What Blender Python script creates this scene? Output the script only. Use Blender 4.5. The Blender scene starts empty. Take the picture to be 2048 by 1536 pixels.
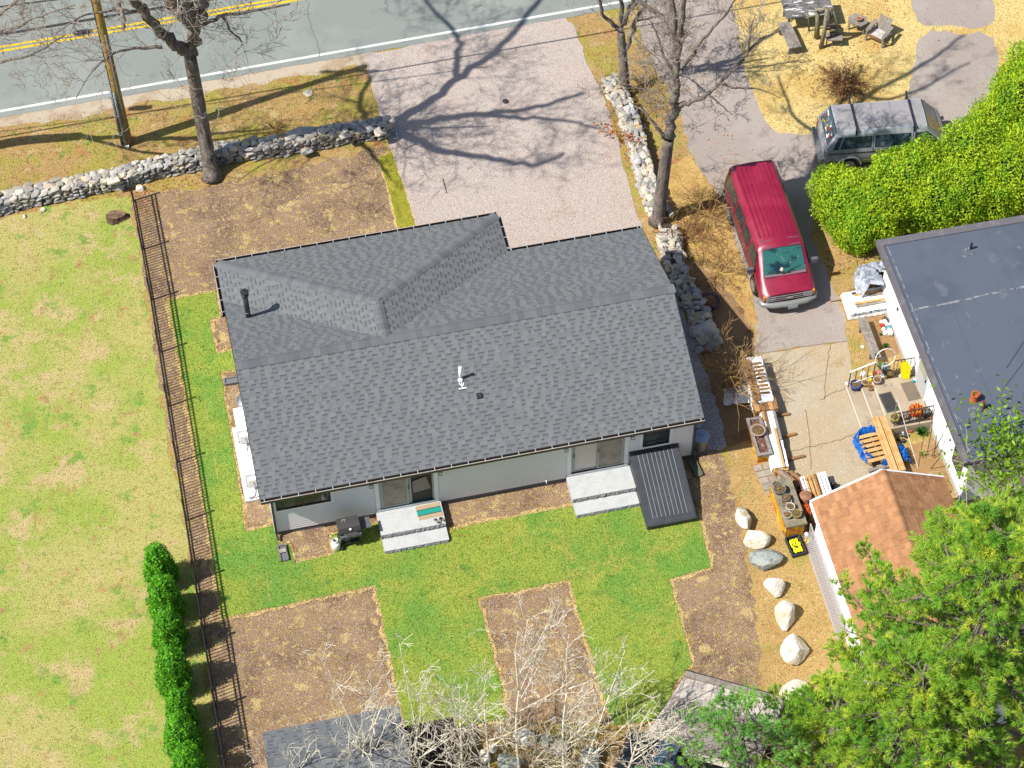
import bpy, bmesh, math, random
import numpy as np
from mathutils import Vector, Matrix
from mathutils.geometry import tessellate_polygon

# ---------------------------------------------------------------- camera, world, sun, exposure
SC = bpy.context.scene
COL = SC.collection
PITCH, ROLL, FPX, DIST = math.radians(53.67), math.radians(-0.654), 4662.3, 81.0
_F = np.array([0, math.cos(PITCH), -math.sin(PITCH)])
_R0 = np.array([1.0, 0, 0]); _U0 = np.array([0, math.sin(PITCH), math.cos(PITCH)])
_R = math.cos(ROLL)*_R0 + math.sin(ROLL)*_U0
_U = -math.sin(ROLL)*_R0 + math.cos(ROLL)*_U0
_C = -DIST*_F
cam = bpy.data.cameras.new("camera"); camo = bpy.data.objects.new("camera", cam); COL.objects.link(camo)
camo.matrix_world = Matrix(((_R[0], _U[0], -_F[0], _C[0]), (_R[1], _U[1], -_F[1], _C[1]), (_R[2], _U[2], -_F[2], _C[2]), (0, 0, 0, 1)))
cam.sensor_width = 36.0; cam.sensor_fit = 'HORIZONTAL'
cam.lens = FPX/2048*36.0
cam.clip_start = 1.0; cam.clip_end = 2000.0
SC.camera = camo

SUN_EL, SUN_AZ = math.radians(52.0), math.radians(22.5)      # light travels towards +X turned 22.5 deg to +Y
LD = Vector((math.cos(SUN_EL)*math.cos(SUN_AZ), math.cos(SUN_EL)*math.sin(SUN_AZ), -math.sin(SUN_EL)))
world = bpy.data.worlds.new("World"); SC.world = world; world.use_nodes = True
wn = world.node_tree.nodes; wn.clear()
sky = wn.new('ShaderNodeTexSky'); sky.sky_type = 'NISHITA'; sky.sun_disc = False
sky.sun_elevation = SUN_EL
sky.sun_rotation = math.atan2(-LD.x, -LD.y)
bg = wn.new('ShaderNodeBackground'); bg.inputs[1].default_value = 0.095
wo = wn.new('ShaderNodeOutputWorld')
world.node_tree.links.new(sky.outputs[0], bg.inputs[0]); world.node_tree.links.new(bg.outputs[0], wo.inputs[0])
sun = bpy.data.lights.new("sun", 'SUN'); sun.energy = 5.0; sun.angle = math.radians(0.5); sun.color = (1.0, 0.955, 0.88)
suno = bpy.data.objects.new("sun", sun); COL.objects.link(suno)
suno.rotation_euler = LD.to_track_quat('-Z', 'Y').to_euler()
suno.location = (-30, -12, 60)
SC.view_settings.view_transform = 'Standard'
SC.view_settings.look = 'None'
SC.view_settings.gamma = 1.0
SC.view_settings.use_curve_mapping = False
SC.view_settings.exposure = 0.66

# ---------------------------------------------------------------- helpers
rng = np.random.default_rng(7)
random.seed(7)

def G(px, py, z=0.0):
    "point of the place that the surveyed photo pixel shows at height z"
    d = _F + _R*(px-1024)/FPX - _U*(py-768)/FPX
    t = (z-_C[2])/d[2]
    p = _C + t*d
    return Vector((p[0], p[1], p[2]))

def shadow_source(px, py, h):
    "point at height h whose sun shadow falls on the ground at that pixel"
    g = G(px, py, 0)
    return g - LD*(h/-LD.z)

def srgb(r, g, b, k=1.0):
    def f(c):
        c /= 255.0
        return (c/12.92 if c <= 0.04045 else ((c+0.055)/1.055)**2.4)*k
    return (f(r), f(g), f(b), 1.0)

KA = 0.60       # photo value -> albedo, given the exposure above
def A(r, g, b, k=KA):
    c = srgb(r, g, b, k)
    return (min(c[0], .85), min(c[1], .85), min(c[2], .85), 1.0)

MATS = {}
def mat(name, base, layers=(), rough=0.85, bump=0.0, bscale=60.0, spec=0.3, metal=0.0, rnd=0.0, isl=0.0, hue=0.0,
        coord='pos', trans=0.0, coat=0.0, bdist=0.02, bvor=False):
    if name in MATS: return MATS[name]
    m = bpy.data.materials.new(name); m.use_nodes = True; MATS[name] = m
    nt = m.node_tree; N = nt.nodes; L = nt.links
    N.clear()
    out = N.new('ShaderNodeOutputMaterial'); bs = N.new('ShaderNodeBsdfPrincipled')
    bs.inputs['Roughness'].default_value = rough; bs.inputs['Metallic'].default_value = metal
    bs.inputs['Specular IOR Level'].default_value = spec
    if coat: bs.inputs['Coat Weight'].default_value = coat; bs.inputs['Coat Roughness'].default_value = 0.05
    if coord == 'pos':
        cs = N.new('ShaderNodeNewGeometry').outputs['Position']
    else:
        cs = N.new('ShaderNodeTexCoord').outputs['Object']
    col = None
    for i, ly in enumerate(layers):
        sc_, det, lo, hi, c = ly[:5]; kind = ly[5] if len(ly) > 5 else 'n'
        src = cs
        if len(ly) > 6:
            mp = N.new('ShaderNodeMapping'); mp.inputs['Scale'].default_value = ly[6]
            if len(ly) > 7: mp.inputs['Rotation'].default_value = (0, 0, ly[7])
            L.new(src, mp.inputs[0]); src = mp.outputs[0]
        if kind == 'v':
            t = N.new('ShaderNodeTexVoronoi'); t.inputs['Scale'].default_value = sc_
            sp = N.new('ShaderNodeSeparateColor'); L.new(src, t.inputs['Vector']); L.new(t.outputs['Color'], sp.inputs[0])
            fo = sp.outputs[i % 3]
        elif kind == 'c':
            t = N.new('ShaderNodeTexVoronoi'); t.feature = 'DISTANCE_TO_EDGE'; t.inputs['Scale'].default_value = sc_
            L.new(src, t.inputs['Vector']); fo = t.outputs['Distance']
        elif kind == 'w':
            t = N.new('ShaderNodeTexWave'); t.inputs['Scale'].default_value = sc_; t.inputs['Distortion'].default_value = det
            t.inputs['Detail'].default_value = 3
            L.new(src, t.inputs['Vector']); fo = t.outputs['Fac']
        else:
            t = N.new('ShaderNodeTexNoise'); t.inputs['Scale'].default_value = sc_; t.inputs['Detail'].default_value = det
            t.inputs['Roughness'].default_value = 0.62
            ad = N.new('ShaderNodeVectorMath'); ad.operation = 'ADD'; ad.inputs[1].default_value = (i*7.31, i*3.17, i*1.7)
            L.new(src, ad.inputs[0]); L.new(ad.outputs[0], t.inputs['Vector']); fo = t.outputs['Fac']
        mr = N.new('ShaderNodeMapRange'); mr.interpolation_type = 'SMOOTHSTEP'
        mr.inputs['From Min'].default_value = lo; mr.inputs['From Max'].default_value = hi
        L.new(fo, mr.inputs['Value'])
        mx = N.new('ShaderNodeMix'); mx.data_type = 'RGBA'
        L.new(mr.outputs[0], mx.inputs[0])
        if col is None: mx.inputs[6].default_value = base
        else: L.new(col, mx.inputs[6])
        mx.inputs[7].default_value = c
        col = mx.outputs[2]
    if rnd or isl or hue:
        hs = N.new('ShaderNodeHueSaturation')
        if rnd:
            rs = N.new('ShaderNodeObjectInfo').outputs['Random']; amp = rnd
        else:
            rs = N.new('ShaderNodeNewGeometry').outputs['Random Per Island']; amp = isl
        mr = N.new('ShaderNodeMapRange'); mr.inputs['To Min'].default_value = 1-amp; mr.inputs['To Max'].default_value = 1+amp
        L.new(rs, mr.inputs['Value']); L.new(mr.outputs[0], hs.inputs['Value'])
        if hue:
            ml = N.new('ShaderNodeMath'); ml.operation = 'MULTIPLY'; ml.inputs[1].default_value = 17.3
            fr = N.new('ShaderNodeMath'); fr.operation = 'FRACT'
            L.new(rs, ml.inputs[0]); L.new(ml.outputs[0], fr.inputs[0])
            m2 = N.new('ShaderNodeMapRange'); m2.inputs['To Min'].default_value = 0.5-hue; m2.inputs['To Max'].default_value = 0.5+hue
            L.new(fr.outputs[0], m2.inputs['Value']); L.new(m2.outputs[0], hs.inputs['Hue'])
        if col is None: hs.inputs['Color'].default_value = base
        else: L.new(col, hs.inputs['Color'])
        col = hs.outputs[0]
    if col is None: bs.inputs['Base Color'].default_value = base
    else: L.new(col, bs.inputs['Base Color'])
    if bump:
        if bvor:
            t = N.new('ShaderNodeTexVoronoi'); fo = t.outputs['Distance']
        else:
            t = N.new('ShaderNodeTexNoise'); t.inputs['Detail'].default_value = 5; fo = t.outputs['Fac']
        t.inputs['Scale'].default_value = bscale; L.new(cs, t.inputs['Vector'])
        bp = N.new('ShaderNodeBump'); bp.inputs['Strength'].default_value = bump; bp.inputs['Distance'].default_value = bdist
        L.new(fo, bp.inputs['Height']); L.new(bp.outputs[0], bs.inputs['Normal'])
    sh = bs.outputs[0]
    if trans:
        tr = N.new('ShaderNodeBsdfTranslucent')
        if col is None: tr.inputs[0].default_value = base
        else: L.new(col, tr.inputs[0])
        ms = N.new('ShaderNodeMixShader'); ms.inputs[0].default_value = trans
        L.new(sh, ms.inputs[1]); L.new(tr.outputs[0], ms.inputs[2]); sh = ms.outputs[0]
    L.new(sh, out.inputs[0])
    return m

def tag(o, label=None, cat=None, group=None, kind=None):
    if label: o['label'] = label
    if cat: o['category'] = cat
    if group: o['group'] = group
    if kind: o['kind'] = kind
    return o

def thing(name, label, cat, loc=(0, 0, 0), rz=0.0, group=None):
    o = bpy.data.objects.new(name, None); COL.objects.link(o)
    o.empty_display_size = 0.3
    o.location = loc; o.rotation_euler = (0, 0, rz)
    return tag(o, label, cat, group)

def link(name, me, parent=None, loc=(0, 0, 0), rot=(0, 0, 0), scale=(1, 1, 1)):
    o = bpy.data.objects.new(name, me); COL.objects.link(o)
    if parent is not None: o.parent = parent
    o.location = loc; o.rotation_euler = rot; o.scale = scale
    return o

def copy_tree(o, parent=None):
    c = o.copy(); COL.objects.link(c)
    if parent is not None: c.parent = parent
    for ch in list(o.children): copy_tree(ch, c)
    return c

class MB:
    "collects shapes, builds them as one mesh object"
    def __init__(s): s.v = []; s.f = []; s.mi = []
    def add(s, vs, fs, mi=0):
        b = len(s.v); s.v += [tuple(v) for v in vs]
        s.f += [tuple(i+b for i in f) for f in fs]; s.mi += [mi]*len(fs)
        return s
    def box(s, c, sz, M=None, mi=0, taper=1.0):
        x, y, z = sz[0]/2, sz[1]/2, sz[2]/2
        vs = [Vector((sx*x*(taper if k else 1), sy*y*(taper if k else 1), (z if k else -z))) for k in (0, 1) for sx, sy in ((-1, -1), (1, -1), (1, 1), (-1, 1))]
        if M is not None: vs = [M @ v for v in vs]
        c = Vector(c)
        return s.add([v+c for v in vs], [(3, 2, 1, 0), (4, 5, 6, 7), (0, 1, 5, 4), (1, 2, 6, 5), (2, 3, 7, 6), (3, 0, 4, 7)], mi)
    def bar(s, a, b, w, h, up=(0, 0, 1), mi=0):
        "box from a to b, w wide, h high"
        a = Vector(a); b = Vector(b); d = b-a; l = d.length; x = d.normalized()
        y = Vector(up).cross(x)
        y = y.normalized() if y.length > 1e-6 else Vector((0, 1, 0)).cross(x).normalized()
        z = x.cross(y)
        M = Matrix((x, y, z)).transposed()
        return s.box((a+b)/2, (l, w, h), M, mi)
    def tube(s, pts, r, n=8, mi=0, caps=True):
        pts = [Vector(p) for p in pts]; k = len(pts)
        rs = r if isinstance(r, (list, tuple)) else [r]*k
        vs = []; ref = Vector((0, 0, 1))
        for i, p in enumerate(pts):
            d = (pts[min(i+1, k-1)]-pts[max(i-1, 0)]).normalized()
            if abs(d.dot(ref)) > 0.95: ref = Vector((1, 0, 0)) if abs(d.x) < 0.9 else Vector((0, 1, 0))
            u = d.cross(ref).normalized(); w = d.cross(u)
            for j in range(n):
                a = 2*math.pi*j/n
                vs.append(p+(u*math.cos(a)+w*math.sin(a))*rs[i])
        fs = [(i*n+j, i*n+(j+1) % n, (i+1)*n+(j+1) % n, (i+1)*n+j) for i in range(k-1) for j in range(n)]
        if caps: fs += [tuple(range(n-1, -1, -1)), tuple((k-1)*n+j for j in range(n))]
        return s.add(vs, fs, mi)
    def lathe(s, prof, c=(0, 0, 0), n=16, mi=0):
        c = Vector(c); vs = []; k = len(prof)
        for r, z in prof:
            for j in range(n):
                a = 2*math.pi*j/n; vs.append(c+Vector((r*math.cos(a), r*math.sin(a), z)))
        fs = [(i*n+j, i*n+(j+1) % n, (i+1)*n+(j+1) % n, (i+1)*n+j) for i in range(k-1) for j in range(n)]
        fs += [tuple(range(n-1, -1, -1)), tuple((k-1)*n+j for j in range(n))]
        return s.add(vs, fs, mi)
    def poly(s, pts, mi=0): return s.add(pts, [tuple(range(len(pts)))], mi)
    def prism(s, pts, t, nrm=None, mi=0):
        "polygon pts extruded by -t along its normal"
        pts = [Vector(p) for p in pts]; n = len(pts)
        if nrm is None:
            nrm = Vector((0, 0, 0))
            for i in range(n):
                a, b = pts[i], pts[(i+1) % n]; nrm += a.cross(b)
            nrm.normalize()
        q = [p-nrm*t for p in pts]
        fs = [tuple(range(n)), tuple(range(2*n-1, n-1, -1))]+[(i, i+n, (i+1) % n+n, (i+1) % n) for i in range(n)]
        return s.add(pts+q, fs, mi)
    def mesh(s, name, mats, smooth=False):
        me = bpy.data.meshes.new(name); me.from_pydata(s.v, [], s.f)
        if not isinstance(mats, (list, tuple)): mats = [mats]
        for m in mats: me.materials.append(m)
        if len(mats) > 1: me.polygons.foreach_set('material_index', s.mi)
        if smooth: me.polygons.foreach_set('use_smooth', [True]*len(s.f))
        me.update(); return me
    def build(s, name, mats, parent=None, smooth=False, loc=(0, 0, 0), rz=0.0, kind=None):
        o = link(name, s.mesh(name, mats, smooth), parent, loc, (0, 0, rz))
        if kind: o['kind'] = kind
        return o

def raw_mesh(name, v, f, m, smooth=False):
    "numpy verts (n,3) and faces (k,s) to a mesh"
    me = bpy.data.meshes.new(name); v = np.asarray(v, np.float32); f = np.asarray(f, np.int32)
    me.vertices.add(len(v)); me.vertices.foreach_set('co', v.ravel())
    k, s = f.shape
    me.loops.add(k*s); me.loops.foreach_set('vertex_index', f.ravel())
    me.polygons.add(k); me.polygons.foreach_set('loop_start', np.arange(0, k*s, s, dtype=np.int32))
    me.polygons.foreach_set('loop_total', np.full(k, s, np.int32))
    if smooth: me.polygons.foreach_set('use_smooth', np.ones(k, bool))
    for mm in (m if isinstance(m, (list, tuple)) else [m]): me.materials.append(mm)
    me.update(calc_edges=True); me.validate()
    return me

def unit(a): return a/np.maximum(np.linalg.norm(a, axis=-1, keepdims=True), 1e-9)

def seg_mesh(name, segs, k, m, smooth=True):
    "segments (n,8): p0 p1 r0 r1 as k-sided open frusta"
    S = np.asarray(segs, float); p0 = S[:, :3]; p1 = S[:, 3:6]; r0 = S[:, 6]; r1 = S[:, 7]
    d = unit(p1-p0); ref = np.where(np.abs(d[:, 2:3]) > .9, np.array([[1., 0, 0]]), np.array([[0, 0, 1.]]))
    u = unit(np.cross(d, ref)); w = np.cross(d, u)
    a = np.arange(k)*2*np.pi/k
    ring = u[:, None]*np.cos(a)[None, :, None]+w[:, None]*np.sin(a)[None, :, None]
    V = np.concatenate([p0[:, None]+ring*r0[:, None, None], p1[:, None]+ring*r1[:, None, None]], 1).reshape(-1, 3)
    n = len(S); b = (np.arange(n)*2*k)[:, None]; j = np.arange(k)[None]
    F = np.stack([b+j, b+(j+1) % k, b+k+(j+1) % k, b+k+j], -1).reshape(-1, 4)
    return raw_mesh(name, V, F, m, smooth)

def leaf_mesh(name, pos, axis, nrm, ln, wd, m):
    "diamond leaves"
    ax = unit(axis); sd = unit(np.cross(ax, nrm))
    ln = np.broadcast_to(ln, (len(pos),))[:, None]; wd = np.broadcast_to(wd, (len(pos),))[:, None]
    V = np.stack([pos-ax*ln*.5, pos+sd*wd*.5-ax*ln*.05, pos+ax*ln*.5, pos-sd*wd*.5-ax*ln*.05], 1).reshape(-1, 3)
    F = np.arange(len(pos)*4).reshape(-1, 4)
    return raw_mesh(name, V, F, m)

def tri_sample(poly, n, z=0.0):
    "n random points in a polygon (list of Vector)"
    tr = tessellate_polygon([[Vector((p.x, p.y, 0)) for p in poly]])
    P = np.array([[p.x, p.y] for p in poly])
    T = np.array([[P[i] for i in t] for t in tr])
    ar = 0.5*np.abs((T[:, 1, 0]-T[:, 0, 0])*(T[:, 2, 1]-T[:, 0, 1])-(T[:, 2, 0]-T[:, 0, 0])*(T[:, 1, 1]-T[:, 0, 1]))
    tot = ar.sum()
    if n < 0: n = int(-n*tot)
    i = rng.choice(len(T), n, p=ar/tot); a = np.sqrt(rng.random(n))[:, None]; b = rng.random(n)[:, None]
    q = (1-a)*T[i, 0]+a*(1-b)*T[i, 1]+a*b*T[i, 2]
    return np.concatenate([q, np.full((n, 1), z)], 1)

def inside(q, poly):
    P = [(p.x, p.y) for p in poly]; c = np.zeros(len(q), bool); j = len(P)-1
    for i in range(len(P)):
        xi, yi = P[i]; xj, yj = P[j]
        cond = ((yi > q[:, 1]) != (yj > q[:, 1]))
        xx = (xj-xi)*(q[:, 1]-yi)/((yj-yi) if abs(yj-yi) > 1e-9 else 1e-9)+xi
        c ^= cond & (q[:, 0] < xx); j = i
    return c

def edge_dist(q, poly):
    d = np.full(len(q), 1e9)
    for i in range(len(poly)):
        a = np.array(poly[i][:2]); b = np.array(poly[(i+1) % len(poly)][:2]); e = b-a
        t = np.clip(((q[:, :2]-a)@e)/max(e@e, 1e-9), 0, 1)
        d = np.minimum(d, np.linalg.norm(q[:, :2]-(a+t[:, None]*e), axis=1))
    return d

def blades(name, q, h, w, m, lean=0.6, kind='stuff'):
    "grass blades at points q"
    n = len(q); th = rng.random(n)*2*np.pi; ca = np.stack([np.cos(th), np.sin(th), np.zeros(n)], 1)
    ph = rng.random(n)*2*np.pi; hh = h*(.5+rng.random(n))[:, None]
    ww = w*(.6+.8*rng.random(n))[:, None]
    tip = q+np.stack([np.cos(ph), np.sin(ph), np.zeros(n)], 1)*hh*lean*rng.random((n, 1))*1.6+np.array([0, 0, 1.])*hh*(1-.5*rng.random((n, 1)))
    V = np.stack([q-ca*ww*.5, q+ca*ww*.5, tip], 1).reshape(-1, 3)
    o = link(name, raw_mesh(name, V, np.arange(n*3).reshape(-1, 3), m)); o['kind'] = kind
    return o

def flecks(name, q, sz, m, tilt=0.5, kind='stuff', zoff=0.008, asp=.45):
    n = len(q); th = rng.random(n)*2*np.pi
    ax = np.stack([np.cos(th), np.sin(th), tilt*(rng.random(n)-.5)], 1); nr = np.stack([tilt*(rng.random(n)-.5), tilt*(rng.random(n)-.5), np.ones(n)], 1)
    q = q+np.array([0, 0, zoff]); s = sz*(.5+rng.random(n))
    o = link(name, leaf_mesh(name, q, ax, nr, s, s*asp, m)); o['kind'] = kind
    return o

def outline(pts, jag=0.0, step=0.3, z=0.0):
    "ground polygon from surveyed pixels, its edges made ragged"
    P = [p if isinstance(p, Vector) else G(*p) for p in pts]; out = []
    for i in range(len(P)):
        a, b = P[i], P[(i+1) % len(P)]; d = b-a; k = max(1, min(60, int(d.length/step))) if jag else 1
        nr = Vector((-d.y, d.x, 0)).normalized() if d.length > 1e-6 else Vector((0, 0, 0))
        for j in range(k):
            p = a+d*(j/k)
            if j and jag: p = p+nr*random.uniform(-jag, jag)
            out.append(Vector((p.x, p.y, z)))
    return out

def sheet(name, poly, z, m, thick=0.0, kind='structure', label=None):
    me = bpy.data.meshes.new(name)
    P = [Vector((p.x, p.y, z)) for p in poly]; tr = tessellate_polygon([P])
    v = [tuple(p) for p in P]; f = []
    for t in tr:
        a, b, c = (P[i] for i in t)
        f.append(t if (b-a).cross(c-a).z > 0 else t[::-1])
    if thick:
        n = len(P); ar = sum(P[i].x*P[(i+1) % n].y-P[(i+1) % n].x*P[i].y for i in range(n))
        v += [(p.x, p.y, z-thick) for p in P]
        for i in range(n):
            j = (i+1) % n
            f.append((i, i+n, j+n, j) if ar > 0 else (j, j+n, i+n, i))
    me.from_pydata(v, [], f); me.materials.append(m); me.update()
    o = link(name, me); o['kind'] = kind
    if label: o['label'] = label
    return o

def lines_limb(pts, n=6):
    "Catmull-Rom through control points"
    P = [Vector(p) for p in pts]; P = [P[0]*2-P[1]]+P+[P[-1]*2-P[-2]]; out = []
    for i in range(1, len(P)-2):
        for j in range(n):
            t = j/n; a, b, c, d = P[i-1], P[i], P[i+1], P[i+2]
            out.append(0.5*((2*b)+(c-a)*t+(2*a-5*b+4*c-d)*t*t+(3*b-a-3*c+d)*t*t*t))
    out.append(P[-2]); return out
# ---------------------------------------------------------------- ground, road, drives, lawns
M_VERGE = mat('verge_grass', A(190, 156, 96), [
    (0.55, 5, .46, .58, A(176, 166, 70)), (0.7, 6, .55, .66, A(190, 138, 84)), (1.7, 5, .55, .68, A(206, 178, 128)),
    (3.0, 5, .60, .68, A(92, 140, 40)), (8, 6, .55, .68, A(150, 112, 60)), (24, 6, .48, .66, A(112, 80, 44)), (42, 4, .56, .70, A(240, 216, 170))], rough=.95, bump=.7, bscale=38)
M_SOIL = mat('seeded_soil', A(172, 140, 108), [
    (0.8, 4, .45, .64, A(136, 106, 84)), (1.9, 8, .57, .63, A(218, 190, 126)), (5.5, 8, .56, .64, A(212, 184, 116)), (9, 6, .53, .65, A(180, 160, 76)),
    (26, 6, .48, .64, A(98, 72, 56)), (42, 5, .57, .68, A(230, 210, 196))], rough=.95, bump=1.0, bscale=40)
M_LAWN = mat('old_lawn', A(198, 190, 112), [
    (0.22, 5, .42, .58, A(166, 186, 76)), (0.7, 6, .50, .66, A(214, 190, 136)), (1.3, 6, .56, .68, A(130, 170, 66)), (1.8, 6, .57, .70, A(186, 148, 96)),
    (5, 6, .54, .68, A(158, 160, 76)), (26, 6, .48, .66, A(120, 112, 52)), (44, 4, .58, .70, A(246, 234, 176))], rough=.95, bump=.8, bscale=36)
M_SOD = mat('new_sod', A(160, 176, 66), [
    (0.35, 4, .42, .62, A(116, 164, 62)), (0.9, 5, .52, .68, A(174, 178, 76)), (3, 5, .55, .7, A(112, 152, 52)),
    (26, 6, .46, .66, A(74, 112, 30)), (44, 4, .57, .70, A(220, 222, 136))], rough=.95, bump=.7, bscale=42)
M_STRAW = mat('dormant_grass', A(236, 212, 142), [
    (0.4, 4, .45, .62, A(220, 188, 112)), (1.2, 5, .55, .7, A(236, 210, 140)), (2.6, 6, .60, .72, A(170, 148, 66)),
    (9, 6, .56, .68, A(196, 156, 80)), (24, 6, .50, .66, A(150, 112, 56)), (44, 4, .57, .70, A(252, 238, 190))], rough=.95, bump=.6, bscale=40)
M_ROAD = mat('road_asphalt', A(160, 168, 162, .46), [
    (0.25, 4, .44, .62, A(176, 182, 174, .46)), (1.4, 5, .55, .75, A(146, 152, 148, .46)), (90, 3, .45, .75, A(200, 205, 196, .46)), (130, 2, .56, .72, A(108, 114, 112, .46))],
    rough=.9, bump=.25, bscale=140, bdist=.006)
M_SAND = mat('road_sand', A(200, 184, 160), [(1.2, 5, .45, .65, A(176, 150, 120)), (30, 5, .5, .72, A(224, 212, 194))], rough=.95, bump=.4, bscale=70)
M_GRAVEL = mat('driveway_gravel', A(212, 196, 184, .56), [
    (0.3, 4, .45, .65, A(210, 190, 176, .56)), (0.9, 4, .58, .74, A(200, 172, 152, .56)), (34, 0, .35, 1.0, A(172, 156, 148, .54), 'v'),
    (47, 0, .55, 1.0, A(236, 226, 216, .5), 'v'), (60, 3, .58, .72, A(140, 124, 116, .54))], rough=.95, bump=.8, bscale=34, bvor=True, bdist=.015)
M_DRIVE = mat('old_asphalt', A(182, 168, 158, .55), [
    (0.35, 4, .44, .62, A(190, 178, 168, .55)), (1.1, 5, .55, .70, A(162, 148, 142, .55)), (3.2, 4, .66, .72, A(122, 108, 98, .55)),
    (50, 3, .5, .75, A(222, 210, 202, .55)), (70, 2, .54, .68, A(122, 112, 108, .55))], rough=.92, bump=.3, bscale=110, bdist=.008)
M_CONC = mat('weathered_concrete', A(206, 184, 148, .52), [
    (0.35, 5, .45, .65, A(208, 194, 168, .52)), (0.55, 5, .52, .66, A(192, 160, 112, .52)), (30, 0, .7, 1.0, A(224, 214, 196, .52), 'v'), (60, 3, .56, .72, A(160, 142, 114, .52))],
    rough=.9, bump=.3, bscale=80, bdist=.008)
M_BED = mat('garden_soil', A(168, 132, 88), [(1.2, 5, .5, .68, A(190, 158, 112)), (9, 5, .55, .7, A(140, 104, 66)), (40, 4, .56, .72, A(208, 184, 140))], rough=.95, bump=.7, bscale=40)
M_BLUEST = mat('crushed_stone', A(190, 184, 180), [(36, 0, .3, .95, A(150, 146, 150), 'v'), (44, 0, .6, .95, A(236, 230, 226), 'v')], rough=.9, bump=.9, bscale=38, bvor=True)
M_WHITE_PAINT = mat('road_paint_white', A(238, 240, 236), [(14, 5, .58, .72, A(190, 196, 194)), (60, 3, .62, .75, A(180, 186, 184))], rough=.8)
M_YELLOW_PAINT = mat('road_paint_yellow', A(246, 204, 20, .62), [(10, 5, .56, .72, A(206, 168, 40)), (60, 3, .62, .75, A(180, 150, 60))], rough=.8)

sheet('ground', [Vector((-500, -500, 0)), Vector((500, -500, 0)), Vector((500, 500, 0)), Vector((-500, 500, 0))], 0.0, M_VERGE)

# road, along the white edge line
wa, wb = G(0, 223), G(1266, 0); rd = (wb-wa).normalized(); rn = Vector((-rd.y, rd.x, 0))
off_y = (G(0, 99)-wa).dot(rn)
def strip(o0, o1, t0, t1, jag=0.0):
    a = wa+rd*t0; b = wa+rd*t1
    if jag:
        n = int((t1-t0)/.35)
        lo = [a+rd*((t1-t0)*i/n)+rn*(o0+random.uniform(-jag, jag)) for i in range(n+1)]
        return lo+[b+rn*o1, a+rn*o1]
    return [a+rn*o0, b+rn*o0, b+rn*o1, a+rn*o1]
sheet('road_shoulder', strip(-.95, 0.1, -60, 14.2, .16), .004, M_SAND)
sheet('road', strip(-.33, off_y*2+.5, -60, 60, .03)[:], .0145, M_ROAD)
sheet('edge_line', strip(-.06, .06, -60, 60), .0185, M_WHITE_PAINT)
sheet('edge_line', strip(off_y*2-.06, off_y*2+.06, -60, 60), .0185, M_WHITE_PAINT)
for s in (-1, 1):
    sheet('centre_line', strip(off_y+s*.11-.055, off_y+s*.11+.055, -60, 60), .0185, M_YELLOW_PAINT)
# cracks sealed across the road
mb = MB()
for x0, y0, x1, y1 in ((612, 0, 637, 112), (770, 0, 775, 22), (430, 96, 470, 150), (60, 150, 110, 206)):
    a, b = G(x0, y0), G(x1, y1); pts = []
    for i in range(13):
        p = a.lerp(b, i/12)+Vector((random.uniform(-.09, .09), random.uniform(-.05, .05), 0)); pts.append(p)
    for i in range(12):
        d = (pts[i+1]-pts[i]).normalized(); n_ = Vector((-d.y, d.x, 0))*.014
        mb.poly([(q.x, q.y, .020) for q in (pts[i]-n_, pts[i+1]-n_, pts[i+1]+n_, pts[i]+n_)])
mb.build('crack', mat('tar', A(120, 128, 130), rough=.9), kind='structure')

# left neighbour's lawn
P_LAWN = outline([(-900, 640), (0, 442), (130, 405), (258, 392), (285, 520), (318, 760), (352, 960), (385, 1140), (440, 1540), (500, 1950), (-900, 1950)], .14, .35)
sheet('old_lawn', P_LAWN, .004, M_LAWN)
# the house lot: seeded soil
P_LOT = outline([(262, 392), (430, 372), (600, 335), (772, 292), (800, 360), (834, 458), (1000, 520), (1300, 520), (1392, 700), (1425, 860), (1440, 905),
                 (1470, 1010), (1500, 1150), (1518, 1290), (1520, 1370), (1440, 1450), (1230, 1445), (1000, 1440), (815, 1475), (440, 1560), (395, 1140), (318, 760), (285, 520)], .12, .3)
sheet('seeded_soil', P_LOT, .006, M_SOIL)
# straw edge showing round the cut soil beds is grown below as blades
# gravel driveway
P_DRIVE = outline([(728, 108), (800, 98), (900, 72), (1010, 55), (1130, 34), (1152, 58), (1180, 140), (1212, 205), (1240, 300), (1262, 390), (1290, 470), (1318, 520), (1318, 640),
                   (1000, 640), (850, 520), (826, 455), (800, 360), (768, 255), (745, 180)], .05, .25)
sheet('gravel_driveway', P_DRIVE, .010, M_GRAVEL)
# tan side yards on the right
M_YARD = mat('side_yard', A(204, 170, 108), [(0.5, 4, .45, .62, A(190, 158, 96)), (0.9, 5, .52, .66, A(176, 164, 80)), (2.2, 5, .56, .68, A(186, 140, 86)), (5, 5, .56, .70, A(222, 196, 140)), (10, 6, .55, .68, A(168, 128, 78)), (24, 6, .48, .66, A(136, 104, 60)), (44, 4, .57, .70, A(244, 224, 172))], rough=.95, bump=.7, bscale=38)
sheet('side_yard', outline([(1455, 895), (1500, 860), (1540, 700), (1600, 480), (1700, 430), (2300, 300), (2600, 1900), (1560, 1900), (1535, 1400), (1500, 1280), (1490, 1120), (1468, 1000)], .15, .35), .0035, M_YARD)
# dormant grass of the right-hand neighbour
P_STRAW = outline([(1452, -160), (2700, -160), (2700, 520), (1900, 420), (1640, 330), (1560, 300), (1440, 220)], .15, .4)
sheet('dormant_lawn', P_STRAW, .004, M_STRAW)
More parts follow.
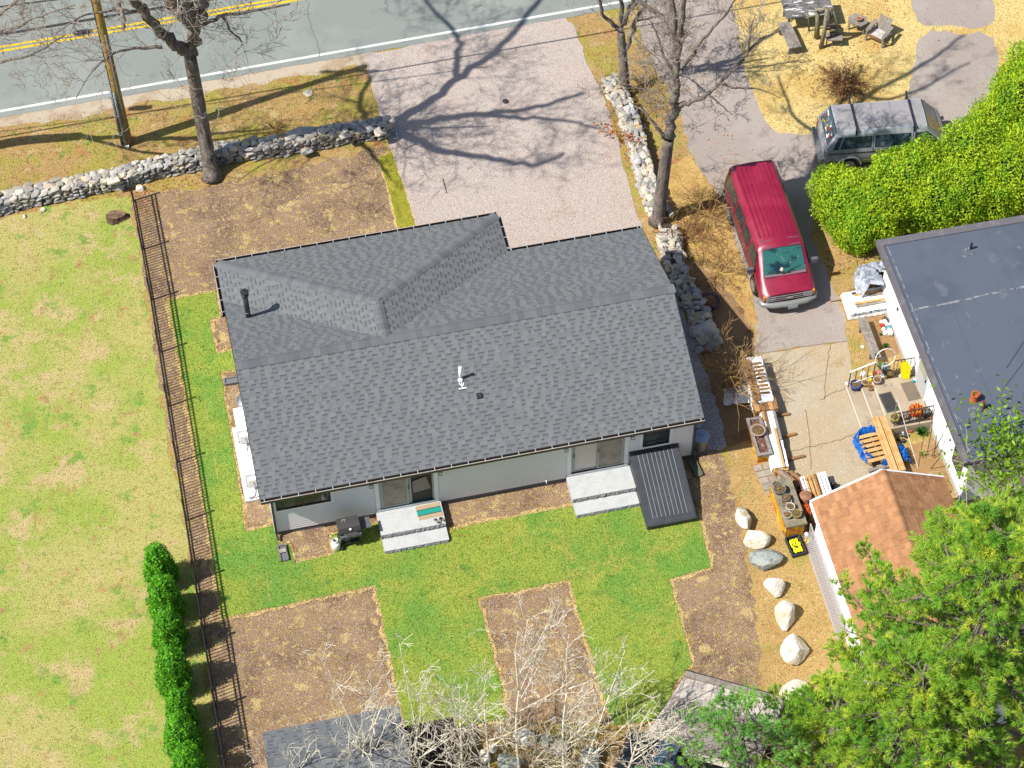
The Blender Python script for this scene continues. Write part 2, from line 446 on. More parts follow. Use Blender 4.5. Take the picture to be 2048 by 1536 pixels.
# asphalt drive with its turning circles
P_ASPH = outline([(1270, 40), (1300, -40), (1455, -40), (1468, 30), (1480, 95), (1500, 170), (1528, 238), (1560, 268), (1640, 268), (1760, 235), (1815, 190), (1832, 120), (1838, 78),
                  (1862, 60), (1895, 62), (1925, 70), (1960, 62), (1988, 76), (1996, 110), (1990, 190), (1972, 235), (1940, 290), (1880, 360), (1640, 380), (1622, 470),
                  (1655, 545), (1688, 625), (1696, 682), (1509, 707), (1516, 640), (1500, 575), (1470, 480), (1440, 400), (1402, 341), (1380, 304), (1365, 240), (1325, 160), (1290, 90)], .07, .3)
sheet('asphalt_drive', P_ASPH, .008, M_DRIVE)
P_CIRC = outline([(1800, -60), (1822, 0), (1834, 42), (1850, 52), (1900, 50), (1940, 58), (1975, 52), (1989, 40), (1990, 18), (1975, -20), (1960, -70)], .05, .25)
sheet('turning_circle', P_CIRC, .008, M_DRIVE)
P_CONC = outline([(1508, 709), (1695, 684), (1704, 740), (1716, 770), (1800, 985), (1660, 1040), (1560, 1020), (1540, 940), (1528, 860), (1512, 770)], .03, .3)
sheet('concrete_drive', P_CONC, .009, M_CONC)
mb = MB()
for path in (((1572, 905), (1620, 894), (1680, 880), (1712, 868)), ((1640, 800), (1668, 785), (1695, 776)), ((1660, 690), (1655, 730), (1648, 800)), ((1509, 708), (1560, 702), (1630, 690), (1694, 683)), ((1610, 820), (1618, 880), (1622, 940))):
    pts = lines_limb([G(*p) for p in path], 6); pts = [p+Vector((random.uniform(-.04, .04), random.uniform(-.04, .04), 0)) for p in pts]
    for i in range(len(pts)-1):
        d = (pts[i+1]-pts[i]).normalized(); n_ = Vector((-d.y, d.x, 0))*.013
        mb.poly([(q.x, q.y, .0135) for q in (pts[i]-n_, pts[i+1]-n_, pts[i+1]+n_, pts[i]+n_)])
mb.build('crack', mat('slab_crack', A(140, 116, 84), rough=.95), kind='structure')
P_CS = outline([(1340, 560), (1366, 620), (1392, 690), (1418, 760), (1438, 830), (1454, 893), (1388, 912), (1330, 720)], .08, .25)
sheet('crushed_stone', P_CS, .010, M_BLUEST)
P_BED = outline([(1715, 640), (1772, 622), (1800, 705), (1770, 718), (1742, 706)], .05, .2)
sheet('garden_bed', P_BED, .008, M_BED)
P_BED2 = outline([(1800, 905), (1868, 872), (1890, 930), (1912, 980), (1830, 985), (1806, 930)], .05, .2)
sheet('garden_bed', P_BED2, .010, M_BED)
# the strip of bare earth right of the house
P_EARTH = outline([(1385, 520), (1452, 560), (1490, 620), (1512, 700), (1520, 800), (1500, 880), (1450, 895), (1430, 830), (1412, 740), (1388, 650)], .12, .25)
M_EARTH = mat('bare_earth', A(160, 128, 92), [(1.0, 5, .48, .66, A(130, 100, 70)), (3, 5, .56, .70, A(150, 130, 66)), (14, 6, .55, .7, A(110, 84, 60)), (50, 3, .6, .74, A(214, 190, 150))], rough=.95, bump=.8, bscale=40)
sheet('bare_earth', P_EARTH, .005, M_EARTH)
P_GOLD = outline([(1340, 330), (1378, 310), (1405, 345), (1445, 405), (1470, 480), (1500, 575), (1515, 660), (1470, 600), (1420, 540), (1380, 500), (1345, 440), (1325, 420)], .1, .25)
sheet('straw_verge', P_GOLD, .007, mat('golden_grass', A(212, 176, 108), [(0.8, 4, .45, .62, A(196, 156, 96)), (2.2, 5, .56, .68, A(182, 164, 76)), (20, 5, .52, .7, A(150, 104, 52)), (46, 3, .6, .75, A(240, 210, 140))], rough=.95, bump=.7, bscale=36))

# new sod, laid as raised turf
P_SOD = outline([(338, 602), (432, 583), (438, 634), (418, 640), (434, 708), (468, 702), (474, 738), (440, 744), (466, 900), (491, 1064), (552, 1050), (558, 1100), (577, 1088), (592, 1128),
                 (669, 1108), (664, 1070), (756, 1046), (764, 1092), (894, 1067), (892, 1062), (1000, 1040), (1146, 1014), (1150, 1020), (1276, 995), (1300, 1058), (1392, 1036), (1392, 1006), (1421, 1136),
                 (1338, 1159), (1384, 1328), (1345, 1370), (1335, 1440), (1228, 1452), (1200, 1373), (1139, 1160), (954, 1197), (1004, 1380), (1012, 1440), (940, 1450), (818, 1476),
                 (801, 1410), (750, 1170), (443, 1238), (428, 1110), (392, 900), (362, 740)], .03, .25)
sheet('new_sod', P_SOD, .030, M_SOD, thick=.03)
P_SOD2 = outline([(757, 314), (783, 305), (806, 375), (830, 452), (797, 462), (778, 385)], .03, .2)
M_SOD2 = mat('faded_sod', A(166, 164, 50), [(0.9, 5, .45, .65, A(186, 172, 62)), (4, 5, .55, .7, A(122, 140, 38)), (28, 6, .5, .7, A(92, 100, 24)), (48, 4, .6, .74, A(220, 210, 110))], rough=.95, bump=.7, bscale=42)
sheet('new_sod', P_SOD2, .030, M_SOD2, thick=.03)
# cut straw rim round the sod
def rim(P, w, name, z):
    n = len(P); ar = sum(P[i].x*P[(i+1) % n].y-P[(i+1) % n].x*P[i].y for i in range(n)); sg = 1 if ar > 0 else -1
    mb = MB(); out = []
    for i in range(n):
        d = (P[(i+1) % n]-P[i-1]).normalized(); nr = Vector((d.y, -d.x, 0))*sg
        out.append((P[i]-nr*.03, P[i]+nr*random.uniform(.3, 1.1)*w))
    for i in range(n):
        a, b = out[i]; c, d = out[(i+1) % n]
        mb.poly([(p.x, p.y, z) for p in ((a, b, d, c) if sg > 0 else (a, c, d, b))])
    o = mb.build(name, mat('straw_edge', A(226, 200, 138), [(9, 5, .5, .64, A(204, 172, 104)), (30, 5, .52, .66, A(168, 132, 84))], rough=.95, bump=.6, bscale=40)); o['kind'] = 'structure'
rim(P_SOD, .17, 'straw_edge', .013); rim(P_SOD2, .10, 'straw_edge', .0135)
# seams between the sod rolls
mb = MB()
for a, b in (((905, 1085), (920, 1145)), ((1120, 1040), (1139, 1158)), ((1206, 1050), (1232, 1142)), ((533, 1145), (540, 1205)), ((640, 1150), (655, 1175)), ((1010, 1062), (1030, 1120)), ((410, 800), (436, 960))):
    a, b = G(*a), G(*b); d = (b-a).normalized(); n_ = Vector((-d.y, d.x, 0))*.02
    mb.poly([(q.x, q.y, .034) for q in (a-n_, b-n_, b+n_, a+n_)])
mb.build('sod_seam', mat('sod_seam', A(176, 168, 90), [(20, 4, .5, .7, A(110, 120, 40))], rough=.95), kind='structure')

# grass blades, chips and leaves
M_BL_SOD = mat('sod_blades', A(196, 208, 96), [(0.35, 4, .46, .64, A(158, 200, 84)), (0.9, 5, .50, .66, A(206, 204, 98)), (3, 4, .55, .7, A(128, 168, 64))], rough=.8, isl=.55, trans=.25)
M_BL_SOD2 = mat('faded_sod_blades', A(190, 182, 62), [(1.5, 4, .45, .65, A(150, 158, 44))], rough=.7, isl=.3, trans=.25)
M_BL_LAWN = mat('lawn_blades', A(212, 204, 122), [(0.22, 5, .42, .58, A(180, 202, 84)), (0.7, 6, .50, .66, A(226, 204, 152)), (1.3, 6, .56, .68, A(134, 182, 66)), (1.8, 6, .57, .7, A(192, 156, 104))], rough=.8, isl=.5, trans=.2)
M_BL_STRAW = mat('straw_blades', A(240, 216, 142), [(0.4, 4, .45, .62, A(224, 192, 112)), (2.0, 5, .6, .72, A(186, 166, 76))], rough=.8, isl=.3, trans=.2)
M_BL_VERGE = mat('verge_blades', A(206, 176, 104), [(0.6, 5, .45, .58, A(186, 182, 66)), (0.9, 6, .54, .66, A(196, 144, 86)), (2.4, 5, .58, .66, A(110, 168, 44))], rough=.8, isl=.35, trans=.2)
q = tri_sample(P_SOD, -420, .028); blades('sod_grass', q, .05, .026, M_BL_SOD)
q = tri_sample(P_SOD2, -420, .028); blades('sod_grass', q, .045, .022, M_BL_SOD2)
q = tri_sample([p for p in outline([(-60, 455), (0, 442), (258, 392), (318, 760), (385, 1140), (445, 1560), (-60, 1560)])], -190, .004); blades('lawn_grass', q, .045, .024, M_BL_LAWN)
Pq = outline([(1455, -20), (2060, -20), (2060, 330), (1640, 330), (1550, 300), (1480, 180)])
q = tri_sample(Pq, -200, .004); q = q[~inside(q, P_ASPH) & ~inside(q, P_CIRC)]; blades('dormant_grass', q, .05, .026, M_BL_STRAW)
Pq = outline([(-30, 250), (240, 215), (480, 170), (735, 125), (770, 250), (600, 292), (300, 350), (0, 400), (-30, 405)])
q = tri_sample(Pq, -170, .002); blades('verge_grass', q, .05, .026, M_BL_VERGE)
Pq = outline([(1140, 40), (1280, 60), (1375, 310), (1500, 600), (1510, 700), (1440, 560), (1330, 430), (1200, 190)])
q = tri_sample(Pq, -170, .006); q = q[~inside(q, P_ASPH) & ~inside(q, P_DRIVE)]; blades('verge_grass', q, .05, .026, mat('golden_blades', A(222, 186, 116), [(0.8, 4, .45, .62, A(206, 164, 100)), (2, 5, .56, .68, A(176, 172, 76))], rough=.8, isl=.35, trans=.2))
Pq = outline([(1490, 905), (1545, 1000), (1600, 1110), (1680, 1290), (1760, 1560), (1560, 1480), (1520, 1300), (1470, 1000)])
q = tri_sample(Pq, -170, .003); blades('verge_grass', q, .05, .026, mat('side_yard_blades', A(206, 176, 100), [(0.7, 5, .48, .64, A(170, 168, 66)), (2, 5, .58, .7, A(186, 140, 84))], rough=.8, isl=.35, trans=.2))
Pq = outline([(1640, 515), (1740, 480), (1800, 700), (1715, 760), (1690, 640)])
q = tri_sample(Pq, -150, .004); q = q[~inside(q, P_ASPH) & ~inside(q, P_CONC)]; blades('verge_grass', q, .045, .026, mat('yard_blades', A(200, 168, 104), [(0.9, 5, .48, .64, A(172, 160, 72))], rough=.8, isl=.35, trans=.2))
Pq = outline([(430, 1560), (815, 1478), (1230, 1448), (1340, 1440), (1340, 1580), (430, 1620)])
q = tri_sample(Pq, -160, .003); blades('verge_grass', q, .05, .026, M_BL_VERGE)
# dry grass and chips in the seeded soil
q = tri_sample(P_LOT, -200, .008); q = q[~inside(q, P_SOD) & ~inside(q, P_SOD2) & ~inside(q, P_DRIVE)]
flecks('mulch_chips', q, .034, mat('paper_chips', A(232, 214, 204), [(40, 2, .45, .6, A(176, 146, 120))], rough=.9, isl=.4))
q = tri_sample(P_LOT, -260, .008); q = q[~inside(q, P_SOD) & ~inside(q, P_SOD2) & ~inside(q, P_DRIVE)]
dd = np.sin(q[:, 0]*1.9+2.1*np.sin(q[:, 1]*1.1))+np.sin(q[:, 1]*2.3+1.7*np.sin(q[:, 0]*.9))+rng.random(len(q))*1.2-.2
blades('seedling_grass', q[dd > .35], .045, .018, mat('seedling_blades', A(206, 180, 96), [(1.1, 4, .45, .62, A(168, 164, 52))], rough=.8, isl=.35, trans=.2))
# straw rims along the sod cuts
q = tri_sample(P_LOT, -1100, .012); q = q[~inside(q, P_SOD)]; q = q[edge_dist(q, P_SOD) < .20*rng.random(len(q))**1.5+.05]
blades('cut_edge_straw', q, .06, .030, mat('straw_rim', A(232, 206, 140), rough=.85, isl=.25, trans=.2))
# loose gravel stones over the driveway
q = tri_sample(P_DRIVE, -60, .012)
n = len(q); th = rng.random((n, 3))*2*np.pi; base = np.array([[1, 0, 0], [-.5, .87, 0], [-.5, -.87, 0], [0, 0, .9]])
sc_ = (.016+.018*rng.random(n))[:, None, None]; c, s_ = np.cos(th[:, 0]), np.sin(th[:, 0])
Rz = np.stack([np.stack([c, -s_, 0*c], -1), np.stack([s_, c, 0*c], -1), np.stack([0*c, 0*c, 1+0*c], -1)], 1)
V = (np.einsum('nij,kj->nki', Rz, base)*sc_+q[:, None, :]).reshape(-1, 3)
F = (np.arange(n)*4)[:, None, None]+np.array([[0, 1, 3], [1, 2, 3], [2, 0, 3]])[None]
o = link('gravel_stones', raw_mesh('gravel_stones', V, F.reshape(-1, 3), mat('gravel_stone', A(226, 210, 204), [(30, 2, .4, .6, A(176, 156, 150))], rough=.9, isl=.35))); o['kind'] = 'stuff'
# fallen oak leaves
M_LEAF = mat('dead_leaf', A(196, 132, 70), rough=.8, isl=.45, trans=.2)
qs = [tri_sample(outline([(20, 395), (260, 360), (430, 350), (440, 372), (262, 388), (20, 430)]), 420, .01), tri_sample(outline([(1200, 190), (1300, 450), (1330, 450), (1240, 190)]), 260, .02),
      tri_sample(outline([(1300, 60), (1440, 330), (1480, 330), (1420, 60)]), 160, .012), tri_sample(outline([(1560, -10), (1780, -10), (1780, 190), (1560, 190)]), 320, .03),
      tri_sample(outline([(830, 1440), (1340, 1430), (1340, 1540), (830, 1540)]), 900, .02), tri_sample(outline([(1640, 500), (1750, 480), (1740, 540), (1660, 560)]), 200, .02),
      tri_sample(outline([(250, 380), (300, 380), (330, 430), (270, 430)]), 130, .012), tri_sample(outline([(720, 1040), (1000, 1090), (1000, 1070), (760, 1030)]), 40, .05)]
flecks('fallen_leaves', np.concatenate(qs), .075, M_LEAF, tilt=1.0, asp=.6)
# ---------------------------------------------------------------- the grey-roofed house
YAW = math.radians(11.887)
HU = Vector((math.cos(YAW), math.sin(YAW), 0)); HV = Vector((-math.sin(YAW), math.cos(YAW), 0))
def W(u, v, z=0.0): return HU*u+HV*v+Vector((0, 0, z))
def loc_uv(p): return Vector((p.dot(HU), p.dot(HV), p.z))
house = thing('house', 'white ranch house with a wide grey shingle roof in the middle of the lot', 'house', (0, 0, 0), YAW)
M_SHB = mat('shingle_base', A(142, 146, 150, .39), [(2.0, 5, .45, .65, A(134, 138, 142, .39)), (45, 4, .45, .7, A(158, 162, 165, .39))], rough=.95, bump=.35, bscale=160, bdist=.006)
M_SHT = mat('shingle_tab', A(148, 151, 154, .39), [(1.2, 5, .45, .65, A(140, 144, 147, .39)), (60, 4, .45, .7, A(168, 171, 173, .39))], rough=.95, bump=.35, bscale=160, isl=.07, bdist=.006)
M_SHO = mat('shingle_piece', A(148, 151, 154, .39), [(1.2, 5, .45, .65, A(140, 144, 147, .39)), (60, 4, .45, .7, A(168, 171, 173, .39))], rough=.95, bump=.35, bscale=160, rnd=.07, bdist=.006)
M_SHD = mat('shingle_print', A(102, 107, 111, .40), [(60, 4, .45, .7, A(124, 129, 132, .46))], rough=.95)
M_RIDGE = mat('ridge_shingle', A(138, 142, 146, .38), [(50, 4, .45, .7, A(154, 158, 161, .38))], rough=.95, bump=.3, bscale=150, rnd=.16, bdist=.006)
M_SID = mat('white_siding', (.72, .70, .70, 1), [(1.5, 4, .5, .7, (.69, .67, .67, 1))], rough=.55, spec=.3)
M_TRIM = mat('white_trim', (.78, .79, .80, 1), rough=.45)
M_BLACK = mat('black_metal', (.018, .018, .02, 1), rough=.4, spec=.5)
M_GUT = mat('bronze_gutter', (.035, .028, .026, 1), rough=.45, spec=.4)
M_LIP = mat('gutter_lip', A(188, 176, 166), [(9, 3, .5, .7, A(150, 130, 116))], rough=.5)
M_HANG = mat('hanger_metal', (.5, .49, .48, 1), rough=.4, metal=.4)
M_FOUND = mat('foundation', A(120, 116, 114), [(6, 4, .5, .7, A(96, 92, 90))], rough=.9)
M_GLASS = mat('window_glass', (.02, .028, .034, 1), [(1.3, 3, .48, .62, (.05, .06, .06, 1))], rough=.08, spec=.45)
M_FRAMEG = mat('grey_frame', A(196, 196, 192), rough=.45)
M_GALV = mat('galvanised', A(170, 172, 172), [(8, 4, .5, .7, A(140, 142, 146))], rough=.4, metal=.5)

ZE, ZR = 2.65, 4.22
L_, R_ = -9.30, 5.48
BE, FE, XE = -4.64, 3.72, 5.45
RV = -.30; APX = Vector((-4.30, 1.35, ZR)); JN = Vector((-4.31, RV, ZR)); XR = .68
planes = {
 'back': [(L_, BE, ZE), (R_, BE, ZE), (R_, RV, ZR), (L_, RV, ZR)],
 'front_right': [(R_, FE, ZE), (XR, FE, ZE), tuple(JN), (R_, RV, ZR)],
 'front_left': [(L_, FE, ZE), (L_, RV, ZR), tuple(JN)],
 'wing_left': [(L_, XE, ZE), (L_, FE, ZE), tuple(JN), tuple(APX)],
 'wing_front': [(XR, XE, ZE), (L_, XE, ZE), tuple(APX)],
 'wing_right': [(XR, FE, ZE), (XR, XE, ZE), tuple(APX), tuple(JN)],
}
eave_dir = {'back': (1, 0, 0), 'front_right': (-1, 0, 0), 'front_left': (-1, 0, 0), 'wing_left': (0, -1, 0), 'wing_front': (-1, 0, 0), 'wing_right': (0, 1, 0)}
def clip_poly(P, H):
    "2-D convex clip"
    out = P
    for i in range(len(H)):
        a, b = H[i], H[(i+1) % len(H)]; inp = out; out = []
        for j in range(len(inp)):
            p, q = inp[j], inp[(j+1) % len(inp)]
            sp = (b[0]-a[0])*(p[1]-a[1])-(b[1]-a[1])*(p[0]-a[0]); sq = (b[0]-a[0])*(q[1]-a[1])-(b[1]-a[1])*(q[0]-a[0])
            if sp >= 0: out.append(p)
            if sp*sq < 0:
                t = sp/(sp-sq); out.append((p[0]+(q[0]-p[0])*t, p[1]+(q[1]-p[1])*t))
        if not out: return []
    return out

def shingle_plane(P, ed, exposure, deck, tabs, prints, pieces, wmin=.10, wmax=.27, th=.008, pr=.33):
    P = [Vector(p) for p in P]; e = Vector(ed).normalized()
    n = (P[1]-P[0]).cross(P[2]-P[0]).normalized()
    if n.z < 0: n = -n; P = P[::-1]
    s = n.cross(e)
    if s.z < 0: s = -s
    o = min(P, key=lambda p: p.z)
    H = [((p-o).dot(e), (p-o).dot(s)) for p in P]
    if sum(H[i][0]*H[(i+1) % len(H)][1]-H[(i+1) % len(H)][0]*H[i][1] for i in range(len(H))) < 0: H = H[::-1]
    to3 = lambda q, h: o+e*q[0]+s*q[1]+n*h
    deck.prism([to3(q, 0) for q in H], .05, n if True else None)
    x0 = min(h[0] for h in H); x1 = max(h[0] for h in H); y1 = max(h[1] for h in H)
    row = 0; y = 0.0
    while y < y1-.02:
        x = x0-random.random()*.3
        while x < x1:
            w = random.uniform(wmin, wmax); g = random.uniform(.09, .26)
            c = clip_poly([(x, y), (x+w, y), (x+w, y+exposure*1.02), (x, y+exposure*1.02)], H)
            if len(c) >= 3:
                if pieces is not None and len(c) == 4 and abs(c[1][0]-c[0][0]-w) < 1e-6 and row < 11 and len(pieces) < 300:
                    pieces.append((to3((x+w/2, y+exposure*.51), 0), w, exposure*1.02, e, s, n))
                else:
                    # low at its upper edge, proud at its lower edge
                    top = [to3(q, th*(1-.45*(q[1]-y)/exposure)) for q in c]; bot = [to3(q, 0.0) for q in c]; k = len(c)
                    tabs.add(top+bot, [tuple(range(k))]+[(i, i+k, (i+1) % k+k, (i+1) % k) for i in range(k)])
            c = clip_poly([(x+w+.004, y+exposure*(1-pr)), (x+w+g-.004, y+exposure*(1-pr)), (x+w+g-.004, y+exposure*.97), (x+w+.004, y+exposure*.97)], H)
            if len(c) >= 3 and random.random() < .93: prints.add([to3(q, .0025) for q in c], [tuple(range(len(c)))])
            x += w+g
        y += exposure; row += 1

deck, tabs, prints, pieces = MB(), MB(), MB(), []
for nm, P in planes.items():
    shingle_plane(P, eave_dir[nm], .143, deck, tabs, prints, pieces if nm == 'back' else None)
roof = deck.build('roof', M_SHB, house)
tabs.build('shingles', M_SHT, roof, kind='stuff')
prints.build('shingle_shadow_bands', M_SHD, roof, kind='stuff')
mb = MB(); mb.add([(-.5, -.5, 0), (.5, -.5, 0), (.5, .5, 0), (-.5, .5, 0), (-.5, -.5, 1), (.5, -.5, 1), (.5, .5, .55), (-.5, .5, .55)],
                  [(4, 5, 6, 7), (0, 1, 5, 4), (1, 2, 6, 5), (2, 3, 7, 6), (3, 0, 4, 7)])
sh_me = mb.mesh('shingle', M_SHO)
def basis(x, y, z, loc, sc=(1, 1, 1)):
    M = Matrix((x, y, z)).transposed().to_4x4()
    return Matrix.Translation(loc) @ M @ Matrix.Diagonal((*sc, 1))
for p, w, h, e, s, n in pieces:
    o = link('shingle', sh_me, roof); o.matrix_local = basis(e, s, n, p, (w, h, .008))
def ridge_caps(a, b, exposure, drop, name='ridge_cap', wid=.19, m=None, parent=roof, lift=.012):
    "folded caps from a up to b; drop = fall of each side per metre sideways"
    a, b = Vector(a), Vector(b); d = (b-a).normalized(); side = d.cross(Vector((0, 0, 1))).normalized(); up = side.cross(d)
    ln = (b-a).length; k = int(ln/exposure); f = drop
    me = MB(); l = exposure*1.12; t0, t1 = .022, .008; w = wid
    vs = [(-l/2, -w, -w*f+t0), (-l/2, -w*.25, -w*.12*f+t0), (-l/2, w*.25, -w*.12*f+t0), (-l/2, w, -w*f+t0), (l/2, -w, -w*f+t1), (l/2, -w*.25, -w*.12*f+t1), (l/2, w*.25, -w*.12*f+t1), (l/2, w, -w*f+t1)]
    vs += [(x, y, z-.03) for x, y, z in vs]
    me.add(vs, [(0, 4, 5, 1)[::-1], (1, 5, 6, 2)[::-1], (2, 6, 7, 3)[::-1], (0, 1, 9, 8), (1, 2, 10, 9), (2, 3, 11, 10), (0, 8, 12, 4), (3, 7, 15, 11)])
    me = me.mesh(name, m or M_RIDGE)
    for i in range(k+1):
        p = a+d*min((i+.5)*exposure, ln-.04)+up*lift
        o = link(name, me, parent); o.matrix_local = basis(d, side, up, p)
sl = (ZR-ZE)/(RV-BE)
ridge_caps((L_, RV, ZR), (R_, RV, ZR), .215, sl)
ridge_caps((L_+.05, XE-.04, ZE+.02), APX, .215, .28)
ridge_caps((XR-.05, XE-.04, ZE+.02), APX, .215, .28)
ridge_caps(JN, APX+Vector((0, 0, 0)), .215, .31)
# dark drip edges along the rakes
mb = MB()
for a, b in (((L_, BE, ZE), (L_, RV, ZR)), ((L_, RV, ZR), (L_, FE, ZE)), ((R_, BE, ZE), (R_, RV, ZR)), ((R_, RV, ZR), (R_, FE, ZE))):
    a, b = Vector(a), Vector(b); sx = -1 if a.x < 0 else 1
    mb.bar(a+Vector((sx*.012, 0, -.035)), b+Vector((sx*.012, 0, -.035)), .02, .06)
    mb.bar(a+Vector((-sx*.01, 0, -.13)), b+Vector((-sx*.01, 0, -.13)), .025, .13)
mb.build('drip_edge', M_BLACK, roof)
# gutters and their hangers
def gutter(a, b, outn):
    a, b = Vector(a), Vector(b); d = (b-a).normalized(); o_ = Vector(outn)
    mb = MB()
    mb.bar(a+o_*.012+Vector((0, 0, -.07)), b+o_*.012+Vector((0, 0, -.07)), .02, .12)
    mb.bar(a+o_*.065+Vector((0, 0, -.125)), b+o_*.065+Vector((0, 0, -.125)), .12, .012)
    mb.bar(a+o_*.122+Vector((0, 0, -.065)), b+o_*.122+Vector((0, 0, -.065)), .012, .115)
    g = mb.build('gutter', M_GUT, house)
    mb = MB(); mb.bar(a+o_*.118+Vector((0, 0, 0)), b+o_*.118+Vector((0, 0, 0)), .03, .012)
    mb.build('gutter_lip', M_LIP, g)  # sun catching the lip is put into its pale colour
    me = MB().box((0, 0, 0), (.022, .12, .010)).box((0, .055, .006), (.035, .03, .016)).mesh('gutter_hanger', M_HANG)
    ln = (b-a).length; k = int(ln/.56); side = o_
    for i in range(k+1):
        p = a+d*(.12+i*(ln-.24)/max(k, 1))+o_*.06+Vector((0, 0, .008))
        h = link('gutter_hanger', me, g); h.matrix_local = basis(d, side, d.cross(side), p)
gutter((L_, BE, ZE), (R_, BE, ZE), (0, -1, 0))
gutter((L_, XE, ZE), (XR, XE, ZE), (0, 1, 0))
gutter((XR+.02, FE, ZE), (R_, FE, ZE), (0, 1, 0))
gutter((L_, 3.12, ZE), (L_, XE, ZE), (-1, 0, 0))
gutter((XR, FE+.04, ZE), (XR, XE, ZE), (1, 0, 0))
# soffits and walls
WL, WR, WB, WF = -8.98, 5.26, -4.37, 3.5
FTH = .22
mb = MB(); mb.prism([(L_+.02, BE+.02, ZE-.16), (R_-.02, BE+.02, ZE-.16), (R_-.02, FE-.02, ZE-.16), (L_+.02, FE-.02, ZE-.16)], .02)
mb.prism([(L_+.02, FE-.05, ZE-.163), (XR-.02, FE-.05, ZE-.163), (XR-.02, XE-.02, ZE-.163), (L_+.02, XE-.02, ZE-.163)], .02)
mb.build('soffit', M_TRIM, house)
foot = [(WL, WB), (WR, WB), (WR, WF), (XR-.3, WF), (XR-.3, XE-.3), (WL, XE-.3)]
mb = MB()
for i in range(len(foot)):
    a, b = foot[i], foot[(i+1) % len(foot)]
    a3, b3 = Vector((a[0], a[1], 0)), Vector((b[0], b[1], 0)); d = (b3-a3).normalized(); o_ = Vector((d.y, -d.x, 0))
    nb = 18; e_ = (ZE-.17-FTH)/nb
    for k in range(nb):                         # lapped boards
        z0 = FTH+k*e_; z1 = z0+e_
        mb.add([a3+o_*.018+Vector((0, 0, z0)), b3+o_*.018+Vector((0, 0, z0)), b3+o_*.004+Vector((0, 0, z1)), a3+o_*.004+Vector((0, 0, z1)),
                a3+Vector((0, 0, z0)), b3+Vector((0, 0, z0))], [(0, 1, 2, 3), (4, 5, 1, 0)])
mb.build('wall', M_SID, house)
mb = MB(); mb.prism([(x, y, FTH-.005) for x, y in foot], FTH+.2); mb.build('foundation', M_FOUND, house)
for x in (WL, WR): MB().prism([(x, WB, ZE-.18), (x, WF, ZE-.18), (x, RV, ZR-.1)], .02).build('gable', M_SID, house)   # gable ends up to the roof
                                       # corner boards
for x, y in ((WL, WB), (WR, WB), (WL, XE-.3), (WR, WF)):
    sx = -1 if x < 0 else 1; sy = -1 if y < 0 else 1; mb = MB()
    mb.box((x-sx*.05, y+sy*.016, (FTH+ZE-.17)/2), (.12, .03, ZE-.17-FTH-.01)); mb.box((x+sx*.016, y-sy*.05, (FTH+ZE-.17)/2), (.03, .12, ZE-.17-FTH-.01)); mb.build('corner_board', M_TRIM, house)

def back_window(u0, u1, z0, z1, halves):
    mb = MB(); y = WB-.02
    mb.box(((u0+u1)/2, y-.012, z1+.05), (u1-u0+.22, .035, .1)); mb.box(((u0+u1)/2, y-.012, z0-.05), (u1-u0+.22, .035, .1))
    mb.box((u0-.055, y-.012, (z0+z1)/2), (.11, .035, z1-z0)); mb.box((u1+.055, y-.012, (z0+z1)/2), (.11, .035, z1-z0))
    w = mb.build('window', M_TRIM, house)
    mb = MB(); f = .045
    mb.box(((u0+u1)/2, y-.02, z1-f/2), (u1-u0, .05, f)); mb.box(((u0+u1)/2, y-.02, z0+f/2), (u1-u0, .05, f))
    for i in range(halves+1):
        u = u0+f/2+(u1-u0-f)*i/halves; mb.box((u, y-.02, (z0+z1)/2), (f, .048, z1-z0-2*f))
    mb.build('window_frame', M_BLACK, w)
    for i in range(halves):
        a = u0+f+(u1-u0-f)*i/halves; b = u0+(u1-u0-f)*(i+1)/halves
        MB().box(((a+b)/2, y-.006, (z0+z1)/2), (b-a-.002, .012, z1-z0-2*f-.002)).build('pane', M_GLASS, w)
    if halves == 1:
        MB().box(((u0+u1)/2, y-.016, z0+(z1-z0)*.28), (u1-u0-2*f, .02, .03)).build('sash_rail', M_BLACK, w)
back_window(-8.84, -7.03, 1.50, 2.30, 2)
back_window(3.50, 4.41, 1.25, 2.15, 1)

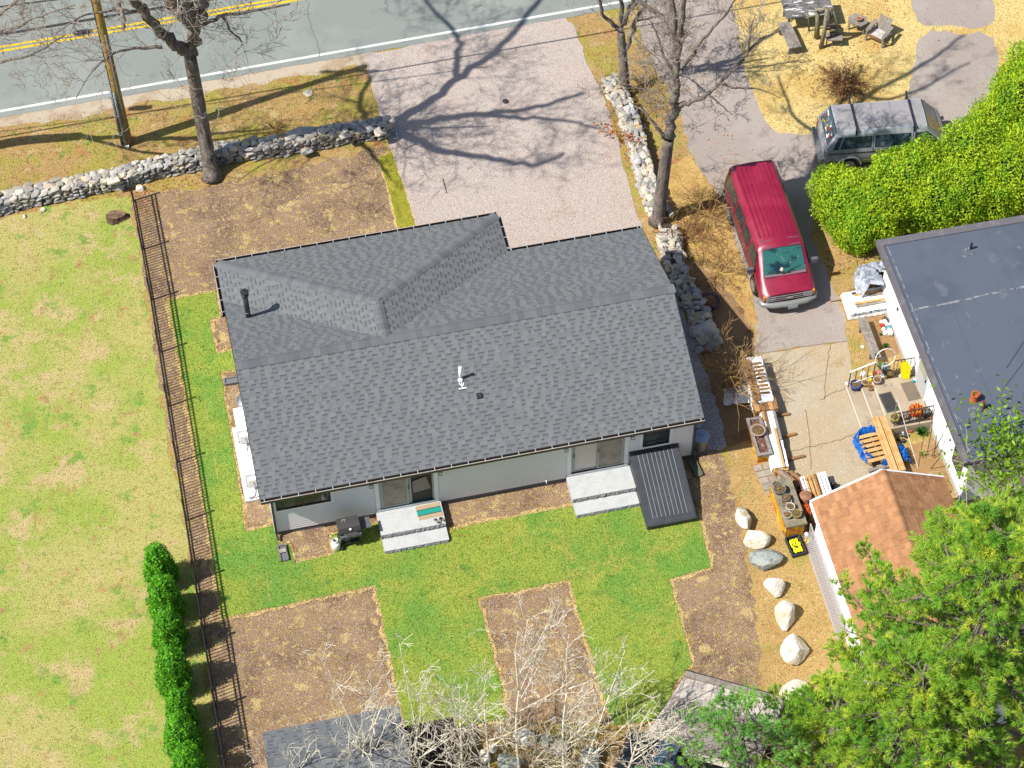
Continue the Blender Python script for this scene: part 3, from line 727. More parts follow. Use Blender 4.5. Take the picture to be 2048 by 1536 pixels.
M_MESH = mat('insect_screen', A(196, 180, 166), [(3, 3, .45, .6, A(172, 158, 146))], rough=.7)
M_CURT = mat('curtain', A(236, 220, 212, .8), [(60, 3, .5, .7, A(190, 172, 168))], rough=.8)
M_INT = mat('dark_interior', (.05, .042, .038, 1), rough=.7)
M_TEAL = mat('teal_threshold', A(40, 96, 100), rough=.5)
def patio_door(u0, u1, z0, z1, left_fill, right_open):
    y = WB-.02; mb = MB()
    mb.box((u0-.07, y-.014, (z0+z1)/2), (.14, .04, z1-z0+.02)); mb.box((u1+.07, y-.014, (z0+z1)/2), (.14, .04, z1-z0+.02)); mb.box(((u0+u1)/2, y-.014, z1+.06), (u1-u0+.28, .04, .1))
    mb.box(((u0+u1)/2, y-.03, z0-.06), (u1-u0+.28, .07, .10))
    d = mb.build('patio_door', M_TRIM, house)
    mb = MB(); f = .06
    mb.box(((u0+u1)/2, y-.02, z1-.02), (u1-u0, .06, .04)); mb.box((u0+.02, y-.02, (z0+z1)/2), (.04, .06, z1-z0-.08)); mb.box((u1-.02, y-.02, (z0+z1)/2), (.04, .06, z1-z0-.08))
    mb.build('door_frame', M_FRAMEG, d)
    MB().box(((u0+u1)/2, y-.035, z0+.02), (u1-u0, .09, .035)).build('threshold', M_TEAL if right_open else M_BLACK, d)
    um = (u0+u1)/2
    def leaf(a, b, fill, yo, name, fr=.07, mt=M_FRAMEG):
        mb = MB(); mb.box(((a+b)/2, y-yo, z1-.05-fr/2), (b-a, .035, fr)); mb.box(((a+b)/2, y-yo, z0+.05+fr/2), (b-a, .035, fr))
        mb.box((a+fr/2, y-yo, (z0+z1)/2), (fr, .034, z1-z0-.1-2*fr)); mb.box((b-fr/2, y-yo, (z0+z1)/2), (fr, .034, z1-z0-.1-2*fr))
        p = mb.build(name, mt, d)
        MB().box(((a+b)/2, y-yo+.006, (z0+z1)/2), (b-a-2*fr-.002, .014, z1-z0-.1-2*fr-.002)).build('glass_panel', fill, d)
        return p
    if right_open:
        leaf(u0+.04, um+.06, left_fill, .045, 'sliding_panel')
        leaf(um-.04, um+.16, M_FRAMEG, .02, 'fixed_stile', .06)
        MB().box((um+.5, y+.004, (z0+z1)/2), (u1-um-.2, .012, z1-z0-.1)).build('open_doorway', M_INT, d)
        mb = MB(); x0, x1 = um+.2, u1-.08                      # flyscreen standing askew inside
        q = [Vector((x0, y-.012, z0+.5)), Vector((x1, y-.012, z0+.62)), Vector((x1-.16, y-.012, z0+1.42)), Vector((x0-.0, y-.012, z0+1.25))]
        for i in range(4): mb.bar(q[i], q[(i+1) % 4], .014, .035, (0, 1, 0))
        mb.build('loose_screen_frame', M_BLACK, d)
        MB().prism([p+Vector((0, .003, 0)) for p in q], .004).build('loose_screen', mat('screen_pale', A(176, 160, 150), rough=.8), d)
        MB().box((um+.06, y-.055, z0+1.0), (.035, .03, .22)).build('handle', M_BLACK, d)
    else:
        leaf(u0+.04, um+.03, left_fill, .02, 'fixed_panel', .08)
        leaf(um-.03, u1-.04, M_MESH, .045, 'screen_panel', .06, M_FRAMEG)
        MB().box((u0+.085, y-.045, z0+1.0), (.035, .03, .22)).build('handle', M_BLACK, d)
        MB().box((um+.0, y-.07, z0+1.1), (.03, .02, .16)).build('handle', M_BLACK, d)
patio_door(-5.43, -3.61, .50, 2.47, M_MESH, True)
patio_door(1.06, 2.87, .50, 2.47, M_CURT, False)
for u in (-5.68, -3.38, .86, 3.12):              # small square sconces
    mb = MB(); y = WB-.02
    mb.box((u, y-.02, 2.02), (.10, .03, .14)); mb.bar((u-.05, y-.04, 2.08), (u-.05, y-.13, 2.08), .012, .012); mb.bar((u+.05, y-.04, 2.08), (u+.05, y-.13, 2.08), .012, .012)
    for a, b in (((-.06, 2.1), (.06, 2.1)), ((-.06, 1.95), (.06, 1.95)), ((-.06, 1.95), (-.06, 2.1)), ((.06, 1.95), (.06, 2.1))):
        mb.bar((u+a[0], y-.13, a[1]), (u+b[0], y-.13, b[1]), .014, .014, (0, 1, 0))
    sc_ = mb.build('wall_lamp', M_BLACK, house)
    MB().box((u, y-.085, 2.02), (.08, .06, .1)).build('lamp_glass', mat('lamp_glass', (.7, .72, .74, 1), rough=.2), sc_)
MB().tube([(.19, WB, .42), (.19, WB-.14, .42), (.19, WB-.16, .30)], .02, 8).box((.19, WB-.02, .44), (.07, .02, .07)).build('hose_spigot', M_TRIM, house, True)
MB().box((.36, WB-.03, .8), (.06, .03, .1)).build('outlet_box', M_TRIM, house)
MB().box((-5.86, WB-.03, 1.0), (.06, .03, .1)).build('outlet_box', M_TRIM, house)
# downspouts with elbows
for u, s in ((WL+.02, -1), (WR+.02, 1)):
    mb = MB(); y = WB-.07
    mb.bar((u, y, ZE-.3), (u, y, .2), .07, .055, (0, 1, 0)); mb.bar((u, BE-.06, ZE-.12), (u, y, ZE-.3), .07, .055, (0, 1, 0)); mb.bar((u, y, .2), (u+.03, y-.22, .12), .07, .055)
    mb.build('downspout', M_GUT, house)
# flue, vents
fz = ZE+(-8.57-L_)*(ZR-ZE)/(APX.x-L_)
mb = MB(); mb.lathe([(.09, 0), (.09, 1.5)], (-8.57, 2.45, fz), 16)
fl = mb.build('flue_pipe', mat('flue_black', (.02, .021, .024, 1), rough=.28, spec=.6), house, True)
MB().lathe([(.02, 1.42), (.12, 1.42), (.135, 1.46), (.135, 1.53), (.10, 1.545), (.10, 1.57), (.14, 1.575), (.14, 1.63), (.02, 1.645)], (-8.57, 2.45, fz), 18).build('flue_cap', M_BLACK, fl, False)
MB().lathe([(.24, -.02), (.22, .02), (.12, .12), (.10, .13)], (-8.57, 2.45, fz), 18).build('flue_collar', M_BLACK, fl, True)
mb = MB()
pts = [(-8.57+.13*math.cos(a), 2.45+.13*math.sin(a), fz+.125) for a in [i*math.pi/9+math.pi for i in range(10)]]; mb.tube(pts, .016, 5); mb.tube([(-8.55, 2.32, fz+.12), (-8.53, 2.2, fz+.0)], .014, 5)
mb.build('sealant_bead', M_TRIM, fl, True)
MB().tube([(-8.66, 2.39, fz+.55), (-8.57, 2.36, fz+.555), (-8.49, 2.39, fz+.55)], .006, 4).build('pipe_label', M_HANG, fl)
def roofz(v): return ZE+(v-BE)*sl
mb = MB(); mb.tube([(-2.16, -2.02, roofz(-2.02)-.05), (-2.16, -2.02, roofz(-2.02)+.62)], .05, 12)
vp = mb.build('vent_pipe', M_TRIM, house, True)
MB().lathe([(.056, 0), (.056, .03), (.04, .03), (.04, -.05)], (-2.16, -2.02, roofz(-2.02)+.60), 12).build('pipe_rim', M_TRIM, vp)
mb = MB(); mb.lathe([(.10, -.05), (.09, .03), (.055, .09)], (-2.16, -2.05, roofz(-2.05)), 12); mb.build('pipe_boot', M_TRIM, vp, True)
mb = MB(); e = Vector((1, 0, 0)); s_ = Vector((0, math.cos(math.atan(sl)), math.sin(math.atan(sl)))); n_ = e.cross(s_)
c = Vector((-2.15, -2.28, roofz(-2.28)))
mb.box(c+n_*.012-s_*.05, (.26, .03, .006), Matrix((e, s_, n_)).transposed()); mb.bar(c+n_*.014+s_*.14, c+n_*.014-s_*.06, .03, .008, n_); mb.bar(c+n_*.014+s_*.14-e*.08, c+n_*.014, .02, .008, n_); mb.bar(c+n_*.014+s_*.14+e*.08, c+n_*.014, .02, .008, n_)
mb.build('pipe_flashing', M_TRIM, vp)
c = Vector((-1.67, -2.66, roofz(-2.66)))
MB().box(c+n_*.05, (.17, .20, .10), Matrix((e, s_, n_)).transposed(), taper=.85).build('roof_vent', mat('vent_dark', (.02, .024, .032, 1), rough=.5), house)
# entry side: doors on the hidden front
MB().box((-3.0, XE-.28, 1.3), (.95, .04, 2.05)).build('front_door', M_BLACK, house)
for u in (-7.2, -5.2, 3.0): MB().box((u, (XE-.285 if u < 0 else WF+.015), 1.55), (1.2, .04, 1.1)).build('window', M_GLASS, house)

# granite steps
M_GRAN = mat('granite', A(206, 208, 206, .66), [(3, 4, .45, .65, A(196, 198, 198, .66)), (110, 2, .5, .7, A(150, 154, 158, .6)), (90, 2, .6, .75, (.72, .72, .72, 1))], rough=.8, bump=.25, bscale=120, bdist=.006)
M_GRANR = mat('granite_split', A(160, 162, 162), [(16, 5, .45, .65, A(116, 118, 120)), (40, 4, .5, .7, A(196, 198, 198))], rough=.9, bump=1.0, bscale=24, bdist=.04)
def split_slab(u0, u1, v0, v1, z0, z1):
    "slab whose front face is rough"
    mb = MB(); n = 34; top = []; bot = []
    for i in range(n+1):
        u = u0+(u1-u0)*i/n; top.append(Vector((u, v0-random.uniform(0, .012), z1))); bot.append(Vector((u, v0-.02-random.uniform(0, .035), z0)))
    mid = [t.lerp(b, .5)+Vector((0, -random.uniform(0, .03), random.uniform(-.02, .02))) for t, b in zip(top, bot)]
    b0 = len(top); vs = top+mid+bot+[Vector((u1, v1, z1)), Vector((u0, v1, z1)), Vector((u1, v1, z0)), Vector((u0, v1, z0))]
    k = 3*b0
    mb.add(vs, [tuple(range(b0))+(k, k+1), (0, b0, 2*b0, k+3, k+1), (b0-1, k, k+2, 3*b0-1, 2*b0-1)], 0)
    s_ = len(mb.v)-len(vs)
    mb.add(vs, [(i+1, i, b0+i, b0+i+1) for i in range(b0-1)]+[(b0+i+1, b0+i, 2*b0+i, 2*b0+i+1) for i in range(b0-1)], 1)
    return mb
for u0, u1, lab in ((-5.60, -3.42, 'granite steps with a striped mat and sandals under the open patio door'), (.89, 3.07, 'bare granite steps beside the dark bulkhead doors')):
    st = thing('granite_steps', lab, 'steps', W((u0+u1)/2, -4.9, 0), YAW, 'granite steps at the patio doors')
    hw = (u1-u0)/2
    split_slab(-hw, hw, -.46, .53, .17, .36).build('landing_slab', [M_GRAN, M_GRANR], st)
    split_slab(-hw+.01, hw, -.98, .40, -.03, .168).build('step_slab', [M_GRAN, M_GRANR], st)

# striped mat and sandals on the left landing
mt = thing('door_mat', 'tan and teal striped mat on the left granite landing', 'mat', W(-3.87, -4.78, .362), YAW+math.radians(2))
M_TAN = mat('mat_tan', A(206, 184, 150), [(40, 3, .5, .7, A(170, 146, 112))], rough=.95); M_TQ = mat('mat_teal', A(40, 176, 162), [(40, 3, .5, .7, A(30, 130, 120))], rough=.95); M_DK = mat('mat_dark', A(70, 66, 64), rough=.95)
for y0, y1, m, nm in ((-.28, -.12, M_TAN, 'tan_band'), (-.12, -.095, M_DK, 'dark_stripe'), (-.095, .09, M_TQ, 'teal_band'), (.09, .115, M_DK, 'dark_stripe'), (.115, .28, M_TAN, 'tan_band')):
    mb = MB(); k = 22
    for i in range(k):
        x = -.41+.82*(i+.5)/k
        mb.box((x, (y0+y1)/2, .006), (.82/k*.82, y1-y0-.003, .012))
    mb.box((0, (y0+y1)/2, .003), (.81, y1-y0-.006, .005))
    mb.build(nm, m, mt)
M_SAND_ = mat('sandal_black', (.03, .03, .032, 1), rough=.6)
for i, (u, v, a) in enumerate(((-3.70, -5.22, .5), (-3.58, -5.24, -.2), (-3.50, -5.20, .6))):
    sd = thing('sandal', ['black strappy sandal nearest the teal mat', 'black strappy sandal in the middle of three on the granite step', 'black strappy sandal at the right edge of the granite step'][i], 'sandal', W(u, v, .362), YAW+a, 'sandals on the left granite step')
    mb = MB(); vs = []
    prof = [(-.13, .030), (-.10, .040), (-.04, .033), (.03, .042), (.09, .046), (.13, .025)]
    mb.prism([(w, x, .02) for x, w in prof]+[(-w, x, .02) for x, w in prof[::-1]], .02, Vector((0, 0, 1)))
    mb.build('sole', mat('sole_pale', A(150, 140, 134), rough=.8), sd)
    mb = MB(); mb.tube([(-.045, .05, .015), (0, .06, .055), (.045, .05, .015)], .012, 5); mb.tube([(-.045, .09, .015), (0, .03, .06), (.045, .0, .015)], .010, 5); mb.tube([(-.04, -.06, .015), (0, -.1, .06), (.04, -.06, .015)], .010, 5)
    mb.build('strap', M_SAND_, sd, True)

# bulkhead doors
bk = thing('bulkhead', 'sloping charcoal cellar bulkhead with ribbed metal lid against the back wall', 'bulkhead', W(3.9, -5.7, 0), YAW)
M_BULK = mat('bulkhead_metal', A(66, 70, 76), [(2.5, 4, .5, .7, A(78, 80, 86)), (60, 3, .64, .72, A(110, 108, 108))], rough=.5, spec=.4)
M_BULKR = mat('bulkhead_rib', A(176, 180, 186), rough=.45)
zt, zb = 1.0, .26; v1, v0 = 1.28, -1.18; hw = .80
mb = MB()
for s in (-1, 1): mb.prism([(s*hw-.02, v0, 0), (s*hw-.02, v1, 0), (s*hw-.02, v1, zt), (s*hw-.02, v0, zb)], .04, Vector((-1, 0, 0)))
mb.box((0, v0-.0, zb/2), (hw*2, .04, zb)); mb.box((0, v1-.02, zt+.0), (hw*2+.08, .10, .10))
mb.build('side_wall', M_BULK, bk)
dv = Vector((0, v1-v0, zt-zb)); dn = dv.normalized(); un = Vector((1, 0, 0)).cross(dn)
a = Vector((0, v0, zb)); MX = Matrix((Vector((1, 0, 0)), dn, un)).transposed(); L0 = dv.length
mb = MB(); mb.box(a+dn*(L0/2)+un*.03, (hw*2+.10, L0+.10, .05), MX)
mb.box(a+dn*(L0/2)+un*.062+Vector((hw-.04, 0, 0)), (.12, L0+.06, .02), MX); mb.box(a+dn*(L0/2)+un*.062-Vector((hw-.04, 0, 0)), (.12, L0+.06, .02), MX); mb.box(a+dn*.05+un*.064, (hw*2-.18, .12, .02), MX)
ld = mb.build('lid', M_BULK, bk)
for i in range(9):
    x = -.58+i*.145
    MB().box(a+dn*(L0/2+.05)+un*.062+Vector((x, 0, 0)), (.012, L0-.3, .016), MX).build('rib', M_BULKR, ld)
for i in range(10):
    x = -.655+i*.145
    MB().box(a+dn*(L0/2+.05)+un*.0585+Vector((x, 0, 0)), (.125, L0-.26, .007), MX).build('panel', M_BULK, ld)
MB().box(a+dn*(L0-.02)+un*.07, (hw*2-.1, .06, .03), MX).build('hinge_rail', M_BLACK, ld)
q = np.array([list(W(3.9+random.uniform(-.7, .7), -4.62+random.uniform(-.06, .06), 1.02)) for i in range(30)])
# splash blocks
for (u, v, a, lab) in ((-8.86, -5.15, .03, 'grey concrete splash block under the left corner downspout'), (5.28, -4.9, .12, 'olive plastic splash block by the bulkhead corner'), (-9.46, 2.22, 1.57, 'grey splash block at the left gable end')):
    sb = MB(); sb.box((0, 0, .03), (.28, .62, .06)); sb.box((-.12, 0, .08), (.04, .62, .05)); sb.box((.12, 0, .08), (.04, .62, .05)); sb.box((0, .28, .08), (.2, .05, .05))
    o = sb.build('splash_block', mat('splash_grey', A(120, 120, 124), rough=.85) if u < 0 else mat('splash_olive', A(110, 112, 92), rough=.8), None, False, W(u, v, .03), YAW+a)
    tag(o, lab, 'splash block')
    if u < -8 and v < 0: MB().box((0, .05, .115), (.22, .14, .02)).build('top_plate', M_LIP, o)

# condensers on their pad
pad = MB().box((0, 0, .05), (.62, 3.1, .1)).build('equipment_pad', mat('pad_concrete', A(226, 224, 220, .66), [(4, 4, .5, .7, A(210, 206, 200, .66))], rough=.9), None, False, W(-9.47, -1.33, 0), YAW)
tag(pad, 'long white concrete pad along the left gable wall', 'pad')
M_ACW = mat('ac_white', (.76, .76, .74, 1), rough=.45)
M_ACD = mat('ac_grille', (.10, .10, .11, 1), rough=.6)
for v, lab in ((-.08, 'white heat pump unit at the far end of the pad'), (-1.92, 'white heat pump unit at the near end of the pad')):
    ac = thing('heat_pump', lab, 'heat pump', W(-9.43, v, .1), YAW, 'heat pumps on the pad')
    mb = MB(); mb.box((0, 0, .42), (.36, .92, .76)); bd = mb.build('cabinet', M_ACW, ac)
    MB().box((0, 0, .812), (.40, .96, .03)).build('lid', M_ACW, bd)
    mb = MB()
    for i in range(9): mb.box((-.185, -.02, .14+i*.065), (.02, .7, .018))
    mb.build('grille', M_ACD, ac)
    for y in (-.36, .36): MB().box((0, y, .02), (.42, .07, .04)).build('foot', M_ACD, ac)
    mb = MB(); mb.box((.0, -.52, .42), (.26, .14, .42)); mb.build('service_box', M_ACW, ac)
    mb = MB(); mb.tube([(.05, -.60, .5), (.1, -.75, .35), (.02, -.88, .12), (-.14, -.9, .05), (-.2, -.86, .04)], .022, 7); mb.tube([(.06, -.55, .39), (.2, -.58, .55), (.3, -.5, .5)], .02, 6)
    mb.build('refrigerant_line', mat('pipe_grey', (.10, .10, .11, 1), rough=.6), ac, True)
mb = MB(); mb.lathe([(.30, 0), (.30, .62), (.27, .62), (.27, .02)], (0, 0, 0), 20)
for k in range(6): mb.lathe([(.302, .06+k*.1), (.315, .08+k*.1), (.302, .1+k*.1)], (0, 0, 0), 20)
o = mb.build('window_well', M_GALV, None, True, W(-9.16, .95, -.02), YAW); tag(o, 'ribbed galvanised window well at the left gable wall', 'window well')
# bin by the right corner
bn = thing('trash_can', 'ribbed metal trash can with a pale blue lid at the right house corner', 'trash can', W(5.66, -4.06, .012), YAW)
mb = MB(); n = 40; vs = []
for k, (r, z) in enumerate(((.23, 0), (.25, .35), (.27, .70))):
    for j in range(n): a = 2*math.pi*j/n; rr = r*(1+.02*(j % 2)); vs.append((rr*math.cos(a), rr*math.sin(a), z))
mb.add(vs, [(i*n+j, i*n+(j+1) % n, (i+1)*n+(j+1) % n, (i+1)*n+j) for i in range(2) for j in range(n)]+[tuple(range(n-1, -1, -1))])
mb.build('can_body', M_GALV, bn)
ldm = mat('blue_lid', A(150, 176, 200), rough=.5)
l2 = MB().lathe([(.285, .69), (.285, .73), (.25, .76), (.05, .80), (.02, .80)], (0, 0, 0), 24).build('can_lid', ldm, bn, True)
MB().tube([(-.06, 0, .80), (-.05, 0, .84), (.05, 0, .84), (.06, 0, .80)], .01, 6).build('lid_handle', M_GALV, l2)
bn2 = copy_tree(bn); bn2.location = W(5.56, -3.46, .012); tag(bn2, 'second blue-lidded metal can half hidden behind the house corner', 'trash can')
bn['group'] = bn2['group'] = 'trash cans at the house corner'

# grill and gas bottle
gr = thing('gas_grill', 'black gas grill with folding grey side shelf on the back lawn', 'grill', W(-6.62, -5.12, .03), YAW+math.radians(3))
M_GRB = mat('grill_enamel', (.045, .043, .042, 1), rough=.4, spec=.4)
M_GRG = mat('grill_grey', A(120, 122, 126), rough=.45, metal=.3)
mb = MB(); prof = [(-.26, .82), (-.28, .92), (-.20, 1.08), (.0, 1.12), (.22, 1.10), (.27, .98), (.27, .82)]
w = .36; k = len(prof); vs = [(-w, y, z) for y, z in prof]+[(w, y, z) for y, z in prof]
mb.add(vs, [tuple(range(k)), tuple(range(2*k-1, k-1, -1))]+[(i+k, (i+1) % k+k, (i+1) % k, i) for i in range(k)])
hd = mb.build('hood', M_GRB, gr)
MB().tube([(-.2, -.29, .9), (-.2, -.33, .92), (.2, -.33, .92), (.2, -.29, .9)], .013, 6).build('hood_handle', M_GRG, hd)
MB().lathe([(.03, 0), (.04, .01), (.04, .02), (.0, .025)], (0.02, -.24, 1.02), 10).build('thermometer', M_TRIM, hd)
MB().tube([(-.2, .05, 1.125), (-.15, .12, 1.13), (-.06, .1, 1.13), (-.1, .03, 1.125)], .012, 5).build('hook', M_HANG, hd)
MB().box((0, 0, .72), (.70, .50, .18)).build('firebox', M_GRB, gr)
mb = MB(); mb.box((0, -.30, .72), (.72, .10, .12)); cp = mb.build('control_panel', M_GRG, gr)
for x in (-.22, 0, .22): MB().tube([(x, -.35, .72), (x, -.39, .72)], .03, 10).build('knob', M_BLACK, cp)
MB().box((.56, .02, .80), (.36, .42, .03)).build('side_shelf', M_GRG, gr)
MB().box((.40, .02, .78), (.05, .42, .05)).build('shelf_bracket', M_GRB, gr)
for x, y in ((-.32, -.2), (-.32, .2), (.32, -.2), (.32, .2)): MB().box((x, y, .34), (.04, .04, .6)).build('leg', M_BLACK, gr)
for x in (-.33,):
    MB().tube([(x-.04, -.26, .09), (x+.02, -.26, .09)], .09, 14).build('wheel', M_BLACK, gr)
    MB().tube([(x-.04, .22, .09), (x+.02, .22, .09)], .09, 14).build('wheel', M_BLACK, gr)
MB().box((0, 0, .18), (.6, .44, .03)).build('bottom_shelf', M_BLACK, gr)
MB().tube([(-.3, -.05, .7), (-.42, -.2, .5), (-.46, -.18, .42)], .012, 5).build('gas_hose', M_BLACK, gr, True)
gb = thing('gas_bottle', 'white propane bottle standing beside the grill', 'gas bottle', W(-7.12, -5.32, .03), YAW)
MB().lathe([(.11, 0), (.12, .03), (.155, .07), (.155, .32), (.13, .38), (.06, .41), (.0, .415)], (0, 0, 0), 20).build('tank', mat('tank_white', (.72, .73, .70, 1), rough=.4), gb, True)
mb = MB(); mb.lathe([(.10, .39), (.10, .50), (.092, .50), (.092, .39)], (0, 0, 0), 16); mb.build('collar', M_TRIM, gb)
MB().box((0, 0, .44), (.03, .05, .08)).box((.0, .0, .485), (.07, .03, .02)).build('valve', M_BLACK, gb)
# ---------------------------------------------------------------- stones, walls, boulders, fence
M_STONE = mat('field_stone', A(190, 182, 166, .7), [(1.4, 4, .42, .60, A(170, 168, 166, .7)), (2.2, 4, .54, .66, A(208, 184, 138, .7)), (9, 5, .54, .7, A(140, 134, 126, .7)), (22, 4, .58, .7, A(222, 218, 208, .7)), (5, 5, .62, .7, A(166, 168, 134, .7))],
              rough=.9, bump=.8, bscale=26, rnd=.34, hue=.02)
M_BOULD = mat('boulder', A(222, 212, 192, .7), [(1.6, 4, .42, .6, A(230, 224, 212, .7)), (2.4, 5, .54, .68, A(212, 186, 132, .7)), (7, 5, .57, .7, A(178, 168, 154, .7)), (24, 4, .58, .7, A(244, 240, 234, .7))], rough=.9, bump=.9, bscale=12, bdist=.05)
M_BOULDG = mat('grey_boulder', A(168, 176, 172), [(1.6, 4, .42, .6, A(188, 194, 186)), (3.4, 5, .54, .68, A(196, 190, 150)), (7, 5, .55, .7, A(124, 130, 130)), (24, 4, .58, .7, A(214, 216, 212))], rough=.9, bump=.9, bscale=12, bdist=.05)
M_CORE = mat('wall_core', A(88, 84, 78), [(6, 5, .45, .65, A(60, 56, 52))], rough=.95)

def hull_mesh(name, seed, m, n=15, boxy=.55, smooth=False):
    r = random.Random(seed); bm = bmesh.new()
    for i in range(n):
        v = Vector((r.gauss(0, 1), r.gauss(0, 1), r.gauss(0, 1))).normalized()
        k = max(abs(v.x), abs(v.y), abs(v.z)); v = v*((1-boxy)+boxy/k)*r.uniform(.82, 1.0)
        bm.verts.new(v*.5)
    res = bmesh.ops.convex_hull(bm, input=bm.verts)
    bmesh.ops.delete(bm, geom=[v for v in bm.verts if not v.link_faces], context='VERTS')
    me = bpy.data.meshes.new(name); bm.to_mesh(me); bm.free(); me.materials.append(m)
    return me
STONES = [hull_mesh('stone', 100+i, M_STONE) for i in range(12)]

def stone_wall(root, path, width, height, sz=(.22, .42), rows=4, rubble=0.0, cap=300):
    "fieldstone wall along path (world points); stones are parts"
    P = [Vector((p.x, p.y, 0)) for p in path]; seg = [(P[i+1]-P[i]).length for i in range(len(P)-1)]; tot = sum(seg)
    def at(t):
        for i, l in enumerate(seg):
            if t <= l or i == len(seg)-1:
                d = (P[i+1]-P[i]).normalized(); return P[i]+d*t, d
            t -= l
    items = []
    inv = root.location
    for side in (-1, 1, 0, 2, -2):               # near face first, then far face, then the top
        if side in (-1, 1):
            for k in range(rows):
                t = random.random()*.2; hh = height/rows
                while t < tot:
                    l = random.uniform(*sz)*(1.25 if k == 0 else 1); p, d = at(t+l/2); n = Vector((d.y, -d.x, 0))
                    if d.x < -.0: n = n
                    off = (width/2-.10)*side*(1-.12*k/rows)
                    c = p+n*(-off)+Vector((0, 0, hh*(k+.5)+random.uniform(-.02, .02)))
                    items.append((c, d, (l*1.12, random.uniform(.22, .32), hh*random.uniform(1.05, 1.4)), side)); t += l*.93
        else:
            t = random.random()*.2; offs = {0: 0, 2: width*.27, -2: -width*.27}[side]
            while t < tot:
                l = random.uniform(*sz)*1.05; p, d = at(t+l/2); n = Vector((d.y, -d.x, 0))
                c = p+n*(offs+random.uniform(-.03, .03))+Vector((0, 0, height-.03+random.uniform(-.03, .05)))
                items.append((c, d, (l*1.15, random.uniform(.24, .36), random.uniform(.14, .24)), 3)); t += l*.92
    # nearest and topmost faces first
    camv = Vector(_C)
    items.sort(key=lambda it: (0 if it[3] == 3 else 1, (it[0]-camv).length))
    rest = MB()
    for i, (c, d, s, _) in enumerate(items):
        a = math.atan2(d.y, d.x)+random.uniform(-.25, .25)
        rot = (random.uniform(-.2, .2)*(1+2*rubble), random.uniform(-.2, .2)*(1+2*rubble), a+random.choice((0, math.pi)))
        me = random.choice(STONES)
        if rubble: c = c+Vector((random.uniform(-.08, .08), random.uniform(-.08, .08), random.uniform(-.04, .04)))*rubble
        if i < cap: link('stone', me, root, c-inv, rot, s)
        else:
            M = Matrix.Translation(c-inv) @ Matrix.Rotation(rot[2], 4, 'Z') @ Matrix.Diagonal((*s, 1))
            rest.add([M @ v.co for v in me.vertices], [tuple(p.vertices) for p in me.polygons])
    if rest.f: rest.build('small_stones', M_STONE, root, kind='stuff')
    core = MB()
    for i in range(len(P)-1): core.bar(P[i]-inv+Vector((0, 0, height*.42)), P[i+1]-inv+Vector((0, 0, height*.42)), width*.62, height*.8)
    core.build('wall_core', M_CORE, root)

lw = [G(*p) for p in ((-40, 446), (51, 420), (160, 398), (246, 381), (320, 359), (406, 342), (438, 331), (545, 319), (602, 308), (689, 292), (772, 281))]
path = []
for i, p in enumerate(lw):
    d = (lw[min(i+1, len(lw)-1)]-lw[max(i-1, 0)]).normalized(); path.append(p+Vector((-d.y, d.x, 0))*.34)
w1 = thing('stone_wall', 'dry fieldstone wall running from the left edge past the big bare tree to the gravel driveway', 'stone wall', path[5])
stone_wall(w1, path, .68, .62, (.20, .42), 4)
for (px, py, sx, sy, sz_, z) in ((600, 262, 1.25, .42, .18, .70), (615, 302, .62, .42, .3, .25), (228, 362, .55, .36, .25, .68), (760, 262, .55, .5, .2, .66), (690, 272, .5, .3, .2, .68), (540, 300, .5, .3, .3, .3)):
    link('stone', random.choice(STONES), w1, G(px, py, z)-w1.location, (0, 0, .22), (sx, sy, sz_))
me = MB().lathe([(.11, 0), (.11, .03), (.06, .03), (.06, .0)], (0, 0, 0), 16).mesh('mooring_ring', M_GALV)
link('iron_ring', me, w1, G(765, 257, .80)-w1.location)
rw = [G(*p) for p in ((1214, 168), (1232, 192), (1246, 215), (1262, 260), (1278, 315), (1292, 370), (1308, 412), (1322, 440))]
w2 = thing('stone_wall', 'pale fieldstone wall along the right side of the gravel driveway', 'stone wall', rw[3])
stone_wall(w2, rw, .74, .55, (.18, .40), 3)
rw2 = [G(*p) for p in ((1334, 462), (1341, 500), (1350, 540), (1364, 578), (1384, 610), (1400, 645), (1416, 684))]
w3 = thing('stone_wall', 'tumbled bluish rubble wall in the shade of the house gable', 'stone wall', rw2[3])
stone_wall(w3, rw2, .80, .46, (.16, .36), 3, 1.0)
for (px, py, s, z) in ((1352, 540, .62, .3), (1376, 580, .5, .35), (1398, 636, .82, .32), (1412, 664, .95, .36), (1392, 664, .6, .25), (1424, 690, .7, .25), (1400, 700, .45, .2), (1330, 480, .7, .3), (1348, 500, .55, .4)):
    link('stone', random.choice(STONES), w3, G(px, py, z)-w3.location, (random.uniform(-.2, .2), random.uniform(-.2, .2), random.random()*6), (s, s*.85, s*.6))

def boulder(seed, m, loc, sx, sy, sz, rz, label, name='boulder', group='boulders'):
    bm = bmesh.new(); bmesh.ops.create_icosphere(bm, subdivisions=3, radius=.5)
    r = random.Random(seed); cuts = []
    for i in range(14):
        n = Vector((r.gauss(0, 1), r.gauss(0, 1), r.gauss(.25, .8))).normalized(); cuts.append((n, r.uniform(.27, .42)))
    for v in bm.verts:
        p = v.co.copy()
        for n, d in cuts:
            t = p.dot(n)
            if t > d: p -= n*(t-d)*.95
        p += Vector((r.uniform(-1, 1), r.uniform(-1, 1), r.uniform(-1, 1)))*.008
        p.z = max(p.z, -.3)
        v.co = Vector((p.x*sx, p.y*sy, (p.z+.25)*sz))
    me = bpy.data.meshes.new(name); bm.to_mesh(me); bm.free(); me.materials.append(m)
    o = link(name, me, None, loc, (0, 0, rz)); tag(o, label, 'boulder', group); return o
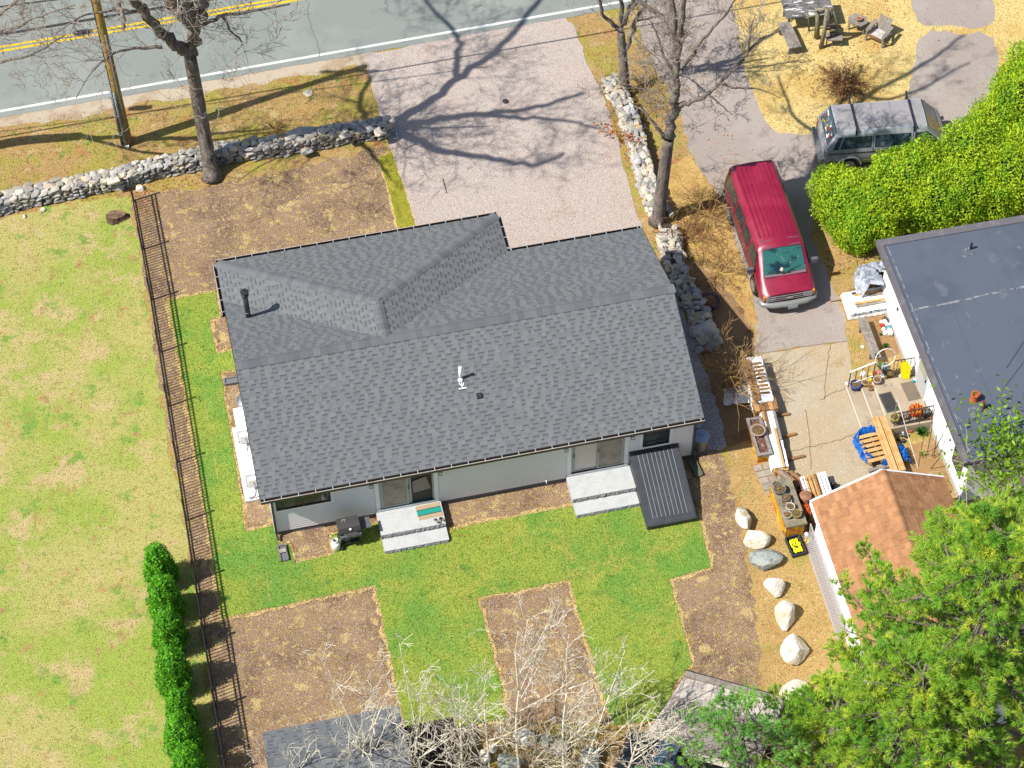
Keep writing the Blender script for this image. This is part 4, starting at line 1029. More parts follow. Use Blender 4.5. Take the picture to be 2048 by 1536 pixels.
for i, (px, py, sx, sy, sz, rz, m, lab) in enumerate((
    (1488, 1045, .62, 1.0, .9, .1, M_BOULD, 'tall cream boulder, farthest of the row down the right of the lot'),
    (1511, 1082, 1.0, .8, .75, -.1, M_BOULD, 'rounded whitish boulder second from the top of the row'),
    (1532, 1124, 1.15, .95, .85, -.2, M_BOULDG, 'big grey-green boulder, the third of the row'),
    (1549, 1180, .92, .98, .8, .3, M_BOULD, 'pale cream boulder fourth in the row below the grey one'),
    (1568, 1236, .85, 1.15, .9, .2, M_BOULD, 'chalk-white pointed boulder, fifth of the row'),
    (1586, 1308, 1.05, 1.2, .9, .1, M_BOULD, 'cream and ochre boulder lowest of the row in the open'),
    (1590, 1396, 1.15, .95, .9, .5, M_BOULD, 'pink-tinged boulder half under the pine by the weathered shed roof'))):
    boulder(20+i, m, G(px, py, 0), sx, sy, sz, rz, lab, group='boulders in a row on the right')
for i, (px, py, s, m, lab) in enumerate(((1052, 1478, .85, M_BOULD, 'cream boulder behind the bare saplings with a dark cleft beside it'), (1115, 1500, .75, M_BOULD, 'white boulder right of the forked sapling trunk'), (1178, 1522, 1.1, M_BOULDG, 'large grey rounded boulder under the right sapling'),
    (966, 1520, .6, M_BOULD, 'pale broken rock beside the slatted compost bin'), (1018, 1530, .9, M_BOULDG, 'grey rock at the foot of the middle sapling'), (1245, 1533, .5, M_BOULD, 'small whitish rock near the lower edge by the grey tarp'), (985, 1500, .42, M_BOULD, 'small cream stone left of the middle sapling'), (1092, 1484, .5, M_BOULDG, 'brownish rock between two white boulders'))):
    boulder(60+i, m, G(px, py, 0), s, s*.8, s*.8, i*.7, lab, group='rocks along the back line')
for i, (px, py, s, lab) in enumerate(((280, 378, .42, 'flat cream stone lying by the end of the black fence'), (1739, 777, .01, ''), (1725, 694, .16, 'white rounded stone on the grass beside the concrete drive'), (1694, 768, .16, 'white stone by the blue pot'), (86, 421, .3, 'small flat stone fallen in front of the left wall'), (50, 434, .22, 'small grey stone on the lawn in front of the left wall'))):
    if lab: boulder(90+i, M_BOULD if i != 2 and i != 3 else mat('white_stone', (.72, .70, .68, 1), rough=.8), G(px, py, 0), s, s*.85, s*.6, i, lab, 'stone', None)['category'] = 'stone'

# black picket fence
fence = thing('picket_fence', 'long black metal picket fence between the old lawn and the house lot', 'fence', G(267, 402))
FB = [G(267, 402), G(306, 615), G(352, 905), G(396, 1190), G(452, 1545), G(490, 1760)]
fl = [(FB[i+1]-FB[i]).length for i in range(len(FB)-1)]; ft = sum(fl)
def fpos(t):
    for i, l in enumerate(fl):
        if t <= l or i == len(fl)-1: return FB[i].lerp(FB[i+1], t/l), (FB[i+1]-FB[i]).normalized()
        t -= l
FL0 = fence.location
pick = MB().box((0, 0, .58), (.026, .026, 1.12)).mesh('picket', M_BLACK)
post = MB().box((0, 0, .62), (.07, .07, 1.24)).box((0, 0, 1.25), (.075, .075, .025)).box((0, 0, 1.275), (.05, .05, .03)).mesh('fence_post', M_BLACK)
t = 0.0; posts = []
while t < ft+.01: posts.append(t); t += 2.40
for i, t in enumerate(posts):
    p, d = fpos(t); link('fence_post', post, fence, p-FL0, (0, 0, math.atan2(d.y, d.x)))
    if i+1 < len(posts):
        q_, _ = fpos(posts[i+1]); dd_ = (q_-p)
        for z in (.10, .90, 1.08):
            MB().bar(p-FL0+Vector((0, 0, z)), q_-FL0+Vector((0, 0, z)), .034, .042).build('rail', M_BLACK, fence)
        npk = 19
        for k in range(1, npk+1):
            c = p.lerp(q_, k/(npk+1)); link('picket', pick, fence, c-FL0, (0, 0, math.atan2(d.y, d.x)))
# stump by the fence
st = thing('tree_stump', 'weathered brown tree stump on the old lawn near the fence end', 'stump', G(233, 436))
M_BARKD = mat('stump_bark', A(112, 88, 70), [(14, 5, .45, .65, A(70, 54, 44))], rough=.95, bump=1, bscale=20)
mb = MB(); n = 14; vs = []
for z, r in ((0, .40), (.08, .32), (.22, .27)):
    for j in range(n): a = 2*math.pi*j/n; rr = r*(1+.18*math.sin(3*a+1)+.08*math.sin(7*a)); vs.append((rr*math.cos(a)*1.15, rr*math.sin(a)*.8, z+.03*math.sin(2*a)))
mb.add(vs, [(i*n+j, i*n+(j+1) % n, (i+1)*n+(j+1) % n, (i+1)*n+j) for i in range(2) for j in range(n)]); mb.build('stump_side', M_BARKD, st)
MB().add(vs[2*n:], [tuple(range(n))]).build('cut_face', mat('cut_wood', A(150, 122, 96), [(5, 4, .45, .65, A(112, 88, 70)), (20, 4, .55, .7, A(80, 62, 50))], rough=.9), st)

# ---------------------------------------------------------------- bare trees
M_BARK = mat('grey_bark', A(150, 138, 126), [(3, 5, .45, .62, A(122, 112, 104)), (9, 5, .48, .66, A(92, 82, 76), 'n', (1, 1, .2)), (30, 4, .56, .7, A(190, 180, 168))], rough=.95, bump=1.0, bscale=18, bdist=.05)
M_TWIG = mat('twig', A(184, 172, 160), [(1.2, 4, .45, .62, A(140, 126, 116)), (6, 4, .55, .7, A(216, 208, 198))], rough=.9)
M_TWIGP = mat('pale_twig', A(226, 218, 198, .8), [(1.2, 4, .45, .62, A(200, 192, 170, .8)), (6, 4, .55, .7, A(240, 234, 222, .8))], rough=.9)

RMIN = [.0075]
def grow(segs, p, d, ln, r, depth, R, wig=.35, up=.08, ang=(.5, 1.1), nch=(2, 4), shrink=(.45, .7), tipr=.35, ns=5):
    p = np.array(p, float); d = np.array(d, float); d /= np.linalg.norm(d)
    st_ = ln/ns; ch = R.integers(nch[0], nch[1]+1) if depth else 0
    at_ = sorted(R.integers(1, ns+1, ch)) if ch else []
    for i in range(1, ns+1):
        d = d+R.normal(0, wig, 3)*.5; d[2] += up; d /= np.linalg.norm(d)
        q = p+d*st_; r0 = max(RMIN[0], r*(1-(1-tipr)*(i-1)/ns)); r1 = max(RMIN[0], r*(1-(1-tipr)*i/ns))
        segs.append((*p, *q, r0, r1))
        for a in at_:
            if a == i:
                u = R.normal(0, 1, 3); u -= d*(u@d); u /= np.linalg.norm(u); th = R.uniform(*ang)
                grow(segs, q, d*math.cos(th)+u*math.sin(th), ln*R.uniform(*shrink), r1*R.uniform(.5, .75), depth-1, R, wig, up, ang, nch, shrink, tipr, ns)
        p = q

def tree(name, label, base, trunk, tr, limbs, seed, twig=(14, 1.6, 2), m=None, mt=None, group=None, cat='tree', twig_r=.016, k=3):
    "trunk: control points and radii; limbs: list of (points, r0, r1); twigs spring from the limbs"
    m = m or M_BARK; mt = mt or M_TWIG; R = np.random.default_rng(seed); o = thing(name, label, cat, base, 0, group); off = Vector(base)
    pts = lines_limb([Vector(p)-off for p in trunk], 5); n = len(pts); rs = [tr[0]+(tr[1]-tr[0])*(i/(n-1))**.8 for i in range(n)]
    rs[0] *= 1.45; rs[1] *= 1.14
    MB().tube(pts, rs, 12).build('trunk', m, o, True)
    segs = []; off_ = np.array(off)
    for li in limbs:
        P = lines_limb([Vector(p)-off for p in li[0]], 5); k_ = len(P)
        rr = [li[1]+(li[2]-li[1])*(i/(k_-1)) for i in range(k_)]
        for i in range(1, k_-1):
            P[i] = P[i]+Vector((R.normal(0, .05), R.normal(0, .05), R.normal(0, .05)))*min(1, 8*rr[i])
        MB().tube(P, rr, 7).build('limb', m, o, True)
        ln = sum((P[i+1]-P[i]).length for i in range(k_-1)); cnt = int(twig[0]*ln/3)
        for j in range(cnt):
            f = R.uniform(li[3] if len(li) > 3 else .15, 1)*(k_-1); i = min(int(f), k_-2); q = P[i].lerp(P[i+1], f-i); d = np.array((P[i+1]-P[i]).normalized())
            u = R.normal(0, 1, 3); u -= d*(u@d); u /= np.linalg.norm(u); th = R.uniform(.5, 1.2)
            grow(segs, q, d*math.cos(th)+u*math.sin(th)+np.array([0, 0, .15]), twig[1]*R.uniform(.5, 1.2), twig_r*R.uniform(.7, 1.4), twig[2], R)
    if segs:
        tw = link('twigs', seg_mesh('twigs', segs, k, mt), o); tw['kind'] = 'stuff'
    return o

S_ = shadow_source
b1 = G(425, 356)
top = G(379, 109, 6.3)
fork2 = G(386, 51, 7.9)
tree('bare_tree', 'big leafless tree with a forked trunk by the left stone wall', b1, [b1, G(412, 290, 1.35), G(396, 200, 3.6), top], (.29, .23), [
    ([top, G(386, 75, 7.2), fork2], .22, .19, .9),
    ([top, G(345, 84, 7.4), G(321, 65, 8.1), G(288, 24, 9.3), G(262, -6, 10.4), S_(735, 238, 10.4), S_(716, 206, 11.2), S_(742, 152, 12.2)], .22, .08),
    ([fork2, G(341, 3, 9.6), S_(840, 282, 10.6), S_(880, 300, 11.6), S_(972, 312, 13), S_(1062, 330, 14), S_(1128, 306, 15)], .21, .08),
    ([fork2, G(375, 0, 9.4), S_(860, 242, 10.8), S_(950, 228, 12.2), S_(1050, 220, 13.6), S_(1168, 186, 15.4)], .22, .08),
    ([fork2, G(403, 0, 9.5), S_(800, 238, 9.9), S_(860, 205, 10.8), S_(915, 158, 11.8), S_(990, 106, 13.2), S_(1035, 55, 14.2), S_(1085, -6, 15.2)], .23, .10),
    ([S_(915, 158, 11.8), S_(912, 120, 12.2), S_(920, 80, 12.8), S_(890, 45, 13.4), S_(842, -10, 14.4)], .13, .06),
    ([S_(950, 228, 12.2), S_(1030, 236, 13), S_(1120, 240, 14), S_(1205, 258, 15)], .12, .05),
    ([S_(720, 282, 10.2), S_(762, 332, 10.8), S_(782, 355, 11.2)], .09, .04),
    ([fork2, G(412, 46, 8.2), G(444, 31, 8.5), G(500, 22, 8.8), G(580, 8, 9.2)], .10, .03),
    ([G(444, 31, 8.5), G(462, 62, 8.1), G(484, 85, 7.8), G(470, 105, 7.5)], .05, .015),
    ([G(324, 94, 7.2), G(285, 96, 7.4), G(232, 106, 7.6), G(184, 143, 7.2), G(152, 197, 6.6)], .07, .015),
    ([G(288, 24, 9.3), G(240, 20, 9.8), G(170, 30, 10), G(112, 66, 10)], .06, .02),
    ([S_(716, 206, 11.2), S_(680, 196, 11.8), S_(640, 180, 12.4)], .05, .02),
], 3, twig=(6.5, 1.9, 3), twig_r=.015)
# a branch that reaches into the frame from a tree beyond the left edge
bl = G(-150, 330)
tree('bare_tree', 'leafless tree off the left edge whose pale branches reach over the road', bl, [bl, G(-165, 200, 3.5), G(-150, 120, 6)], (.28, .2), [
    ([G(-150, 120, 6), G(-60, 70, 8), G(0, 27, 9), G(50, -10, 10)], .12, .04), ([G(-60, 70, 8), G(20, 60, 8.4), G(70, 36, 8.8), G(150, 10, 9.4)], .07, .02), ([G(-150, 120, 6), G(-40, 130, 7), G(60, 110, 7.4), G(130, 70, 8)], .08, .02)], 5, twig=(5, 1.5, 3), twig_r=.012)
b2 = G(1251, 192)
tree('bare_tree', 'slim leafless tree standing at the far end of the right stone wall', b2, [b2, G(1249, 150, 1.0), G(1244, 95, 2.4), G(1241, 62, 3.2)], (.19, .15), [
    ([G(1241, 62, 3.2), G(1225, 48, 3.7), G(1205, 24, 4.4), G(1198, -10, 5.4), G(1192, -60, 7)], .09, .04), ([G(1241, 62, 3.2), G(1245, 20, 4.4), G(1240, -30, 5.8), G(1250, -90, 7.4)], .10, .04),
    ([G(1247, 110, 2.0), G(1262, 70, 3.1), G(1272, 42, 3.8), G(1292, 5, 4.8), G(1310, -60, 6.6)], .10, .04), ([G(1241, 62, 3.2), S_(1410, 138, 4.4), S_(1470, 118, 5.6), S_(1540, 70, 7.6), S_(1600, 30, 9.4)], .11, .04), ([S_(1410, 138, 4.4), S_(1500, 136, 6.0), S_(1600, 120, 8.2)], .08, .03), ([G(1262, 70, 3.1), G(1290, 95, 3.4), G(1330, 130, 3.4), G(1355, 150, 3.2)], .04, .012), ([G(1272, 42, 3.8), G(1330, 30, 4.4), G(1400, 10, 5)], .045, .015)], 11, twig=(5, 1.2, 3), twig_r=.011)
b3 = G(1316, 444)
f3 = G(1337, 278, 4.6); g3 = G(1348, 212, 6.3); h3 = G(1352, 150, 7.8)
tree('bare_tree', 'tall leafless tree on the right stone wall with limbs over the asphalt drive', b3, [b3, G(1322, 390, 1.4), G(1330, 330, 3.1), f3], (.26, .20), [
    ([f3, G(1344, 245, 5.4), g3, G(1352, 180, 7.1), h3, G(1358, 80, 9.6), G(1366, 20, 11.2), G(1372, -60, 13.2)], .19, .06),
    ([h3, G(1352, 100, 9.0), G(1350, 40, 10.6), G(1346, -20, 12.2)], .10, .05),
    ([f3, G(1322, 266, 5.0), G(1308, 246, 5.4), G(1290, 225, 5.8), G(1262, 205, 6)], .09, .02),
    ([g3, G(1376, 205, 6.5), G(1412, 190, 6.9), G(1440, 165, 7.4), G(1478, 128, 8.2), G(1496, 105, 8.8), G(1520, 78, 9.2), G(1560, 62, 9.4)], .10, .02),
    ([G(1440, 165, 7.4), G(1470, 176, 7.2), G(1515, 178, 7.2), G(1562, 196, 6.8)], .05, .012),
    ([G(1496, 105, 8.8), G(1500, 70, 9.6), G(1506, 40, 10.2)], .04, .015),
    ([h3, G(1380, 118, 8.8), G(1412, 70, 10.2), G(1448, 32, 11.4), G(1475, -10, 12.6)], .08, .03),
    ([h3, G(1330, 118, 8.5), G(1318, 78, 9.4), G(1300, 40, 10.2)], .06, .02),
    ([G(1350, 230, 5.8), G(1365, 212, 6.0), G(1380, 207, 6.1)], .05, .03),
    ([h3, S_(1660, 250, 9.2), S_(1700, 185, 11), S_(1722, 130, 12.5)], .15, .06),
    ([S_(1660, 250, 9.2), S_(1752, 180, 11.5), S_(1850, 128, 14), S_(1930, 70, 15.5)], .13, .05),
    ([h3, S_(1640, 275, 8.6), S_(1590, 235, 9.8), S_(1555, 150, 11.5)], .10, .04),
    ([S_(1700, 185, 11), S_(1800, 195, 12.5), S_(1940, 125, 15)], .09, .04),
    ([g3, G(1320, 186, 6.6), G(1290, 178, 6.8), G(1250, 176, 6.8)], .035, .01)], 17, twig=(5, 1.3, 3), twig_r=.012)

# pale saplings along the back line
RMIN[0] = .0068
def sapling(px, py, topx, topy, H, seed, spread, n, label):
    b = G(px, py); t_ = G(topx, topy, H); R = random.Random(seed); limbs = []
    pts = [b, b.lerp(t_, .35)+Vector((R.uniform(-.1, .1), 0, 0)), b.lerp(t_, .62)]
    limbs.append(([pts[2], b.lerp(t_, .82)+Vector((R.uniform(-.1, .1), R.uniform(-.1, .1), 0)), t_], .027, .008, .05))
    for i in range(n):
        f = R.uniform(.18, .72); p = b.lerp(t_, f); a = R.uniform(0, 6.28); l = spread*R.uniform(.6, 1.15)
        e = p+Vector((math.cos(a)*l, math.sin(a)*l*.7, l*R.uniform(1.1, 2.3)))
        limbs.append(([p, p.lerp(e, .5)-Vector((0, 0, .10)), e], .021, .007, .1))
    return tree('bare_sapling', label, b, pts, (.044, .028), limbs, seed, twig=(5.5, .9, 2), m=M_TWIGP, mt=M_TWIGP, group='bare saplings along the back line', cat='sapling', twig_r=.0065)
sapling(1040, 1560, 1036, 1262, 6.6, 31, 1.6, 7, 'pale bare sapling in front of the narrow soil bed')
sapling(1128, 1556, 1138, 1268, 6.4, 32, 1.5, 7, 'pale bare sapling right of the middle one, with a forked trunk')
sapling(1150, 1585, 1250, 1300, 6.6, 33, 1.6, 7, 'bare sapling leaning right over the lower lawn')
sapling(925, 1560, 918, 1370, 4.6, 34, 1.4, 8, 'bare sapling rising behind the dark slatted bin')
sapling(820, 1600, 842, 1390, 5.0, 35, 1.6, 9, 'bushy bare sapling over the right corner of the small grey roof')
sapling(735, 1600, 720, 1450, 4.2, 36, 1.4, 8, 'lichen-covered bare sapling in front of the small grey roof')
sapling(1230, 1600, 1300, 1420, 5.0, 37, 1.5, 7, 'thin bare sapling beside the grey tarp near the lower edge')
sapling(980, 1600, 968, 1380, 5.4, 38, 1.3, 6, 'thin bare sapling left of the middle one')
sapling(620, 1620, 580, 1500, 3.6, 39, .8, 4, 'short bare sapling at the lower left corner of the small grey roof')

# thorny and twiggy shrubs
RMIN[0] = .0065
def twig_shrub(name, label, px, py, h, r, n, seed, m, arch=.0, tr=.009, depth=2, group=None, z0=0.0):
    b = G(px, py); R = np.random.default_rng(seed); o = thing(name, label, 'shrub', b, 0, group); segs = []
    for i in range(n):
        a = R.uniform(0, 6.28); s = R.uniform(0, r*.35); d = np.array([math.cos(a)*r, math.sin(a)*r, h*R.uniform(.6, 1.3)])
        grow(segs, (math.cos(a)*s, math.sin(a)*s, z0), d, math.hypot(h, r)*R.uniform(.6, 1.05), tr*R.uniform(.7, 1.3), depth, R, .32+.25*min(arch, 1), -arch*.15+.02, (.3, .9), (1, 3), (.4, .65), .4, 6)
    s_ = link('stems', seg_mesh('stems', segs, 3, m), o); s_['kind'] = 'stuff'
    return o
M_FORS = mat('straw_twig', A(206, 170, 110), [(2, 4, .45, .62, A(160, 120, 76)), (8, 4, .55, .7, A(226, 200, 150))], rough=.9)
M_BRIAR = mat('briar_twig', A(150, 104, 72), [(2, 4, .45, .62, A(110, 72, 52)), (8, 4, .55, .7, A(190, 140, 96))], rough=.9)
twig_shrub('bare_shrub', 'tangled straw-coloured shrub beside the rear of the red van', 1416, 432, .9, 1.15, 130, 41, M_FORS, 1.0)
twig_shrub('bare_shrub', 'low straw-coloured shrub beside the front door of the red van', 1440, 545, .6, 1.0, 95, 42, M_FORS, 1.0)
twig_shrub('bare_shrub', 'thin bare shrub between the right stone wall and the straw-coloured tangle', 1372, 480, .8, .8, 40, 43, M_BRIAR, .6)
twig_shrub('bare_shrub', 'dense brown briar mound on the yellow grass behind the grey camper van', 1684, 170, .7, .8, 190, 44, M_BRIAR, 1.6, .007)
twig_shrub('bare_shrub', 'upright pale bare shrub at the near end of the rubble wall by the wrapped lumber', 1456, 775, 1.5, .8, 70, 45, M_FORS, 0, .010)
twig_shrub('bare_shrub', 'small rusty shrub behind the left stone wall', 548, 262, .3, .4, 34, 46, M_BRIAR, 1.0, .006)
twig_shrub('bare_shrub', 'thin bare brush at the foot of the tree on the right wall', 1300, 190, .9, .9, 60, 47, M_FORS, .5, .007)
twig_shrub('bare_shrub', 'pale lichen-grey brush among the rocks at the foot of the middle sapling', 1060, 1530, 1.7, .9, 24, 48, M_TWIGP, 0, .009, 2)
twig_shrub('bare_shrub', 'pale lichen-grey brush at the foot of the forked sapling', 1150, 1545, 1.9, .9, 26, 49, M_TWIGP, 0, .009, 2)
twig_shrub('bare_shrub', 'dense pale brush growing over the dark slatted bin', 880, 1560, 2.0, 1.0, 30, 50, M_TWIGP, 0, .009, 2)
twig_shrub('bare_shrub', 'pale brush in front of the right corner of the small grey roof', 770, 1590, 2.3, .9, 24, 56, M_TWIGP, 0, .009, 2)
b = G(1240, 285)
lf = thing('oak_branch', 'small branch of rust-brown oak leaves hanging over the right stone wall', 'branch', b)
MB().tube([(-1.0, .4, .55), (-.4, .1, .7), (.3, -.35, .8), (.7, -.7, .8)], .012, 5).build('stem', M_TWIG, lf)
R = np.random.default_rng(5); n = 130; t = R.random(n); q = np.stack([-1.0+1.7*t, .4-1.1*t, .6+.2*t], 1)+R.normal(0, .12, (n, 3))
l_ = link('leaves', leaf_mesh('leaves', q, R.normal(0, 1, (n, 3)), R.normal(0, 1, (n, 3)), .13, .08, mat('oak_leaf', A(206, 128, 62), rough=.8, isl=.4, trans=.2)), lf); l_['kind'] = 'stuff'

# ---------------------------------------------------------------- evergreens
M_ARB = mat('arborvitae_leaf', A(112, 188, 40, .75), [(3, 4, .42, .62, A(84, 164, 34, .7)), (9, 4, .55, .7, A(150, 210, 56, .8))], rough=.6, isl=.35, trans=.35)
M_HED = mat('cedar_leaf', A(176, 204, 40, .8), [(1.2, 4, .42, .60, A(142, 190, 40, .75)), (5, 4, .52, .66, A(206, 220, 56, .85)), (10, 4, .58, .7, A(110, 166, 40, .7))], rough=.6, isl=.35, trans=.38)
M_PINE = mat('pine_needle', A(152, 190, 60, .9), [(.5, 4, .42, .60, A(122, 178, 60, .85)), (1.6, 4, .5, .64, A(196, 210, 70, .95)), (4, 4, .58, .7, A(104, 156, 50, .8))], rough=.6, isl=.3, trans=.4)
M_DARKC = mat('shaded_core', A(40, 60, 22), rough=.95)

def leafy(o, name, centres, n, m, ln, wd, seed, flat=0.0, shell=.75):
    "leaves in lumpy ellipsoids (cx,cy,cz,rx,ry,rz)"
    R = np.random.default_rng(seed); ws = np.array([c[3]*c[4]+c[4]*c[5]+c[3]*c[5] for c in centres]); ws /= ws.sum()
    ids = R.choice(len(centres), n, p=ws); C = np.array(centres)[ids]
    d = unit(R.normal(0, 1, (n, 3))); rad = shell+(1.06-shell)*R.random(n)**.55
    lump = 1+.10*np.sin(d[:, 0]*7+C[:, 0]*3)*np.sin(d[:, 1]*6+C[:, 1]*5)+.08*np.sin(d[:, 2]*9+d[:, 0]*5)+.05*R.normal(0, 1, n)
    p = C[:, :3]+d*C[:, 3:]*(rad*lump)[:, None]; p[:, 2] = np.maximum(p[:, 2], .02)
    ax = unit(np.cross(d, R.normal(0, 1, (n, 3)))+d*.5+np.array([0, 0, .45])); nr = R.normal(0, .55, (n, 3))+d*1.3
    x = link(name, leaf_mesh(name, p, ax, nr, ln*(.6+.8*R.random(n)), wd*(.6+.8*R.random(n)), m), o); x['kind'] = 'stuff'
    return x
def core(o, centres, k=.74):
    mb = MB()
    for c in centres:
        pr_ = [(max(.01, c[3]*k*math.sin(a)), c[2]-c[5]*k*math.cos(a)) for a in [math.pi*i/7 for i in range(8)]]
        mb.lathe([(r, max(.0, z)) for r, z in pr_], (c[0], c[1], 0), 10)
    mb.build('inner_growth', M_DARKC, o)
arb_px = ((326, 1166), (338, 1232), (347, 1297), (354, 1376), (368, 1448), (372, 1507), (386, 1560))
arb_lab = ['clipped green arborvitae at the far end of the row', 'second arborvitae from the far end of the row', 'third arborvitae from the far end of the row', 'fattest arborvitae in the middle of the row', 'slimmer arborvitae just past the middle of the row', 'second-nearest arborvitae of the row', 'nearest arborvitae, cut by the lower picture edge']
for i, (px, py) in enumerate(arb_px):
    k = (1, 1.1, 1.05, 1.14, .86, 1.12, 1.0)[i]
    a = thing('arborvitae', arb_lab[i], 'arborvitae', G(px, py), i*1.3, 'arborvitae hedge along the black fence')
    cs = [(0, 0, .72, .50*k, .50*k, .78), (0, 0, 1.35, .40*k, .40*k, .80*k), (.08, .05, .5, .46*k, .44*k, .55)]
    MB().tube([(0, 0, 0), (0, 0, 1.2)], [.06, .03], 6).build('trunk', M_BARK, a)
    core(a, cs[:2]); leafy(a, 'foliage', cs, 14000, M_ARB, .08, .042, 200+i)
def hshrub(label, items, n, seed):
    p0 = G(items[0][0], items[0][1], items[0][2]); b = Vector((p0.x, p0.y, 0)); o = thing('cedar_shrub', label, 'shrub', b, 0, 'yellow-green evergreen shrubs by the flat-roofed house')
    cs = []
    for px, py, h, r, rz in items:
        c = G(px, py, h); cs.append((c.x-b.x, c.y-b.y, h, r, r, rz))
    MB().tube([(0, 0, 0), (0, 0, items[0][2])], [.10, .05], 6).build('trunk', M_BARK, o)
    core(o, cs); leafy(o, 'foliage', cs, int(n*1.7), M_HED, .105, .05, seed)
hshrub('rounded yellow-green evergreen shrub nearest the red van', [(1700, 408, 1.1, 1.22, 1.2), (1750, 420, 1.3, 1.15, 1.2), (1662, 376, .9, .78, .9), (1712, 456, .9, .85, .95)], 26000, 51)
hshrub('bright evergreen shrub in front of the grey camper van', [(1815, 375, 1.4, 1.3, 1.4), (1860, 398, 1.3, 1.2, 1.3), (1845, 338, 1.5, 1.0, 1.2), (1782, 352, 1.2, .8, 1.1)], 24000, 52)
hshrub('evergreen shrub to the right of the grey camper van', [(1945, 320, 1.7, 1.35, 1.6), (1920, 390, 1.4, 1.1, 1.3), (1985, 270, 1.8, 1.1, 1.5)], 22000, 53)
hshrub('tallest evergreen shrub at the right edge beside the turning circle', [(2040, 230, 2.0, 1.4, 1.9), (2060, 160, 2.2, 1.1, 1.8), (2035, 190, 2.0, .9, 1.5)], 20000, 54)
hshrub('evergreen shrub against the back wall of the flat-roofed house', [(2015, 355, 1.6, 1.3, 1.5), (2050, 320, 1.8, 1.2, 1.6), (1985, 400, 1.2, .9, 1.2)], 20000, 55)

def pine(label, base, H, z0, R_, nb, seed, tufts, lean=(0, 0), needle=.16, m=None, tr=.26, upt=.25, zr=None):
    r = np.random.default_rng(seed); o = thing('pine_tree', label, 'pine tree', base)
    tp = [Vector((lean[0]*t**1.3, lean[1]*t**1.3, H*t)) for t in (0, .3, .6, .85, 1)]
    pts = lines_limb(tp, 4); n_ = len(pts); MB().tube(pts, [tr*(1-.85*i/(n_-1)) for i in range(n_)], 9).build('trunk', M_BARK, o, True)
    segs = []; tq = []; td = []
    for i in range(nb):
        f = r.random()**.85; z = z0+(H-z0)*f; t = z/H; c = np.array([lean[0]*t**1.3, lean[1]*t**1.3, z]); a = i*2.399+r.uniform(-.4, .4)
        L_b = R_*(1-f)**.7*r.uniform(.65, 1.05)+.5; p = c.copy(); d = np.array([math.cos(a), math.sin(a), upt*r.uniform(.2, 1.4)]); d /= np.linalg.norm(d); ns = max(4, int(L_b/.35)); rr = .045*(L_b/4)+.012
        for j in range(ns):
            d = d+r.normal(0, .09, 3); d[2] += .025*(1 if j > ns*.5 else -.8); d /= np.linalg.norm(d); q = p+d*L_b/ns; segs.append((*p, *q, rr*(1-.8*j/ns), rr*(1-.8*(j+1)/ns)))
            if j > ns*.22:
                for s in (-1, 1):
                    for rep in range(2):
                        if r.random() < .88:
                            u = np.cross(d, [0, 0, 1.]); u /= np.linalg.norm(u); e = d*.75+u*s*r.uniform(.4, 1.1)+np.array([0, 0, r.uniform(-.1, .45)]); e /= np.linalg.norm(e); l = (.25+.55*(1-j/ns))*r.uniform(.6, 1.3)*min(1, L_b/2.5)
                            x = p+d*r.random()*L_b/ns; y = x+e*l; segs.append((*x, *y, .010, .005))
                            for k in range(tufts): tt = r.uniform(.35, 1.05); tq.append(x+e*l*tt+r.normal(0, .05, 3)); td.append(e+r.normal(0, .35, 3)+np.array([0, 0, .3]))
            p = q
        tq.append(p); td.append(d)
    b_ = link('branches', seg_mesh('branches', segs, 4, M_BARK), o); b_['kind'] = 'stuff'
    tq = np.array(tq); td = unit(np.array(td)); K = 16; N_ = len(tq)
    q = np.repeat(tq, K, 0); d = unit(np.repeat(td, K, 0)+r.normal(0, .42, (N_*K, 3))); ln = needle*(.7+.8*r.random(N_*K))[:, None]
    sd = unit(np.cross(d, np.array([0, 0, 1.])+r.normal(0, .5, (N_*K, 3))))*.0105
    V = np.stack([q-sd, q+sd, q+d*ln], 1).reshape(-1, 3)
    f_ = link('needles', raw_mesh('needles', V, np.arange(N_*K*3).reshape(-1, 3), m or M_PINE), o); f_['kind'] = 'stuff'
    return o
pb = G(1985, 1290, 7.0); pb.z = 0
pine('large bright green pine covering the lower right corner', pb, 12.5, 3.0, 5.7, 120, 61, 6, (-.6, .4))
pb = G(1800, 1500, 5.0); pb.z = 0
pine('pine filling the lower edge left of the large pine', pb, 9.0, 2.4, 4.2, 76, 62, 6, (.3, .6))
pb = G(1480, 1530, 4.5); pb.z = 0
pine('thin bluish-green pine hanging over the weathered shed roof', pb, 7.0, 3.0, 2.9, 34, 63, 3, (.0, .3), .13, mat('hemlock_needle', A(112, 172, 76, .85), [(1.6, 4, .45, .62, A(146, 194, 84, .9))], rough=.6, isl=.3, trans=.4), .14)
pb = G(1660, 1500, 4.0); pb.z = 0
pine('young pine between the shed roof and the garage wall', pb, 6.6, 1.8, 2.7, 44, 64, 4, (.0, .2), .15)
b = G(1960, 905)
sp = twig_shrub('leafy_sapling', 'bright green leafy sapling against the near wall of the flat-roofed house', 1985, 1010, 3.4, .9, 9, 66, M_TWIGP, 0, .014, 2)
R = np.random.default_rng(8); n = 1500; q = np.stack([R.normal(0, .75, n), R.normal(0, .7, n), R.uniform(1.2, 4.6, n)], 1)
l_ = link('leaves', leaf_mesh('leaves', q, R.normal(0, 1, (n, 3))+np.array([0, 0, .3]), R.normal(0, 1, (n, 3)), .22, .10, mat('young_leaf', A(150, 196, 50, .55), rough=.5, isl=.3, trans=.35)), sp); l_['kind'] = 'stuff'
